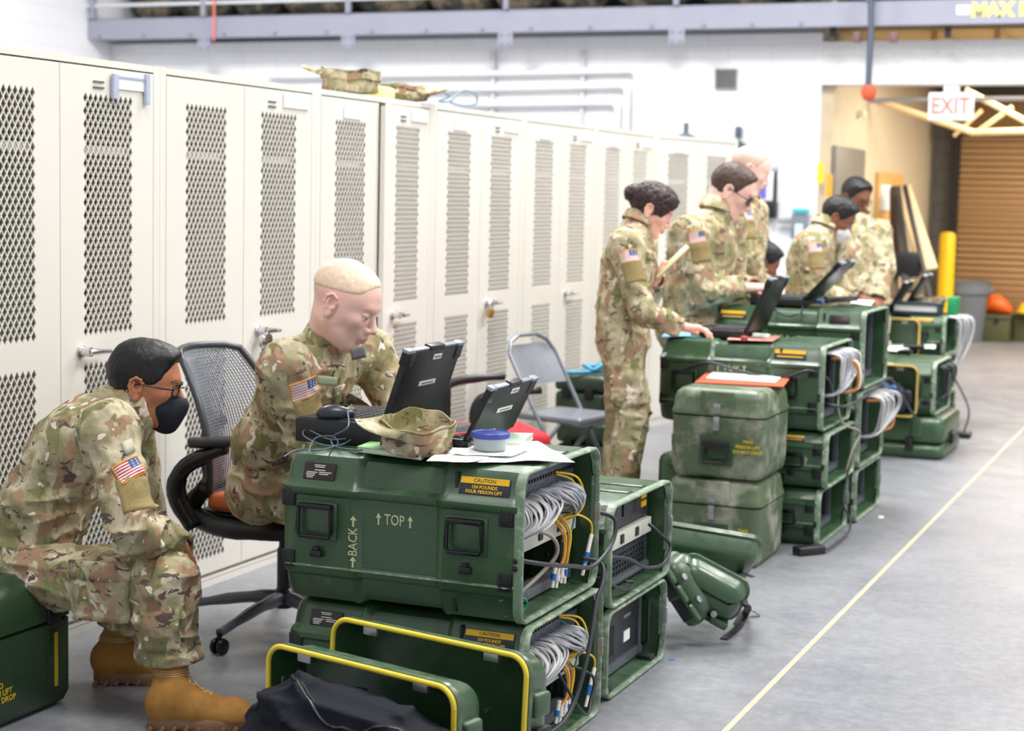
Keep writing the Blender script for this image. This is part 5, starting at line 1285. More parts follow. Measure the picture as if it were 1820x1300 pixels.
    if collar_on: collar(f, J['nb'], LW((-.028, 0, -.06)), Rc, .064*b, .050*b)
    hot = [(J['elN'], .10, 1.6), (J['elF'], .10, 1.6), (J['bel'], .14, .9), (J['shN'], .12, .5), (J['wrN'], .07, .8), (J['wrF'], .07, .8)]+list(hot_extra)
    f.warp(lambda P: folds(P, hot, amp*b, seed), .03)
    for s_ in 'NF':
        d = nrm(J['wr'+s_]-J['el'+s_]); f.cut(J['wr'+s_], d, .12*b, .004); f.cap(J['wr'+s_]-d*.015, J['wr'+s_]+d*.1, .040*b, .044*b, k=.004, mode='s')
    if hem is not None: f.cut(hem, hemdir if hemdir is not None else -up_, .36*b, .008)
    V, Q = f.mesh(); jk = np_mesh('jacket', [(V, Q, 0)], [cloth], e)
    if collar_on:      # folded collar band round the neck, open at the front
        a_ = nrm(LW((-.03, 0, -.07))-J['nb']); a_ = nrm(a_+u*.6); fx = nrm(fw-a_*(fw@a_)); lx = np.cross(a_, fx); c0 = J['nb']+a_*.050*b; rr = []
        for i in range(29):
            an = math.radians(32+296*i/28); dr = fx*math.cos(an)+lx*math.sin(an); ft = .5*(1+math.cos(an)); k_ = b*(1+.10*ft)
            prof = ((.058, -.018), (.060, .030), (.064, .041), (.070, .038), (.084+.012*ft, -.004-.030*ft), (.080+.012*ft, -.008-.030*ft), (.067, .028), (.064, -.018))
            rr.append([tuple(c0+dr*r_*k_+a_*z_*b) for r_, z_ in prof])
        MB().rings(rr).obj('collar', cloth, e, True, 50)
    # ---- trousers
    if legs:
        ks = ('pel', 'hiN', 'hiF', 'knN', 'knF', 'anN', 'anF'); lo = np.min([J[k] for k in ks], 0)-.22*b; hi = np.max([J[k] for k in ks], 0)+.22*b
        f = Fld(lo, hi, h); f.ell(J['pel'], (.128*T, .168*T, .13*b), Rp, k=0)
        for s_ in 'NF':
            f.cap(J['hi'+s_], J['kn'+s_], .098*b, .084*b, k=.05); f.cap(J['kn'+s_], J['an'+s_], .083*b, (ankle+.014)*b, k=.03)
            f.ell(J['an'+s_]+(J['kn'+s_]-J['an'+s_])*.10, (.082*b, .078*b, .05*b), k=.03)
            if cargo:
                t = J['kn'+s_]-J['hi'+s_]; sd = -l if s_ == 'N' else l; tn = nrm(t); sd = nrm(sd-tn*(sd@tn)); nn = np.cross(tn, sd)
                f.box(J['hi'+s_]+t*.62+sd*.078*b, (.085*b, .075*b, .022*b), .012, np.array([tn, nn, sd]), k=.012)
                t2 = J['an'+s_]-J['kn'+s_]; tn = nrm(t2); nn = np.cross(tn, sd); f.box(J['kn'+s_]+t2*.5+sd*.064*b, (.06*b, .05*b, .018*b), .01, np.array([tn, nn, sd]), k=.012)
        hot = [(J['knN'], .12, 1.3), (J['knF'], .12, 1.3), (J['anN'], .10, 1.2), (J['anF'], .10, 1.2), (J['hiN'], .12, .7)]
        f.warp(lambda P: folds(P, hot, amp*1.25*b, seed+20), .03)
        for s_ in 'NF':
            d = nrm(J['an'+s_]-J['kn'+s_]); f.cut(J['an'+s_], d, .14*b, .006)
        V, Q = f.mesh(); np_mesh('trousers', [(V, Q, 0)], [cloth], e)
    if boots and legs:
        for s_ in 'NF': boot(J['an'+s_], J['ft'+s_], J['to'+s_], e, b, h=h)
    return e, jk, F, LW, Rr, J
BOOT = None
def boot(an, heel, toe, par, b=1.0, h=.006):
    """an: where the shaft leaves the trousers; heel, toe: sole ends on the ground"""
    heel = np.array(heel, float); toe = np.array(toe, float); an = np.array(an, float); d = toe-heel; d[2] = 0; L = np.linalg.norm(d); d = d/L; sd = np.cross(UZ, d); z0 = heel[2]
    e = empty('boot_set', (0, 0, 0)); bpy.data.objects.remove(e)
    ank = heel+d*L*.24+UZ*.115*b
    lo = np.minimum(np.minimum(heel, toe), an)-.09; hi = np.maximum(np.maximum(heel, toe), an)+.10; lo[2] = z0-.01
    f = Fld(lo, hi, min(h, .006))
    f.cap(an+UZ*.03, ank, .049*b, .047*b, k=0, flat=(sd, 1.10))
    f.ell(heel+d*L*.17+UZ*.075*b, (.058*b, .045*b, .06*b), np.array([d, sd, UZ]), k=.03)
    f.cap(ank+d*.01-UZ*.02, heel+d*L*.58+UZ*.064*b, .048*b, .038*b, k=.03)
    f.cap(heel+d*L*.45+UZ*.055*b, heel+d*L*.80+UZ*.048*b, .043*b, .040*b, k=.03, flat=(UZ, 1.05))
    f.ell(heel+d*L*.82+UZ*.046*b, (.056*b, .046*b, .043*b), np.array([d, sd, UZ]), k=.02)
    f.warp(lambda P: folds(P, [(ank, .06, 1.6), (heel+d*L*.5+UZ*.08, .05, .6)], .0028, 77), .02)
    f.cut(heel+UZ*.028*b+d*L*.5, -UZ, .3, .004)
    V, Q = f.mesh(); bo = np_mesh('boot', [(V, Q, 0)], [M_BOOT], par)
    # sole
    m_ = MB(); n = 22; rr = []
    def outline(k):
        pts = []
        for i in range(n):
            a = 2*PI*i/n; x = .5*(1-math.cos(a)) if True else 0
            t = .5-.5*math.cos(a); w_ = (.040+.010*math.sin(PI*min(1, max(0, t*1.25-.25)))+(-.008 if .25 < t < .5 else 0))*b
            y = math.sin(a); y = math.copysign(abs(y)**.55, y)*w_*k
            pts.append((t, y))
        return pts
    for (z, k, e0) in ((.0, .92, .02), (.008, 1.0, 0), (.022, 1.03, 0), (.034, 1.0, 0), (.040, .9, .02)):
        rr.append([tuple(heel+d*((e0+(1-2*e0)*t)*L)+sd*y+UZ*(z*b+(.010*b*max(0, (t-.8)/.2)**1.5)+(.006*b if .28 < t < .45 and z < .01 else 0))) for t, y in outline(k)])
    m_.rings(rr); so = m_.obj('boot_sole', M_SOLE, bo, True, 50)
    m2 = MB()
    for i in range(9):
        t = .04+i*.115
        for s_ in (-1, 1): m2.box(heel+d*L*t+sd*s_*.044*b*(.86 if .2 < t < .5 else 1)+UZ*.010*b, (.012, .012, .020*b), rot=Matrix((tuple(d), tuple(sd), tuple(UZ))).transposed() @ Matrix.Rotation(.5, 3, 'Y'), bev=.003)
    m2.obj('tread', M_SOLE, bo, True, None)
    lc = MB(); tr = tree_of(bo)
    def surf(p, dr):
        r = tr.ray_cast(Vector(p)+Vector(dr)*.12, -Vector(dr)); return np.array(r[0])+np.array(dr)*.002 if r[0] is not None else np.array(p)
    prev = None
    for i in range(9):
        t = i/8; q = (an*(1-t)+(heel+d*L*.60+UZ*.09*b)*t) if i > 5 else (an+(ank+d*.02-an)*(i/5)); dr = nrm(d*(1-.6*t)+UZ*(.1+1.1*t*t))
        a_ = surf(q+sd*.016, dr); b_ = surf(q-sd*.016, dr); lc.tube([a_, (a_+b_)/2+dr*.004, b_], .0019, 6)
        if prev: lc.tube([prev[0], b_], .0019, 6); lc.tube([prev[1], a_], .0019, 6)
        prev = (a_, b_)
    for k in range(3):
        c_ = an+(ank-an)*.30+UZ*.006*k; ring = []
        for i in range(25):
            a = 2*PI*i/24; dr = d*math.cos(a)+sd*math.sin(a); ring.append(surf(c_, dr))
        lc.tube(ring, .0016, 6)
    lc.obj('laces', M_LACE, bo, True, 180)
    return bo
def m_boot():
    n = NT('coyote_suede'); c = S((176, 126, 62)); f = n.noise(18, 4, .6)
    n.bump(n.noise(300, 2), .2, .001); return n.set(n.ramp(f, [(.3, tuple(v*.8 for v in c)), (.7, tuple(v*1.12 for v in c))]), .75, 0, .3)
M_BOOT = m_boot(); M_SOLE = plain('coyote_sole', (132, 98, 72), .7); M_LACE = plain('tan_laces', (206, 180, 132), .8)
LENS = None
def glasses(par, LW, hs, mat, lens=True, thick=.0022, side=(-1, 1), lensmat=None):
    e = MB(); sc = hs; W_ = .0245; Hh = .0165
    for s_ in (-1, 1):
        ring = []
        for a, b_ in rrect(2*W_, 2*Hh, .012, 4, s_*.033, 0): ring.append(LW((.1005-.35*abs(abs(a)-.02)**1.0*1.0-(.0), a, .002+b_)))
        ring.append(ring[0]); e.tube(ring, thick*sc, 6, False)
        e.tube([LW((.093, s_*.060, .008)), LW((.06, s_*.078, .007)), LW((.0, s_*.083, .010)), LW((-.018, s_*.084, -.002)), LW((-.03, s_*.082, -.018))], thick*1.05*sc, 6, smooth=3)
    e.tube([LW((.104, -.010, .008)), LW((.1095, 0, .010)), LW((.104, .010, .008))], thick*sc, 6, smooth=3)
    o = e.obj('glasses', mat, par, True, 180)
    if lens:
        m_ = MB()
        for s_ in (-1, 1):
            pts = [LW((.1003-.35*abs(abs(a)-.02), a, .002+b_)) for a, b_ in rrect(2*W_-.002, 2*Hh-.002, .011, 4, s_*.033, 0)]; m_.add(pts, [tuple(range(len(pts)))])
        m_.obj('lenses', lensmat or GLASS, o, True, None)
    return o
n = NT('clear_lens'); GLASS = n.set((.9, .95, 1.0), .02, 0, Transmission_Weight=1.0, IOR=1.05, Alpha=.25)
def arm_patches(e, jk, J, out, up, fwd_dir, faded=True, cloth=None, vel=True, tf=.24, sc=1.0, tw=0.0, side='N'):
    tw = math.radians(tw)
    tr = tree_of(jk); a = J['sh'+side]; b_ = J['el'+side]; ax = nrm(b_-a); o = nrm(np.array(out)-ax*(np.array(out)@ax)); fd = nrm(np.cross(o, ax))
    if fd @ np.array(fwd_dir) < 0: fd = -fd
    L = np.linalg.norm(b_-a)
    yd = -ax; xd = fd
    if np.dot(np.cross(xd, yd), o) < 0: pass
    c = a+ax*L*tf+o*.09
    if vel: patch('velcro_panel', tr, c+ax*.075*sc+fd*.004, xd, yd, .10*sc, .105*sc, e, [VEL], 8, 8, .0035, .003)
    flag(tr, c-ax*.0, xd*math.cos(tw)+yd*math.sin(tw), yd*math.cos(tw)-xd*math.sin(tw), e, sc, faded)
def front_panels(e, jk, J, Rr, cloth, b=1.0):
    tr = tree_of(jk); fw, l, u = Rr; c = J['che']+fw*.20
    patch('zip_placket', tr, c-u*.06, l, u, .042*b, .34*b, e, [cloth], 4, 16, .006, .005)
    for s_ in (-1, 1):
        patch('chest_pocket', tr, c+l*s_*.085*b-u*.02, l, u, .105*b, .125*b, e, [cloth], 8, 8, .005, .005); patch('chest_pocket_flap', tr, c+l*s_*.085*b+u*.045, l, u, .11*b, .045*b, e, [cloth], 8, 4, .010, .005)
# pixel helper for a set of joints
def JJ(**k): return {a: pd(*v) for a, v in k.items()}
def dirpx(yaw, pitch, roll=0):
    """facing direction: yaw towards the viewer from screen right (deg), pitch down (deg)"""
    a = math.radians(yaw); p = math.radians(pitch); f = (CR*math.cos(a)-CF*math.sin(a))*math.cos(p)-UZ*math.sin(p)
    return f
def ground_depth(px, py): g = gz(px, py); return g
# ------------------------------------------------ the masked soldier in front
gh, gt = gz(262, 1296), gz(440, 1296); gt = gh+nrm(gt-gh)*.305
gh2 = gz(166, 1214); gt2 = gh2+CR*.29+CF*.03; gh2[2] = gt2[2] = 0
J = JJ(pel=(52, 985, 5.28), bel=(82, 895, 5.26), che=(145, 792, 5.24), nb=(224, 722, 5.23), shN=(192, 768, 5.04), shF=(224, 754, 5.42), elN=(240, 942, 4.93), wrN=(308, 966, 5.12),
       elF=(262, 940, 5.50), wrF=(318, 976, 5.33), hiN=(66, 1022, 5.17), knN=(292, 1040, 5.02), anN=(300, 1178, 5.03), hiF=(66, 1015, 5.40), knF=(262, 1035, 5.46), anF=(215, 1130, 5.42))
J['ftN'], J['toN'], J['ftF'], J['toF'] = gh, gt, gh2, gt2
f_ = dirpx(0, 8)
e, jk, F, LW, Rr, Jn = person('soldier in black face mask and glasses sitting hunched on a green box, farthest left', J,
    dict(c=pd(258, 684, 5.22), f=f_, u=UZ, s=1.09, jaw=1.0, brow=H_BLACK, neck=.056), CAMO, SK_TAN, h=.0058, hh=.003, b=1.03, hair=('crop', H_BLACK), seed=3, amp=.0095,
    handN=dict(d=CR*.35+CF*.25-UZ*.8, b=CR*.7-CF*.5+UZ*.3, curl=(.5, .6, .6, .7), thumb=.5, h=.003), handF=dict(d=CR*.5-CF*.35-UZ*.7, b=CR*.8+CF*.4, curl=(.4, .5, .6, .6), h=.003),
    lipm=LIP_B, hot_extra=[(pd(120, 900, 5.1), .16, .8), (pd(200, 850, 5.0), .10, .6)])
arm_patches(e, jk, Jn, -CF+CR*.75, UZ, CR, faded=False, tf=.50, sc=1.0, tw=20)
tr = tree_of(jk)
# pocket panels sewn on the sleeve and trousers
tro = [o_ for o_ in e.children if o_.name.startswith('trousers')][0]; tt = tree_of(tro)
t_ = nrm(Jn['knN']-Jn['hiN']); mid_ = Jn['hiN']*.42+Jn['knN']*.58
patch('cargo_pocket', tt, mid_-CF*.1-UZ*.02, t_, np.cross(-CF, t_)*-1 if np.cross(-CF, t_)[2] < 0 else np.cross(-CF, t_), .18, .15, e, [CAMO], 10, 9, .006, .006)
patch('pocket_flap', tt, mid_-CF*.1+UZ*.055, t_, np.cross(-CF, t_)*-1 if np.cross(-CF, t_)[2] < 0 else np.cross(-CF, t_), .19, .055, e, [CAMO], 10, 4, .011, .006)
t2_ = nrm(Jn['anN']-Jn['knN']); patch('calf_pocket', tt, Jn['knN']*.5+Jn['anN']*.5-CF*.1, np.cross(t2_, CF), -t2_, .11, .12, e, [CAMO], 8, 8, .006, .006)
# mask
NAVY = plain('black_navy_cloth', (26, 30, 40), .85, 0, .1, 60)
f = Fld((-.03, -.1, -.15), (.15, .1, .05), .003)
f.ell((.052, 0, -.052), (.058, .0575, .056), k=0); f.cap((.075, 0, -.095), (.106, 0, -.040), .026, .018, k=.03); f.cap((.06, -.03, -.015), (.06, .03, -.015), .022, k=.02); f.ell((.062, 0, -.088), (.034, .036, .028), k=.02)
f.cut((.0, 0, -.022), nrm((-.25, 0, 1)), .3, .004); f.cut((.022, 0, -.05), nrm((-1, 0, .35)), .3, .004)
f.cut((.09, 0, -.014), nrm((.15, 0, 1)), .06, .003)
V, Q = f.mesh(); np_mesh('face_mask', [((V*np.array([1.13, 1.10, 1.13])) @ F.T+pd(258, 684, 5.22), Q, 0)], [NAVY], e)
m_ = MB()
for s_ in (-1, 1):
    m_.tube([LW((.04, s_*.058, -.025)), LW((.015, s_*.074, -.003)), LW((-.012, s_*.090, .022))], .0012, 6, smooth=4); m_.tube([LW((.035, s_*.056, -.085)), LW((.0, s_*.068, -.06)), LW((-.02, s_*.086, -.034))], .0012, 6, smooth=4)
m_.obj('ear_loops', NAVY, e, True, 180)
glasses(e, LW, 1.09, BLACKG)
rank = patch('rank_tab', tr, pd(238, 800, 4.9), nrm(CR*.8+CF*.4+UZ*.2), UZ, .035, .035, e, [plain('pale_tab', (196, 188, 166), .8)], 3, 2, .006)

# ------------------------------------------------ the blond soldier at the laptop
J = JJ(pel=(488, 848, 5.75), bel=(498, 775, 5.62), che=(538, 692, 5.50), nb=(583, 620, 5.46), shN=(508, 660, 5.30), shF=(655, 628, 5.68), elN=(548, 786, 5.34), wrN=(636, 752, 5.28),
       elF=(708, 728, 5.62), wrF=(775, 772, 5.20), hiN=(465, 855, 5.62), knN=(565, 882, 5.55), anN=(592, 1060, 5.75), hiF=(520, 850, 5.92), knF=(612, 872, 5.88), anF=(645, 1050, 6.0))
for s_, dx in (('N', 0), ('F', 0)):
    g = J['an'+s_].copy(); g[2] = 0; J['ft'+s_] = g-CR*.06; J['to'+s_] = g+CR*.22; J['an'+s_][2] = .17
hc = pd(614, 541, 5.36)
fd = dirpx(20, 25)
e, jk, F, LW, Rr, Jb = person('blond soldier with shaved sides seated at the laptop, looking down', J,
    dict(c=hc, f=fd, u=UZ+CR*.1, s=1.13, jaw=1.0, brow=BROW_B, neck=.056, nose=1.1), CAMO, SK_FAIR, h=.0058, hh=.003, b=1.02, hair=('top', H_BLOND), seed=9, amp=.009,
    handN=dict(d=nrm(CR*.8+CF*.3), b=UZ, h=.003), handF=dict(d=nrm(CR*.9-CF*.25-UZ*.2), b=UZ, curl=(.5, .6, .6, .6), thumb=.6, h=.003), thick=.98)
arm_patches(e, jk, Jb, -CF*.75+CR*.66, UZ, CR, faded=True, tf=.27, sc=1.02)
tr = tree_of(jk)
front_panels(e, jk, Jb, Rr, CAMO3)
patch('name_tape', tr, pd(585, 677, 5.2), CR*.8-CF*.6, UZ, .075, .028, e, [plain('tape_green', (160, 172, 140), .9)], 6, 3, .014)
patch('chest_badge', tr, pd(640, 628, 5.3), CR*.8-CF*.6+UZ*.25, UZ, .055, .035, e, [plain('badge_grey', (120, 118, 124), .9)], 5, 3, .012)
m_ = MB()

# ------------------------------------------------ the woman at the middle stack
def standing(pel, knN, knF, anN, anF, sp=.1):
    return dict(hiN=pel-CF*sp-UZ*.03, hiF=pel+CF*sp-UZ*.03, knN=knN, knF=knF, anN=anN, anF=anF)
D = 7.95
J = JJ(pel=(1108, 606, D), bel=(1106, 545, D), che=(1116, 470, D), nb=(1130, 408, D), shN=(1112, 438, D-.17), shF=(1138, 432, D+.17), elN=(1140, 553, D-.24), wrN=(1208, 581, D-.18),
       elF=(1150, 525, D+.24), wrF=(1166, 497, D+.12), knN=(1124, 735, D-.1), knF=(1108, 735, D+.1), anN=(1100, 880, D-.1), anF=(1090, 880, D+.12))
J.update(hiN=J['pel']-CF*.09-UZ*.05, hiF=J['pel']+CF*.09-UZ*.05)
for s_ in 'NF': g = J['an'+s_].copy(); g[2] = 0; J['ft'+s_] = g-CR*.07; J['to'+s_] = g+CR*.2; J['an'+s_][2] = .16
e, jk, F, LW, Rr, Jw = person('woman soldier with dark hair in a bun standing at the rack cases, hand on keyboard', J,
    dict(c=pd(1158, 374, D), f=dirpx(8, 26), u=UZ, s=1.0, jaw=.92, brow=H_DARK, neck=.046, nose=.9), CAMO3, SK_PALE, h=.0065, hh=.0035, b=.92, hair=('bun', H_DARK), seed=14, amp=.0065,
    handN=dict(d=nrm(CR-UZ*.05), b=UZ, curl=(.3, .35, .35, .4), s=1.05, h=.0035), handF=dict(d=nrm(CR*.4+UZ*.8), b=CF*.2-CR*.9, curl=(.9, .9, .9, .9), h=.004),
    hem=pd(1108, 619, D), hemdir=-UZ, thick=1.02)
front_panels(e, jk, Jw, Rr, CAMO2, .9)
arm_patches(e, jk, Jw, -CF, UZ, CR, faded=True, tf=.22, sc=.95)
# ------------------------------------------------ the man with glasses
D = 8.85
J = JJ(pel=(1228, 590, D), bel=(1238, 520, D), che=(1248, 450, D), nb=(1272, 388, D), shN=(1224, 418, D-.2), shF=(1296, 402, D+.22), elN=(1248, 520, D-.22), wrN=(1318, 512, D-.15),
       elF=(1300, 510, D+.3), wrF=(1342, 512, D+.15), knN=(1234, 720, D-.1), knF=(1230, 720, D+.1), anN=(1232, 850, D-.1), anF=(1228, 850, D+.12))
J.update(hiN=J['pel']-CF*.1-UZ*.05, hiF=J['pel']+CF*.1-UZ*.05)
for s_ in 'NF': g = J['an'+s_].copy(); g[2] = 0; J['ft'+s_] = g-CR*.07; J['to'+s_] = g+CR*.2; J['an'+s_][2] = .16
e, jk, F, LW, Rr, Jm = person('soldier with dark glasses bending over the top rack case, typing', J,
    dict(c=pd(1300, 341, D), f=dirpx(12, 28), u=UZ, s=1.17, jaw=1.1, brow=H_BROWN, neck=.06, nose=1.1), CAMO2, SK_FAIR, h=.0075, hh=.0038, b=1.15, hair=('short', H_BROWN), seed=23, amp=.007,
    handN=dict(d=nrm(CR), b=UZ, curl=(.5, .5, .5, .5), s=1.05, h=.004), handF=dict(d=nrm(CR-UZ*.1), b=UZ, curl=(.5, .6, .6, .6), s=1.05, h=.004), thick=1.12)
glasses(e, LW, 1.17, BLACKG, lensmat=plain('dark_lens', (70, 50, 56), .1))
arm_patches(e, jk, Jm, -CF*.8+CR*.3, UZ, CR, faded=True, tf=.10, sc=1.0)
# ------------------------------------------------ the bald man behind
D = 9.75
J = JJ(pel=(1322, 560, D), bel=(1318, 500, D), che=(1318, 430, D), nb=(1322, 362, D), shN=(1312, 388, D-.18), shF=(1338, 380, D+.2), elN=(1330, 462, D-.24), wrN=(1385, 490, D-.1),
       elF=(1350, 460, D+.24), wrF=(1385, 480, D+.15), knN=(1322, 680, D-.1), knF=(1322, 680, D+.1), anN=(1320, 800, D-.1), anF=(1320, 800, D+.12))
J['wrN'] = pd(1345, 520, D-.2); J['wrF'] = pd(1360, 520, D+.2)
J.update(hiN=J['pel']-CF*.1-UZ*.05, hiF=J['pel']+CF*.1-UZ*.05)
for s_ in 'NF': g = J['an'+s_].copy(); g[2] = 0; J['ft'+s_] = g-CR*.07; J['to'+s_] = g+CR*.2; J['an'+s_][2] = .16
e, jk, F, LW, Rr, Jm = person('bald soldier standing behind the man with glasses', J,
    dict(c=pd(1333, 303, D), f=dirpx(5, 22), u=UZ, s=1.12, jaw=1.05, brow=H_GREY, neck=.056), CAMO2, SK_FAIR, h=.010, hh=.005, b=1.08, hair=('stubble', H_GREY), seed=31, amp=.006)
arm_patches(e, jk, Jm, -CF*.8+CR*.3, UZ, CR, faded=True, tf=.10, sc=1.0)
# ------------------------------------------------ the one seated low
D = 9.9
J = JJ(pel=(1345, 640, D), bel=(1345, 590, D), che=(1345, 540, D), nb=(1345, 495, D), shN=(1340, 512, D-.18), shF=(1352, 508, D+.18), elN=(1345, 590, D-.22), wrN=(1385, 610, D-.1),
       elF=(1355, 590, D+.22), wrF=(1388, 605, D+.15), knN=(1400, 650, D-.12), knF=(1400, 650, D+.12), anN=(1400, 730, D-.12), anF=(1400, 730, D+.12))
J['pel'][2] = .52; J['hiN'] = J['pel']-CF*.1; J['hiF'] = J['pel']+CF*.1; J['knN'][2] = J['knF'][2] = .53
for s_ in 'NF': g = J['an'+s_].copy(); g[2] = 0; J['ft'+s_] = g-CR*.07; J['to'+s_] = g+CR*.2; J['an'+s_][2] = .16
e, jk, F, LW, Rr, Jm = person('dark haired soldier sitting low, only the head showing beside the bald man', J,
    dict(c=pd(1354, 467, D), f=dirpx(0, 30), u=UZ, s=1.0, brow=H_BLACK), CAMO2, SK_BROWN, h=.012, hh=.005, b=.98, hair=('crop', H_BLACK), seed=37, amp=.006, lipm=LIP_B)
# a stool under him
st = empty('stool', tuple(J['pel']*np.array([1, 1, 0])), label='low stool under the soldier sitting behind the cases', cat='stool')
px_, py_ = float(J['pel'][0]), float(J['pel'][1]); MB().lathe([(.15, .36), (.17, .37), (.17, .395), (.15, .405)], (px_, py_, 0), 24).obj('seat', BLACK, st)
for a in (.8, 2.4, 4, 5.5): MB().tube([(px_+.1*math.cos(a), py_+.1*math.sin(a), .37), (px_+.17*math.cos(a), py_+.17*math.sin(a), 0)], .012, 8).obj('leg', STEEL, st)
# ------------------------------------------------ masked soldier on the right
D = 10.35
J = JJ(pel=(1440, 560, D), bel=(1436, 515, D), che=(1440, 462, D), nb=(1462, 414, D), shN=(1436, 436, D-.18), shF=(1480, 425, D+.2), elN=(1452, 520, D-.22), wrN=(1510, 535, D-.15),
       elF=(1490, 520, D+.26), wrF=(1530, 530, D+.15), knN=(1445, 660, D-.1), knF=(1445, 660, D+.1), anN=(1440, 760, D-.1), anF=(1440, 760, D+.12))
J.update(hiN=J['pel']-CF*.1-UZ*.05, hiF=J['pel']+CF*.1-UZ*.05)
for s_ in 'NF': g = J['an'+s_].copy(); g[2] = 0; J['ft'+s_] = g-CR*.07; J['to'+s_] = g+CR*.2; J['an'+s_][2] = .16
hc = pd(1488, 388, D)
e, jk, F, LW, Rr, Jm = person('black haired soldier with a white face mask bent over the far cases', J,
    dict(c=hc, f=dirpx(15, 34), u=UZ, s=1.04, brow=H_BLACK), CAMO3, SK_BROWN, h=.010, hh=.005, b=1.02, hair=('thick', H_BLACK), seed=41, amp=.006, lipm=LIP_B)
arm_patches(e, jk, Jm, -CF*.8+CR*.3, UZ, CR, faded=True, tf=.12, sc=1.0)
f = Fld((-.03, -.1, -.15), (.15, .1, .05), .005)
f.ell((.052, 0, -.052), (.058, .0585, .056), k=0); f.cap((.075, 0, -.095), (.106, 0, -.045), .024, .018, k=.03); f.ell((.062, 0, -.088), (.034, .036, .028), k=.02)
f.cut((.0, 0, -.026), nrm((-.25, 0, 1)), .3, .004); f.cut((.022, 0, -.05), nrm((-1, 0, .35)), .3, .004)
V, Q = f.mesh(); np_mesh('face_mask', [((V*1.04) @ F.T+hc, Q, 0)], [plain('white_mask', (226, 224, 222), .8)], e)
# ------------------------------------------------ soldier with glasses at the back right, turned to the viewer
D = 11.7
J = JJ(pel=(1528, 560, D), bel=(1526, 505, D), che=(1524, 450, D), nb=(1522, 392, D), shF=(1562, 415, D+.02), shN=(1484, 418, D-.04), elF=(1572, 478, D-.05), wrF=(1560, 530, D-.12),
       elN=(1476, 480, D-.1), wrN=(1500, 525, D-.2), knN=(1515, 660, D), knF=(1545, 660, D), anN=(1515, 750, D), anF=(1545, 750, D))
J.update(hiN=J['pel']-CR*.1-UZ*.05, hiF=J['pel']+CR*.1-UZ*.05)
for s_ in 'NF': g = J['an'+s_].copy(); g[2] = 0; J['ft'+s_] = g+CF*.07; J['to'+s_] = g-CF*.2; J['an'+s_][2] = .16
e, jk, F, LW, Rr, Jm = person('soldier with glasses farthest right, standing and facing the viewer', J,
    dict(c=pd(1520, 352, D), f=dirpx(55, 22), u=UZ, s=1.08, brow=H_BLACK), CAMO2, SK_BROWN, h=.010, hh=.005, b=1.10, hair=('thick', H_BLACK), seed=47, amp=.006, lipm=LIP_B)
glasses(e, LW, 1.08, BLACKG)
# ================================================================== things on and around the cases
def grid_sheet(P, nx, ny, th, wave=0, seed=0, f=9):
    """P: four corners (a,b,c,d) ; thin sheet with slight waves"""
    a, b, c, d = [np.array(p, float) for p in P]; vs = []; rnd = np.random.RandomState(seed)
    for j in range(ny+1):
        for i in range(nx+1):
            u, v = i/nx, j/ny; p = (a*(1-u)+b*u)*(1-v)+(d*(1-u)+c*u)*v
            vs.append(p)
    vs = np.array(vs); z = wave*np.abs(vnoise(vs+seed, f, seed)-.25); top = vs+np.outer(z+th, UZ); bot = vs+np.outer(z, UZ); n = len(vs)
    fs = [(j*(nx+1)+i, j*(nx+1)+i+1, (j+1)*(nx+1)+i+1, (j+1)*(nx+1)+i) for j in range(ny) for i in range(nx)]
    F = fs+[tuple(n+k for k in f_[::-1]) for f_ in fs]
    bd = [i for i in range(nx)]+[nx+(nx+1)*j for j in range(ny)]+[(nx+1)*(ny+1)-1-i for i in range(nx)]+[(nx+1)*(ny-j) for j in range(ny)]
    F += [(bd[k], bd[k]+n, bd[(k+1) % len(bd)]+n, bd[(k+1) % len(bd)]) for k in range(len(bd))]
    m = MB(); m.add([tuple(p) for p in np.concatenate([top, bot])], F); return m
LIDM = plain('laptop_lid_black', (22, 22, 25), .38, 0, .15, 80); LTRIM = plain('laptop_edge_grey', (150, 154, 168), .35, .3)
KEYM = plain('keyboard_black', (34, 34, 38), .5); SCR = plain('dark_screen', (20, 22, 26), .15); TAPE = plain('label_tape', (226, 226, 222), .5, 0, .02)
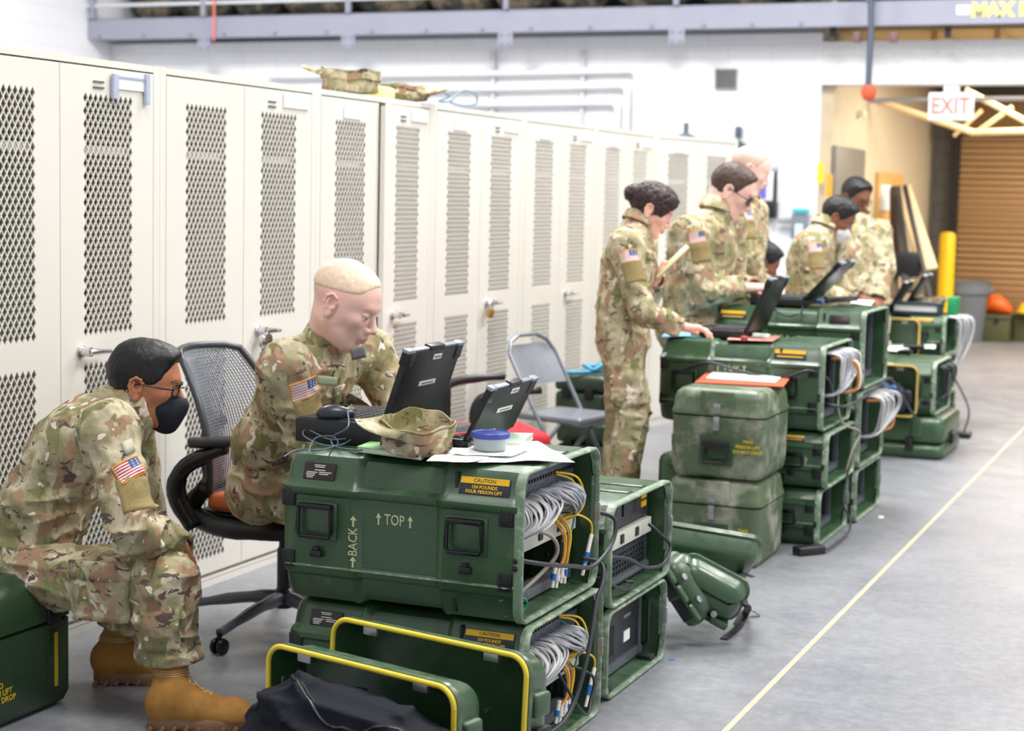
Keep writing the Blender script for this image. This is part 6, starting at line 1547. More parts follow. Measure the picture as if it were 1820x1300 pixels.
def laptop(label, hx, y0, z0, W_, Dp, lid, th=.045, lth=.022, words=True, trim=True):
    """hinge at x=hx, spans y0..y0+W_, base goes to -x by Dp; lid = (dx,dz) from the hinge"""
    e = empty('laptop', (hx, y0, z0), label=label, cat='laptop'); yc = y0+W_/2
    b = MB().box((hx-Dp/2, yc, z0+th/2), (Dp, W_, th), bev=.006)
    o = b.obj('base', BLACK, e)
    MB().box((hx-Dp*.5, yc, z0+th+.0005), (Dp*.94, W_*.92, .003)).obj('deck', plain('deck_black', (48, 48, 52), .45), e)
    k = MB()
    for i in range(5):
        for j in range(13): k.box((hx-Dp*(.16+.105*i), y0+W_*(.09+.068*j), z0+th+.004), (Dp*.085, W_*.055, .004), bev=.001)
    k.obj('keys', KEYM, e)
    MB().box((hx-Dp*.80, yc, z0+th+.003), (Dp*.2, W_*.26, .002)).obj('touchpad', BLACKG, e)
    L = math.hypot(*lid); u = np.array([lid[0]/L, 0, lid[1]/L]); n_ = np.array([u[2], 0, -u[0]]); R = Matrix((tuple(u), (0, 1, 0), tuple(n_))).transposed()
    hp = np.array([hx, yc, z0+th]); c = hp+u*(L/2+.004)+n_*lth*.5
    m = MB().box(c, (L, W_*.985, lth), rot=R, bev=.005)
    for s_ in (-1, 1): m.box(hp+u*(L-.02)+n_*lth*.5+np.array([0, s_*(W_*.5-.022), 0]), (.046, .046, lth*1.35), rot=R, bev=.006)
    m.obj('lid', LIDM, e)
    if trim:
        t = MB().box(hp+u*(L+.005)+n_*lth*.5, (.006, W_*.9, lth*.8), rot=R, bev=.002)
        t.box(hp+u*(L+.004)+n_*lth*.5+np.array([0, -W_*.46, 0]), (.012, .045, lth*1.1), rot=R, bev=.003).box(hp+u*(L+.004)+n_*lth*.5+np.array([0, W_*.46, 0]), (.012, .045, lth*1.1), rot=R, bev=.003)
        t.obj('lid_edge', LTRIM, e)
        MB().box(hp+u*(L+.006)+n_*lth*.5, (.016, W_*.26, lth*1.2), rot=R, bev=.004).obj('lid_latch', BLACK, e)
    MB().box(hp+u*(L*.52)-n_*.001, (L*.84, W_*.86, .003), rot=R).obj('screen', SCR, e)
    if words:
        ld = np.array([0, 1, 0]); bk = n_*(lth+.0015)
        for fy, fz, w_, h_ in ((.04, .90, .055, .016), (.0, .54, .11, .014), (-.08, .10, .06, .015)):
            lp = MB().box(hp+u*L*fz+bk+np.array([0, W_*fy, 0]), (h_, w_, .002), rot=R).obj('label_strip', TAPE, e)
            MB().box(hp+u*L*fz+bk+n_*.0012+np.array([0, W_*fy, 0]), (h_*.3, w_*.7, .001), rot=R).obj('print', plain('print_grey', (120, 120, 124), .5), lp, True, None)
    for s_ in (-.38, .38): MB().cyl((hx+.006, yc+s_*W_-.02, z0+th+.002), (hx+.006, yc+s_*W_+.02, z0+th+.002), .011, n=12).obj('hinge', BLACK, e)
    return e
ZA = A2[5]
y_ = 4.39; a = oy(722, 625, y_); b_ = oy(680, 742, y_)
laptop('large black rugged laptop with label strips on its lid, open before the blond man', b_[0]-.01, y_, ZA, .37, .28, (a[0]-b_[0], a[2]-(ZA+.07)), th=.07)
y_ = 4.46; a = oy(866, 690, y_); b_ = oy(822, 765, y_)
laptop('smaller black laptop open behind the blue lidded tub', b_[0]-.0, y_, ZA, .34, .16, (a[0]-b_[0], a[2]-(ZA+.035)), th=.035, lth=.018)
# mouse on the laptop, its cable coiled
mp = oy(583, 757, 4.385); mz0 = ZA+.075
e = empty('computer_mouse', (mp[0], mp[1]+.05, mz0), label='black computer mouse lying on the near edge of the large laptop', cat='mouse')
f = Fld((-.08, -.05, -.02), (.08, .05, .06), .003); f.ell((0, 0, .008), (.058, .032, .030), k=0); f.cut((0, 0, 0), (0, 0, -1), .2, .003)
V, Q = f.mesh(); R3 = np.stack([CR, CF, UZ], 1); np_mesh('shell', [(V @ R3.T+np.array([mp[0]+.0, 4.43, mz0]), Q, 0)], [plain('mouse_black', (38, 42, 54), .3)], e)
MB().box(np.array([mp[0], 4.43, mz0+.034])+CR*.028, (.016, .008, .012), bev=.003).obj('wheel', BLACK, e)
CG = plain('slate_cable', (92, 100, 118), .45)
zt = ZA+.004; q = lambda a, b, dz=0: gz(a, b, ZA+dz)
MB().tube([np.array([mp[0], 4.40, mz0+.02])+CR*.05, q(618, 760, .07), q(590, 778, .03), q(598, 795, .006), q(650, 800, .01), q(668, 788, .012), q(640, 778, .02), q(590, 782, .02), q(560, 770, .03), q(545, 762, .04), q(540, 775, .02), q(575, 792, .008), q(610, 790, .01), q(640, 770, .03), q(660, 768, .03)], .0026, 7, smooth=7).obj('mouse_cable', CG, e, True, 180)
MB().tube([q(640, 770, .034), q(662, 766, .036)], .006, 8).obj('plug', CG, e)
o = MB().tube([q(548, 806, .004), q(560, 780, .02), q(590, 776, .03), q(600, 790, .01), q(570, 800, .006), q(528, 800, .006), q(505, 812, .004)], .0022, 7, smooth=7).obj('cable_loop', CG, None, True, 180); tag(o, 'thin grey cable loop hanging over the left shoulder of the front case', 'cable')
# green book, cap
GB = plain('pale_green_cover', (150, 190, 130), .55, 0, .03, 10); PG = plain('page_edges', (224, 224, 214), .8)
def book(label, P, th, z, cov, name='notebook'):
    e = empty(name, tuple(P[0]), label=label, cat='book'); P = [np.array([p[0], p[1], z]) for p in P]; c = sum(P)/4
    grid_sheet(P, 4, 4, .002).obj('cover', cov, e, True, None)
    grid_sheet([c+(p-c)*.985+UZ*.0022 for p in P], 2, 2, th-.004).obj('pages', PG, e, True, None)
    grid_sheet([p+UZ*(th-.0018) for p in P], 4, 4, .002).obj('cover', cov, e, True, None); return e
g1 = [gz(624, 808, ZA), gz(738, 823, ZA), gz(800, 792, ZA), gz(690, 782, ZA)]
g1 = [p+np.array([0, .035, 0]) for p in g1]
book('green notebook under the camouflage cap at the front edge', g1, .016, ZA+.002, GB)
def patrol_cap(label, c, fwd, s=1.0, tilt=(0, 0, 1), flip=True, mat=None, hgt=.085):
    """cap lying upside down: crown on the table, opening up, brim at fwd"""
    e = empty('patrol_cap', tuple(c), label=label, cat='cap'); up = nrm(tilt); fw = nrm(np.array(fwd)-up*(np.array(fwd)@up)); lf = np.cross(up, fw); c = np.array(c)
    n = 40; rr = []; mat = mat or CAMO2
    def ring(r, z, sq=1.0, wob=0): return [tuple(c+fw*(r*1.14*math.cos(a)*s)+lf*(r*math.sin(a)*s)+up*(z*s+wob*math.sin(3*a+1)*.004+wob*.003*math.sin(7*a))) for a in [2*PI*i/n for i in range(n)]]
    for r, z, wb in ((.001, .004, 0), (.05, .002, 0), (.080, .004, 0), (.086, .010, 0), (.083, .03, 1), (.085, .05, 1), (.088, hgt, 1.5), (.090, hgt+.003, 1.5), (.087, hgt+.003, 1.5), (.083, .06, 1), (.080, .02, 0), (.06, .010, 0), (.001, .010, 0)): rr.append(ring(r, z, 1, wb))
    m = MB().rings(rr); m.obj('crown', mat, e, True, 60)
    m = MB(); b0 = ring(.0895, hgt-.028, 1, 1.2); b1 = ring(.0895, hgt-.006, 1, 1.2); b2 = ring(.0915, hgt-.006, 1, 1.2); b3 = ring(.0915, hgt-.028, 1, 1.2); m.rings([b0, b1, b2, b3, b0], cap=False); m.obj('head_band', mat, e, True, 60)
    # brim
    vs = []; K = 14; Jn_ = 6
    for th in (0, .003):
        for j in range(Jn_+1):
            for i in range(K+1):
                a = -1.05+2.1*i/K; t = j/Jn_; out = .068*t*(1-.62*abs(a/1.05)**2.4); r = .0895
                p = c+fw*((r*1.14*math.cos(a)+out)*s)+lf*(r*math.sin(a)*(1-.05*t)*s)+up*((hgt-.004+th-.26*(r*math.sin(a))**2*12*t*.25+.012*t*(1-2*abs(a)))*s)
                vs.append(tuple(p))
    n1 = (K+1)*(Jn_+1); fs = []
    for j in range(Jn_):
        for i in range(K):
            q0 = j*(K+1)+i; fs += [(q0, q0+1, q0+K+2, q0+K+1), (n1+q0, n1+q0+K+1, n1+q0+K+2, n1+q0+1)]
    bd = [i for i in range(K)]+[K+(K+1)*j for j in range(Jn_)]+[(K+1)*(Jn_+1)-1-i for i in range(K)]+[(K+1)*(Jn_-j) for j in range(Jn_)]
    fs += [(bd[k], bd[(k+1) % len(bd)], bd[(k+1) % len(bd)]+n1, bd[k]+n1) for k in range(len(bd))]
    m = MB(); m.add(vs, fs); m.obj('brim', mat, e, True, 60); return e
cc = gz(727, 803, ZA+.018)+np.array([.0, .03, 0])
patrol_cap('camouflage patrol cap lying open side up on the green notebook', (cc[0], cc[1]+.015, ZA+.020), -CR*.93-CF*.3, 1.06, tilt=(0.12, -.16, 1), hgt=.078)
# sheets, second book, tub, pen
g2 = [gz(800, 800, ZA), gz(925, 800, ZA), gz(948, 782, ZA), gz(812, 778, ZA)]
book('pale green book under the blue lidded tub', g2, .018, ZA+.002, plain('mint_cover', (196, 222, 204), .6, 0, .02))
for i, (P, lab) in enumerate((([(838, 826), (1014, 826), (948, 789), (880, 797)], 'white sheet with one corner pointing right over the open case end'), ([(748, 824), (835, 826), (892, 803), (790, 800)], 'crumpled white sheet between the cap and the tub'), ([(790, 812), (900, 815), (940, 800), (840, 796)], 'white sheet lying on the other papers before the tub'))):
    o = grid_sheet([gz(a_, b_, ZA+.006+.004*i)+np.array([0, .035, 0]) for a_, b_ in P], 14, 10, .001, .010, 5+i, 12).obj('paper_sheet', PAPER, None, True, 60); tag(o, lab, 'paper', 'papers on the front case')
tb = gz(866, 802, ZA+.018); tb = np.array([tb[0], tb[1]+.02, ZA+.020])
e = empty('food_tub', tuple(tb), label='round clear tub with dark blue lid on the front case', cat='tub')
n = NT('cloudy_plastic'); TUBM = n.set(S((214, 224, 226)), .25, 0, Transmission_Weight=.55, IOR=1.3)
MB().lathe([(.043, 0), (.046, .003), (.050, .038), (.051, .040), (.049, .040), (.045, .006), (.001, .004)], tb, 40, cap=False).obj('tub_body', TUBM, e)
MB().lathe([(.054, .034), (.0555, .036), (.0555, .048), (.053, .051), (.049, .051), (.047, .0485), (.001, .0485)], tb, 40).obj('tub_lid', plain('royal_blue_lid', (58, 72, 150), .4), e)
rnd = random.Random(3); m = MB()
for k in range(12): m.box(tb+np.array([rnd.uniform(-.025, .025), rnd.uniform(-.025, .025), .010+rnd.uniform(0, .008)]), (.018, .006, .005), rot=Euler((0, 0, rnd.uniform(0, 3))).to_matrix())
m.obj('small_screws', plain('steel_bits', (120, 124, 130), .4, .6), e)
o = MB().tube([pd(782, 776, 4.93), pd(838, 769, 4.96)], .0035, 10).obj('red_pen', plain('pink_red', (226, 74, 96), .4)); tag(o, 'thin red pen held behind the cap', 'pen')
o = MB().tube([q(785, 770, .06), q(792, 778, .05), q(795, 788, .02), q(790, 798, .01)], .003, 8, smooth=5).obj('usb_cable', CBK, None, True, 180); tag(o, 'short black cord curling beside the cap', 'cord')

# ---------------- black duffel bag lying in the near lid
e = None
pL = pd(520, 1225, 3.98); pR = pd(800, 1310, 3.68); ax = nrm(pR-pL); ax[2] = 0; ax = nrm(ax); sd = np.cross(UZ, ax)
zc = .19
c0 = np.array([pL[0], pL[1], 0]); L = float(np.linalg.norm((pR-pL)[:2]))+.14
f = Fld((-.22, -.30, -.01), (L+.18, .32, .50), .0075)
f.box((L*.5, 0, .19), (L*.5+.02, .15, .19), .10, k=0); f.ell((.04, .02, .27), (.14, .14, .17), k=.08); f.ell((L*.35, .02, .26), (.26, .14, .16), k=.08); f.ell((L*.8, .0, .18), (.26, .14, .17), k=.08)
f.ell((L*.4, -.15, .10), (.35, .08, .12), k=.05)
f.warp(lambda P: folds(P*np.array([.45, .8, .8]), [((0, 0, .2), .2, 1.0), ((L*.2, -.1, .2), .2, .6)], .012, 91)+folds(P*1.2, [], .003, 92), .03)
f.cut((L*.5, 0, .004), (0, 0, -1), 1.0, .004)
V, Q = f.mesh(); R3 = np.stack([ax, sd, UZ], 1); c0 = c0-ax*.01
n = NT('black_nylon'); n.bump(n.noise(700, 1), .25, .0005, n.bump(n.noise(9, 3, .5), .35, .012)); NYL = n.set(S((12, 15, 25)), .75, 0, .12)
e = empty('duffel_bag', tuple(c0), label='black nylon duffel bag lying in front of the left yellow edged lid', cat='bag')
bag = np_mesh('bag_body', [(V @ R3.T+c0, Q, 0)], [NYL], e)
tr = tree_of(bag); zp = []
for i in range(26):
    t = i/25; p = c0+ax*(L*(-.02+1.0*t))+sd*(-.10*math.sin(PI*min(1, t*1.3))+.02-.03*t)
    r = tr.ray_cast(Vector((p[0], p[1], .8)), Vector((0, 0, -1)))
    if r[0] is not None: zp.append((r[0][0], r[0][1], r[0][2]+.001))
MB().tube(zp, .0035, 6).obj('zip', plain('zip_black', (14, 15, 20), .3), e, True, 180)
MB().tube([(a_[0]+sd[0]*.012, a_[1]+sd[1]*.012, a_[2]-.001) for a_ in zp], .0015, 5).obj('zip_seam', BLACK, e, True, 180)

# ---------------- office chair with mesh back
def office_chair(c, fdir, label, seatm, H_=.50, mesh=True):
    e = empty('office_chair', (c[0], c[1], 0), label=label, cat='chair'); f = nrm([fdir[0], fdir[1], 0]); l = np.cross(UZ, f); c = np.array([c[0], c[1], 0.0])
    P = lambda x, y, z: c+f*x+l*y+UZ*z
    R3 = Matrix((tuple(f), tuple(l), (0, 0, 1))).transposed()
    for k in range(5):
        a = math.atan2(-.10, -1)+k*2*PI/5+.15; d = np.array([math.cos(a), math.sin(a)]); q1 = P(d[0]*.375, d[1]*.375, .075)
        MB().tube([P(d[0]*.03, d[1]*.03, .125), P(d[0]*.16, d[1]*.16, .115), q1], [.026, .021, .016], 10, smooth=4).obj('base_leg', plain('base_metal', (104, 108, 116), .35, .4), e)
        cs = MB(); sdir = P(d[0]*.375-d[1]*.02, d[1]*.375+d[0]*.02, .0); 
        for s_ in (-1, 1): cs.lathe([(.001, -.009), (.026, -.008), (.029, 0), (.026, .008), (.001, .009)], P(d[0]*.375-d[1]*.014*s_, d[1]*.375+d[0]*.014*s_, .0295), 20, rot=R3 @ Matrix.Rotation(a, 3, 'Z') @ Matrix.Rotation(PI/2, 3, 'X'))
        cs.cyl(P(d[0]*.375, d[1]*.375, .03), P(d[0]*.375, d[1]*.375, .075), .009, n=10); cs.obj('caster', BLACKG, e)
    MB().lathe([(.035, .09), (.035, .15), (.026, .16), (.026, .30), (.02, .31), (.02, H_-.08)], c, 20).obj('gas_column', plain('graphite', (62, 64, 70), .35, .3), e)
    m = MB().box(P(-.02, 0, H_-.085), (.30, .16, .05), rot=R3, bev=.015).box(P(-.02, 0, H_-.06), (.44, .40, .03), rot=R3, bev=.012); m.obj('mechanism', BLACK, e)
    ff = Fld((-.30, -.30, -.08), (.30, .30, .10), .008); ff.box((0, 0, 0), (.245, .245, .032), .03, k=0); ff.ell((.24, 0, -.02), (.05, .22, .04), k=.03)
    V, Q = ff.mesh(); np_mesh('seat', [(V @ np.stack([f, l, UZ], 1).T+P(.07, 0, H_-.01), Q, 0)], [seatm], e)
    # back
    def bk(t, s_):     # t height 0..1, s_ -1..1
        x = -.23-.05*t-.10*t*t+.05*math.sin(PI*t)+.055*abs(s_)**2; w_ = (.19+.055*math.sin(PI*min(1, t*.9+.12))) ; return P(x, s_*w_, H_-.0+.50*t)
    fr = [bk(.02+.96*i/14, -1) for i in range(15)]+[bk(1.0+.015*math.sin(PI*(i/8)), -1+2*i/8) for i in range(1, 8)]+[bk(.98-.96*i/14, 1) for i in range(15)]+[bk(.0, 1-2*i/6) for i in range(1, 6)]
    fr.append(fr[0]); MB().tube(fr, .0135, 10, False).obj('back_frame', plain('graphite', (62, 64, 70), .35, .3), e, True, 180)
    m = MB(); N = 30
    for i in range(N):
        s_ = -.96+1.92*i/(N-1); m.tube([bk(.01+.98*j/12, s_) for j in range(13)], .0030, 5, True)
    for j in range(46):
        t = .02+.96*j/45; m.tube([bk(t, -.97+1.94*i/8) for i in range(9)], .0016, 4, True)
    m.obj('mesh_back', plain('silver_mesh', (112, 114, 122), .4, .3), e, True, 180)
    m = MB().tube([bk(.5, 0)-f*.03, P(-.34, 0, H_+.15), P(-.26, 0, H_-.06), P(-.10, 0, H_-.08)], [.02, .025, .03, .03], 10, smooth=4); m.obj('back_support', BLACK, e, True, 180)
    MB().tube([bk(.10, -1)-f*.01, P(-.26, -.20, H_-.05), P(-.12, -.24, H_-.09), P(.10, -.24, H_-.09), P(.22, -.18, H_-.08)], [.03, .035, .035, .03, .02], 10, smooth=5).tube([bk(.10, 1)-f*.01, P(-.26, .20, H_-.05), P(-.12, .24, H_-.09), P(.10, .24, H_-.09)], [.03, .035, .035, .03], 10, smooth=5).box(P(-.06, 0, H_-.095), (.10, .48, .03), rot=R3).obj('seat_shell', BLACK, e, True, 180)
    for s_ in (-1, 1):
        MB().tube([P(-.20, s_*.27, H_-.10), P(-.26, s_*.29, H_+.02), P(-.22, s_*.29, H_+.12), P(-.06, s_*.29, H_+.195)], [.030, .034, .030, .022], 10, smooth=5).obj('arm_support', BLACKG, e, True, 180)
        ap = MB(); rr = []
        for i in range(11):
            t = i/10; w_ = .045*math.sin(PI*min(.96, max(.04, t)))**.35; x = -.20+.30*t
            rr.append([tuple(P(x, s_*.29+w_*math.cos(q_), H_+.205+.03*t+.017*math.sin(q_)*(1 if math.sin(q_) > 0 else 1.3))) for q_ in [2*PI*k/14 for k in range(14)]])
        ap.rings(rr).obj('arm_pad', BLACK, e, True, 60)
    return e
chc = np.array([-3.06, 5.24])
office_chair(chc, CR*math.cos(.42)-CF*math.sin(.42), 'mesh backed office chair with an orange brown seat, under the blond soldier', plain('rust_leather', (176, 84, 40), .5, 0, .1, 20))
# ---------------- red office chair behind the laptops
rc = pd(868, 770, 8.0); 
RED = plain('red_fabric', (204, 34, 48), .75, 0, .08, 60)
def red_chair(c, label):
    e = empty('task_chair', (c[0], c[1], 0), label=label, cat='chair'); c = np.array([c[0], c[1], 0.0]); f = nrm(CR+CF*.3); l = np.cross(UZ, f); P = lambda x, y, z: c+f*x+l*y+UZ*z
    ff = Fld((-.30, -.30, -.10), (.30, .30, .10), .01); ff.box((0, 0, 0), (.24, .24, .045), .04, k=0); V, Q = ff.mesh(); np_mesh('seat', [(V @ np.stack([f, l, UZ], 1).T+P(0, 0, .45), Q, 0)], [RED], e)
    for s_ in (-1, 1): MB().tube([P(-.05, s_*.27, .40), P(-.14, s_*.29, .50), P(-.15, s_*.29, .62), P(-.08, s_*.29, .68), P(.16, s_*.29, .70)], [.016, .018, .02, .022, .016], 10, smooth=5).obj('arm_rest', BLACK, e, True, 180)
    ff = Fld((-.06, -.26, -.30), (.06, .26, .30), .01); ff.box((0, 0, 0), (.025, .12, .12), .025, k=0); V, Q = ff.mesh(); np_mesh('backrest', [(V @ np.stack([f, l, UZ], 1).T+P(-.26, -.1, .62), Q, 0)], [BLACK], e)
    MB().tube([P(-.32, 0, .7), P(-.30, 0, .45), P(-.1, 0, .40)], .02, 8, smooth=4).obj('back_bar', BLACK, e, True, 180)
    MB().cyl(P(0, 0, .1), P(0, 0, .41), .025).obj('gas_column', BLACK, e)
    for k in range(5):
        a = k*2*PI/5; MB().tube([P(0, 0, .11), P(.28*math.cos(a), .28*math.sin(a), .07)], [.024, .016], 8).obj('base_leg', BLACK, e); MB().lathe([(.001, -.02), (.027, -.018), (.027, .018), (.001, .02)], P(.28*math.cos(a), .28*math.sin(a), .028), 16, rot=Matrix.Rotation(PI/2, 3, 'X')).obj('caster', BLACKG, e)
    return e
red_chair(rc, 'red seated chair with black arms behind the two laptops')
# ---------------- grey folding chair
def folding_chair(c, fdir, label):
    e = empty('folding_chair', (c[0], c[1], 0), label=label, cat='chair'); f = nrm([fdir[0], fdir[1], 0]); l = np.cross(UZ, f); c = np.array([c[0], c[1], 0.0]); P = lambda x, y, z: c+f*x+l*y+UZ*z
    G_ = plain('grey_folding_metal', (138, 142, 152), .35, .4); R3 = Matrix((tuple(f), tuple(l), (0, 0, 1))).transposed()
    w_ = .205
    fr = [P(.24, -w_, 0), P(.0, -w_, .42), P(-.20, -w_, .76), P(-.225, -w_*.8, .82), P(-.235, -w_*.4, .85), P(-.235, w_*.4, .85), P(-.225, w_*.8, .82), P(-.20, w_, .76), P(.0, w_, .42), P(.24, w_, 0)]
    MB().tube(fr, .0115, 10).obj('front_frame', G_, e, True, 180)
    for s_ in (-1, 1): MB().tube([P(-.24, s_*w_*.86, 0), P(.12, s_*w_*.86, .44)], .0105, 10).obj('rear_leg', G_, e, True, 180)
    MB().cyl(P(-.15, -w_*.86, .11), P(-.15, w_*.86, .11), .008).obj('stretcher', G_, e); MB().cyl(P(.18, -w_, .11), P(.18, w_, .11), .008).obj('stretcher', G_, e)
    ff = Fld((-.24, -.24, -.04), (.24, .24, .04), .006); ff.box((0, 0, 0), (.195, .195, .018), .014, k=0); ff.box((.17, 0, -.006), (.03, .19, .022), .015, k=.01); V, Q = ff.mesh(); np_mesh('seat', [(V @ np.stack([f, l, UZ], 1).T+P(.04, 0, .445), Q, 0)], [G_], e)
    rr = []
    for i in range(9):
        t = i/8; z = .60+.20*t; ww = w_*(.93 if t < .7 else .93*(1-((t-.7)/.3)**2*.25)); x0_ = -.105-.115*t/1.0
        rr.append([tuple(P(x0_+.02*(1-(s_/1.0)**2)*-1+dx, s_*ww, z)) for s_, dx in [(-1+2*k/10, 0) for k in range(11)]+[(1-2*k/10, -.012) for k in range(11)]])
    MB().rings(rr).obj('backrest', G_, e, True, 60); return e
fc = pd(1000, 728, 8.9); folding_chair(fc, CR*math.cos(.62)-CF*math.sin(.62), 'grey metal folding chair by the lockers, left of the woman')
# dark cases behind the folding chair
def stack_case(px0, px1, D, z0, z1, label, mat=GREENX, rz=0):
    a_ = pd(px0, 700, D); b_ = pd(px1, 700, D); w_ = abs(np.linalg.norm((b_-a_)[:2])); c = (a_+b_)/2
    e = empty('dark_case', (c[0], c[1]+.2, z0), label=label, cat='case'); rm = Matrix.Rotation(.1, 3, 'Z')
    H = z1-z0; MB().box((c[0], c[1]+.2, z0+H*.32), (w_, .45, H*.62), bev=.025).obj('case_body', mat, e); MB().box((c[0], c[1]+.2, z0+H*.82), (w_*1.02, .46, H*.34), bev=.025).obj('case_lid', mat, e)
    for k in (.25, .7): MB().box((c[0]-w_/2+w_*k, c[1]-.035, z0+H*.62), (.05, .02, .07), bev=.005).obj('latch', BLACK, e)
    return e, c
e1, c1 = stack_case(990, 1085, 9.45, 0, .34, 'dark green case on the floor behind the folding chair')
e2, c2 = stack_case(985, 1080, 9.45, .342, .60, 'dark green case stacked behind the folding chair, blue straps on top')
o = MB().tube([pd(1008, 640, 9.4)*np.array([1, 1, 0])+UZ*.615+CR*x_ for x_ in (0, .05)]+[np.array([c2[0]+.05*math.cos(k)*(1+.3*(k % 2))+.04, c2[1]+.1+.07*math.sin(k), .62+.03*abs(math.sin(k*1.3))]) for k in range(9)], .012, 8, smooth=4).obj('blue_straps', plain('sky_blue', (76, 164, 206), .5), None, True, 180); tag(o, 'tangle of light blue straps on the dark case behind the chair', 'strap')
o = MB().box(np.array([c1[0]-.05, c1[1]-.22, .10]), (.30, .26, .20), bev=.06).obj('dark_bag', plain('dark_grey_bag', (34, 36, 40), .7)); tag(o, 'dark bag on the floor under the folding chair', 'bag')
# small ribbed lid left of the footlockers
lp = pd(1180, 800, 7.55)
e = empty('case_lid', (lp[0], lp[1], 0), label='green ribbed lid standing on edge left of the footlockers', cat='lid')
MB().box((lp[0]-.01, lp[1]+.25, .22), (.16, .14, .42), bev=.04).obj('lid_shell', GREEN, e); MB().box((lp[0]+.02, lp[1]+.17, .40), (.10, .05, .05), bev=.015).box((lp[0]+.02, lp[1]+.17, .16), (.10, .05, .05), bev=.015).obj('rib', GREEN, e)
MB().lathe([(.001, 0), (.03, 0), (.035, .02), (.001, .025)], (lp[0]+.03, lp[1]+.18, .28), 16, rot=Matrix.Rotation(PI/2, 3, 'X')).obj('latch', BLACK, e)
# ---------------- loose lids and straps behind the second stack
def loose_lid(label, c, R_, W_, H_, D_):
    e = empty('case_lid', tuple(c), label=label, cat='lid'); T = Matrix.Translation(Vector(c)) @ R_.to_4x4()
    b = MB(T); rr = []
    for z, ins, r in ((0, 0, .05), (.018, 0, .05), (.022, .010, .045), (D_*.7, .018, .045), (D_-.012, .03, .04), (D_, .06, .03)): rr.append([(a_, b2, z) for a_, b2 in rrect(W_-2*ins, H_-2*ins, r, 6)])
    b.rings(rr, cap=(0, 1)); rr = []
    for z, ins, r in ((0, 0, .05), (0, .012, .045), (.02, .02, .04), (D_-.02, .05, .03)): rr.append([(a_, b2, z) for a_, b2 in rrect(W_-2*ins, H_-2*ins, r, 6)])
    b.rings(rr, cap=(0, 1)); b.obj('lid_shell', GREEN, e, True, 40)
    for k in (-.3, .0, .3):
        MB(T).box((W_*k, -H_/2+.0, D_*.5), (.07, .03, D_*.7), bev=.01).obj('rib', GREEN, e)
    for k in (-.18, .18):
        MB(T).box((W_*k, -H_/2-.006, D_*.42), (.09, .02, .055), bev=.005).obj('latch', BLACK, e)
        MB(T).lathe([(.001, 0), (.012, .002), (.012, .01), (.001, .012)], (W_*k, -H_/2+.03, D_*.95), 12).obj('rivet', STEEL, e)
    MB(T).box((0, H_*.2, -.004), (.05, .03, .006)).obj('catch', STEEL, e); return e
def basis(x, z): x = nrm(x); z = nrm(np.array(z)-x*(np.array(z)@x)); y = np.cross(z, x); return Matrix((tuple(x), tuple(y), tuple(z))).transposed()
D_ = 5.95
loose_lid('green case lid leaning on the footlockers, upper one of the pile', pd(1228, 966, 6.38), basis(CR*1.0+CF*.10-UZ*.16, -CF*.70-UZ*.70), .50, .24, .10)
loose_lid('green ribbed lid tilted on edge on the floor, nearest of the pile', pd(1262, 1042, 6.12), basis(CR*.85-UZ*.42-CF*.1, -CF*.75+CR*.30-UZ*.25), .27, .17, .10)
loose_lid('green lid piece tilted beside the second stack, left of the pile', pd(1212, 1048, 6.10), basis(CR*.55-UZ*.80-CF*.1, -CF*.6+CR*.7+UZ*.2), .26, .17, .09)
def strap(pts, w_, label, mat=None, up=None):
    P = spline([Vector(p) for p in pts], 5); vs = []
    for i, p in enumerate(P):
        t = (P[min(i+1, len(P)-1)]-P[max(i-1, 0)]).normalized(); s_ = t.cross(Vector(up or (0, 0, 1)));  s_ = s_.normalized() if s_.length > .05 else Vector((1, 0, 0)); n_ = s_.cross(t)
        for a_, b2 in ((-1, -1), (1, -1), (1, 1), (-1, 1)): vs.append(p+s_*w_/2*a_+n_*.0012*b2)
    fs = [(i*4+k, i*4+(k+1) % 4, i*4+4+(k+1) % 4, i*4+4+k) for i in range(len(P)-1) for k in range(4)]+[(0, 1, 2, 3), tuple(len(P)*4-4+k for k in (3, 2, 1, 0))]
    m = MB(); m.add(vs, fs); o = m.obj('webbing_strap', mat or plain('black_webbing', (48, 48, 54), .8)); tag(o, label, 'strap'); return o
strap([pd(1312, 1055, 6.15), pd(1328, 1078, 6.05), gz(1325, 1100)+UZ*.02, gz(1312, 1118)+UZ*.006, gz(1286, 1138)+UZ*.004], .028, 'black webbing strap trailing toward the viewer from the lids')
strap([gz(1308, 1112)+UZ*.004, gz(1325, 1098)+UZ*.03, gz(1350, 1096)+UZ*.004], .022, 'black webbing strap end pointing right on the floor')
strap([pd(1312, 1018, 6.35), pd(1322, 1020, 6.3), pd(1338, 1026, 6.25)], .022, 'short black strap sticking out of the upper lid')
o = grid_sheet([gz(1188, 1172)+UZ*.001, gz(1199, 1171)+UZ*.001, gz(1199, 1173.5)+UZ*.001, gz(1188, 1174)+UZ*.001], 1, 1, .001).obj('blue_tape_scrap', plain('scrap_blue', (40, 130, 200), .5)); tag(o, 'tiny blue scrap on the floor beside the lower case', 'scrap')
o = grid_sheet([gz(1561, 918)+UZ*.001, gz(1570, 918)+UZ*.001, gz(1571, 922)+UZ*.001, gz(1562, 922)+UZ*.001], 1, 1, .001).obj('paper_scrap', PAPER); tag(o, 'tiny white scrap on the floor right of the middle stacks', 'scrap')
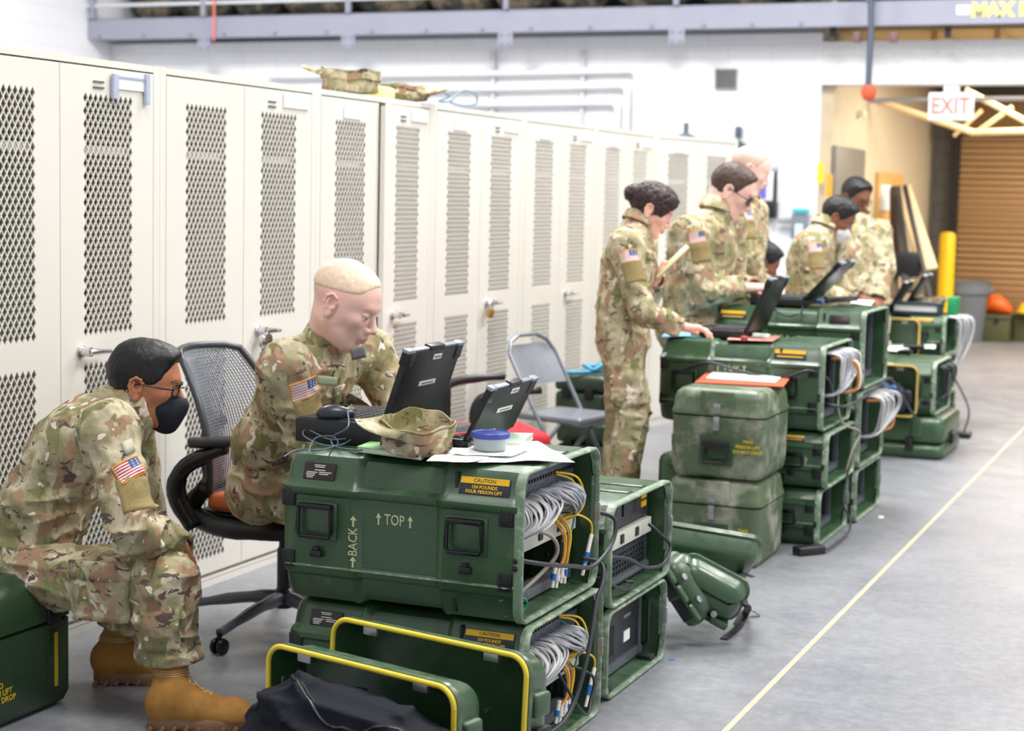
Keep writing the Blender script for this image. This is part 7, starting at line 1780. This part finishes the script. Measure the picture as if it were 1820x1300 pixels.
# ---------------- on the footlockers
zb_ = .768; OR = plain('orange_red_folder', (226, 84, 50), .6, 0, .03)
for k, (P, mt, lab) in enumerate((([(1228, 686), (1386, 694), (1400, 676), (1250, 668)], OR, 'red folder lying lowest on the upper footlocker'), ([(1248, 680), (1372, 688), (1388, 672), (1262, 667)], PAPER, 'white sheets on the red folder'))):
    Q_ = [gz(a_, b2-2, zb_)+np.array([0, .06, .003+k*.004]) for a_, b2 in P]; o = grid_sheet(Q_, 6, 6, .003, 0).obj('folder' if k == 0 else 'paper_stack', mt); tag(o, lab, 'folder' if k == 0 else 'paper')
# ---------------- woman's things on the middle stack
zc_ = C3[5]; y_ = 7.80
b_ = oy(1322, 592, y_); a_ = oy(1364, 497, y_)
laptop('black laptop of the woman, seen almost edge on', b_[0], y_, zc_+.001, .34, .26, (a_[0]-b_[0], a_[2]-zc_-.04), th=.04, words=False)
P = [gz(1172, 602, zc_), gz(1292, 600, zc_), gz(1300, 588, zc_), gz(1185, 588, zc_)]
o = grid_sheet([p+np.array([0, .03, .002]) for p in P], 12, 8, .004, .02, 3, 6).obj('folder', plain('light_blue_folder', (120, 190, 226), .5, 0, .02), None, True, 60); tag(o, 'open light blue folder under the woman\'s hand', 'folder')
o = grid_sheet([gz(a2, b2, zc_)+np.array([0, .02, .003]) for a2, b2 in [(1290, 606), (1372, 609), (1385, 600), (1300, 597)]], 4, 4, .003).obj('folder', plain('pale_red_folder', (236, 160, 150), .6)); tag(o, 'pale red folder beside the woman\'s laptop', 'folder')
for k, (a2, b2, mt, lab, sz) in enumerate(((1310, 598, PAPER, 'white crumpled wrapper', (.05, .04, .03)), (1332, 597, BLACK, 'black clip', (.06, .03, .02)), (1350, 600, plain('pale_mint', (214, 240, 224), .5), 'pale mint packet', (.08, .05, .02)), (1336, 590, plain('pale_blue_item', (140, 190, 216), .5), 'pale blue wrapper', (.07, .05, .025)), (1320, 605, plain('dark_red_item', (160, 50, 50), .5), 'small dark red item', (.03, .03, .02)))):
    p = gz(a2, b2+2, zc_+.006); f = Fld((-.06, -.06, -.03), (.06, .06, .04), .005); f.box((0, 0, .0), (sz[0]/2, sz[1]/2, sz[2]/2), .006, k=0); f.warp(lambda P_: .008*(vnoise(P_, 40, k)-.5), .02)
    V, Q = f.mesh(); o = np_mesh('small_item', [(V+np.array([p[0], p[1]+.02, zc_+sz[2]/2+.008]), Q, 0)], [mt], None); tag(o, lab+' among the clutter right of the woman\'s laptop', 'item')
# notebook held in her far hand
nb_a = pd(1166, 492, 8.02); nb_b = pd(1222, 438, 8.0); d = nrm(nb_b-nb_a); cN = (nb_a+nb_b)/2; R_ = basis(d, np.cross(d, CF)); 
e = empty('notepad', tuple(cN), label='pale yellow notepad held up in the woman\'s far hand', cat='notepad')
MB().box(cN, (float(np.linalg.norm(nb_b-nb_a)), .15, .010), rot=R_, bev=.001).obj('pad', plain('pale_yellow_pad', (236, 232, 184), .7, 0, .02), e)
MB().box(cN-np.array(R_.col[2])*.008, (float(np.linalg.norm(nb_b-nb_a))*1.0, .15, .004), rot=R_).obj('backing', plain('card_brown', (176, 150, 110), .7), e)
# ---------------- on the stack of the man with glasses
zd = D3[5]; y_ = 8.46; b_ = oy(1426, 532, y_); a_ = oy(1490, 466, y_)
laptop('black laptop of the man with glasses, screen leaning right', b_[0], y_, zd+.001, .34, .27, (a_[0]-b_[0], a_[2]-zd-.04), th=.04, words=False)
p = gz(1492, 540, zd); e = empty('handset', (p[0], p[1]+.05, zd), label='black handset lying right of the glasses man\'s laptop', cat='handset')
MB().tube([gz(1465, 541, zd)+np.array([0, .03, .022]), gz(1490, 541, zd)+np.array([0, .05, .024]), gz(1516, 540, zd)+np.array([0, .07, .022])], [.02, .016, .016], 10).lathe([(.001, 0), (.024, .004), (.024, .02), (.001, .024)], gz(1466, 541, zd)+np.array([0, .03, .002]), 14).obj('grip', BLACK, e)
o = MB().box(gz(1448, 541, zd)+np.array([0, .03, .012]), (.08, .06, .02), bev=.005).obj('blue_card', plain('blue_card', (90, 140, 190), .5)); tag(o, 'blue and grey card before the glasses man\'s laptop', 'card')
o = grid_sheet([gz(a2, b2, zd)+np.array([0, .03, .003]) for a2, b2 in [(1508, 544), (1545, 547), (1552, 538), (1515, 536)]], 4, 4, .004, .01, 2).obj('paper_sheet', PAPER, None, True, 60); tag(o, 'white sheets at the right end of the glasses man\'s case', 'paper')
fibre([gz(1380, 535, zd)+UZ*.02, gz(1378, 548, zd)+UZ*.0, oy(1378, 552, D3[2]-.01), oy(1400, 562, D3[2]-.015), oy(1422, 556, D3[2]-.01), gz(1428, 543, zd)+UZ*.02], CBK, 'thin black cable looping over the front of the glasses man\'s case', 'power_cord', .004)
# ---------------- on the papers case and the farthest case
ze = E2[5]
for k, (P, lab) in enumerate((([(1562, 626), (1610, 630), (1622, 604), (1575, 604)], 'white papers at the left of the papers case'), ([(1600, 622), (1660, 624), (1664, 604), (1610, 603)], 'white papers at the right of the papers case'))):
    o = grid_sheet([gz(a2, b2, ze)+np.array([0, .05, .003+.004*k]) for a2, b2 in P], 6, 6, .005, .02, k, 7).obj('paper_stack', PAPER, None, True, 60); tag(o, lab, 'paper')
p = gz(1622, 624, ze); o = MB().box(p+np.array([0, .04, .025]), (.14, .05, .03), bev=.01).obj('black_radio', BLACK); tag(o, 'black handheld device lying on the papers case', 'device')
o = MB().tube([gz(1596, 632, ze)+UZ*.02+np.array([0, .02, 0]), gz(1608, 634, ze)+UZ*.035+np.array([0, .02, 0]), gz(1618, 632, ze)+UZ*.02+np.array([0, .02, 0])], .014, 8, smooth=3).obj('headset_cord', BLACK, None, True, 180); tag(o, 'small black cord heap at the front of the papers case', 'cord')
zf_ = F3[5]
def laptop_far(px0, py0, px1, py1, y_, W_, lab):
    b_ = oy(px0, py0, y_); a_ = oy(px1, py1, y_); laptop(lab, b_[0], y_, zf_+.001, W_, .20, (a_[0]-b_[0], a_[2]-zf_-.04), th=.04, words=False)
laptop_far(1578, 550, 1606, 502, 12.0, .30, 'dark laptop on the farthest case, left of two')
laptop_far(1604, 550, 1640, 490, 12.18, .30, 'dark laptop on the farthest case, right of two')
p = oy(1625, 556, 12.1); 
e = empty('binder', (p[0], p[1]+.1, zf_), label='white ring binder lying on the farthest case', cat='binder')
MB().box((p[0]+.02, 12.10, zf_+.045), (.30, .16, .05), bev=.008).obj('pages', PAPER, e); MB().box((p[0]+.02, 12.10, zf_+.01), (.32, .20, .012)).box((p[0]+.02, 12.10, zf_+.078), (.32, .20, .010)).box((p[0]+.18, 12.1, zf_+.044), (.01, .2, .07)).obj('cover', plain('navy_cover', (40, 52, 70), .5), e)
o = MB().box((p[0]+.24, 12.3, zf_+.06), (.06, .22, .12), bev=.004).obj('green_box', plain('bright_green', (20, 140, 84), .5)); tag(o, 'bright green box standing behind the binder', 'box')
o = MB().lathe([(.001, -.006), (.014, -.005), (.016, 0), (.014, .005), (.001, .006)], oy(1576, 556, 11.86), 14, rot=Matrix.Rotation(PI/2, 3, 'X')).obj('blue_light', emis('blue_led', (40, 60, 250), 1.5)); tag(o, 'small glowing blue light on the farthest case', 'lamp')
patrol_cap('camouflage cap on the farthest case behind the binder', (p[0]+.06, 12.36, zf_+.03), CR, 1.1, hgt=.07, mat=CAMO3)
# black cable pile and fibre plugs inside the gold lid
o = MB()
f = Fld((-.2, -.08, -.14), (.2, .08, .14), .008); f.ell((0, 0, -.02), (.13, .05, .10), k=0); f.warp(lambda P: .03*(vnoise(P, 25, 4)-.5)+.012*(vnoise(P, 60, 5)-.5), .05)
V, Q = f.mesh(); cpos = np.array([-1.90, E2[2]-.10, .40]); o = np_mesh('cable_pile', [(V+cpos, Q, 0)], [BLACK], None); tag(o, 'black cable pile filling the gold edged lid', 'cables')
for k, (dx, dz) in enumerate(((-.03, .07), (.02, .05), (.05, .02))):
    a_ = cpos+np.array([-.01, -.06, -.0]); b_ = cpos+np.array([dx*1.4, -.09, dz+.01]); e = empty('fibre_plug', tuple(a_), label='white and blue fibre plug on the black cable pile, %s' % ('left', 'middle', 'right')[k], cat='plug')
    MB().tube([a_, a_*.4+b_*.6], .008, 8).obj('boot', CW, e); MB().tube([a_*.4+b_*.6, b_], .012, 8).obj('collar', CBL, e)
# ---------------- on top of the lockers
cp = ox(622, 152, -3.80); patrol_cap('camouflage patrol cap on top of the lockers, the left one', (cp[0], cp[1], LZ+.01), -CR-CF*.1, 1.35, tilt=(.05, 0, 1), hgt=.075, mat=CAMO2)
cp = ox(715, 166, -3.80); patrol_cap('flattened dark camouflage cap on the lockers, the right one', (cp[0], cp[1], LZ+.005), CR, 1.3, hgt=.045, mat=CAMO)
a_ = ox(676, 158, -3.80); o = MB().box((a_[0], a_[1], LZ+.03), (.10, .14, .06), bev=.02).obj('yellow_packet', plain('pale_yellow', (246, 234, 150), .6)); tag(o, 'pale yellow packet between the caps on the lockers', 'packet')
pts = [ox(755, 174, -3.8), ox(780, 162, -3.8), ox(798, 172, -3.8), ox(780, 180, -3.8), ox(800, 180, -3.8), ox(822, 162, -3.8), ox(845, 168, -3.8), ox(846, 184, -3.8), ox(825, 188, -3.8), ox(800, 182, -3.8)]
for p in pts: p[2] = max(p[2], LZ+.006)
o = MB().tube(pts, .006, 7, smooth=6).obj('wire_coil', plain('blue_grey_wire', (96, 122, 140), .5), None, True, 180); tag(o, 'loose coil of dark wire on top of the lockers', 'wire')
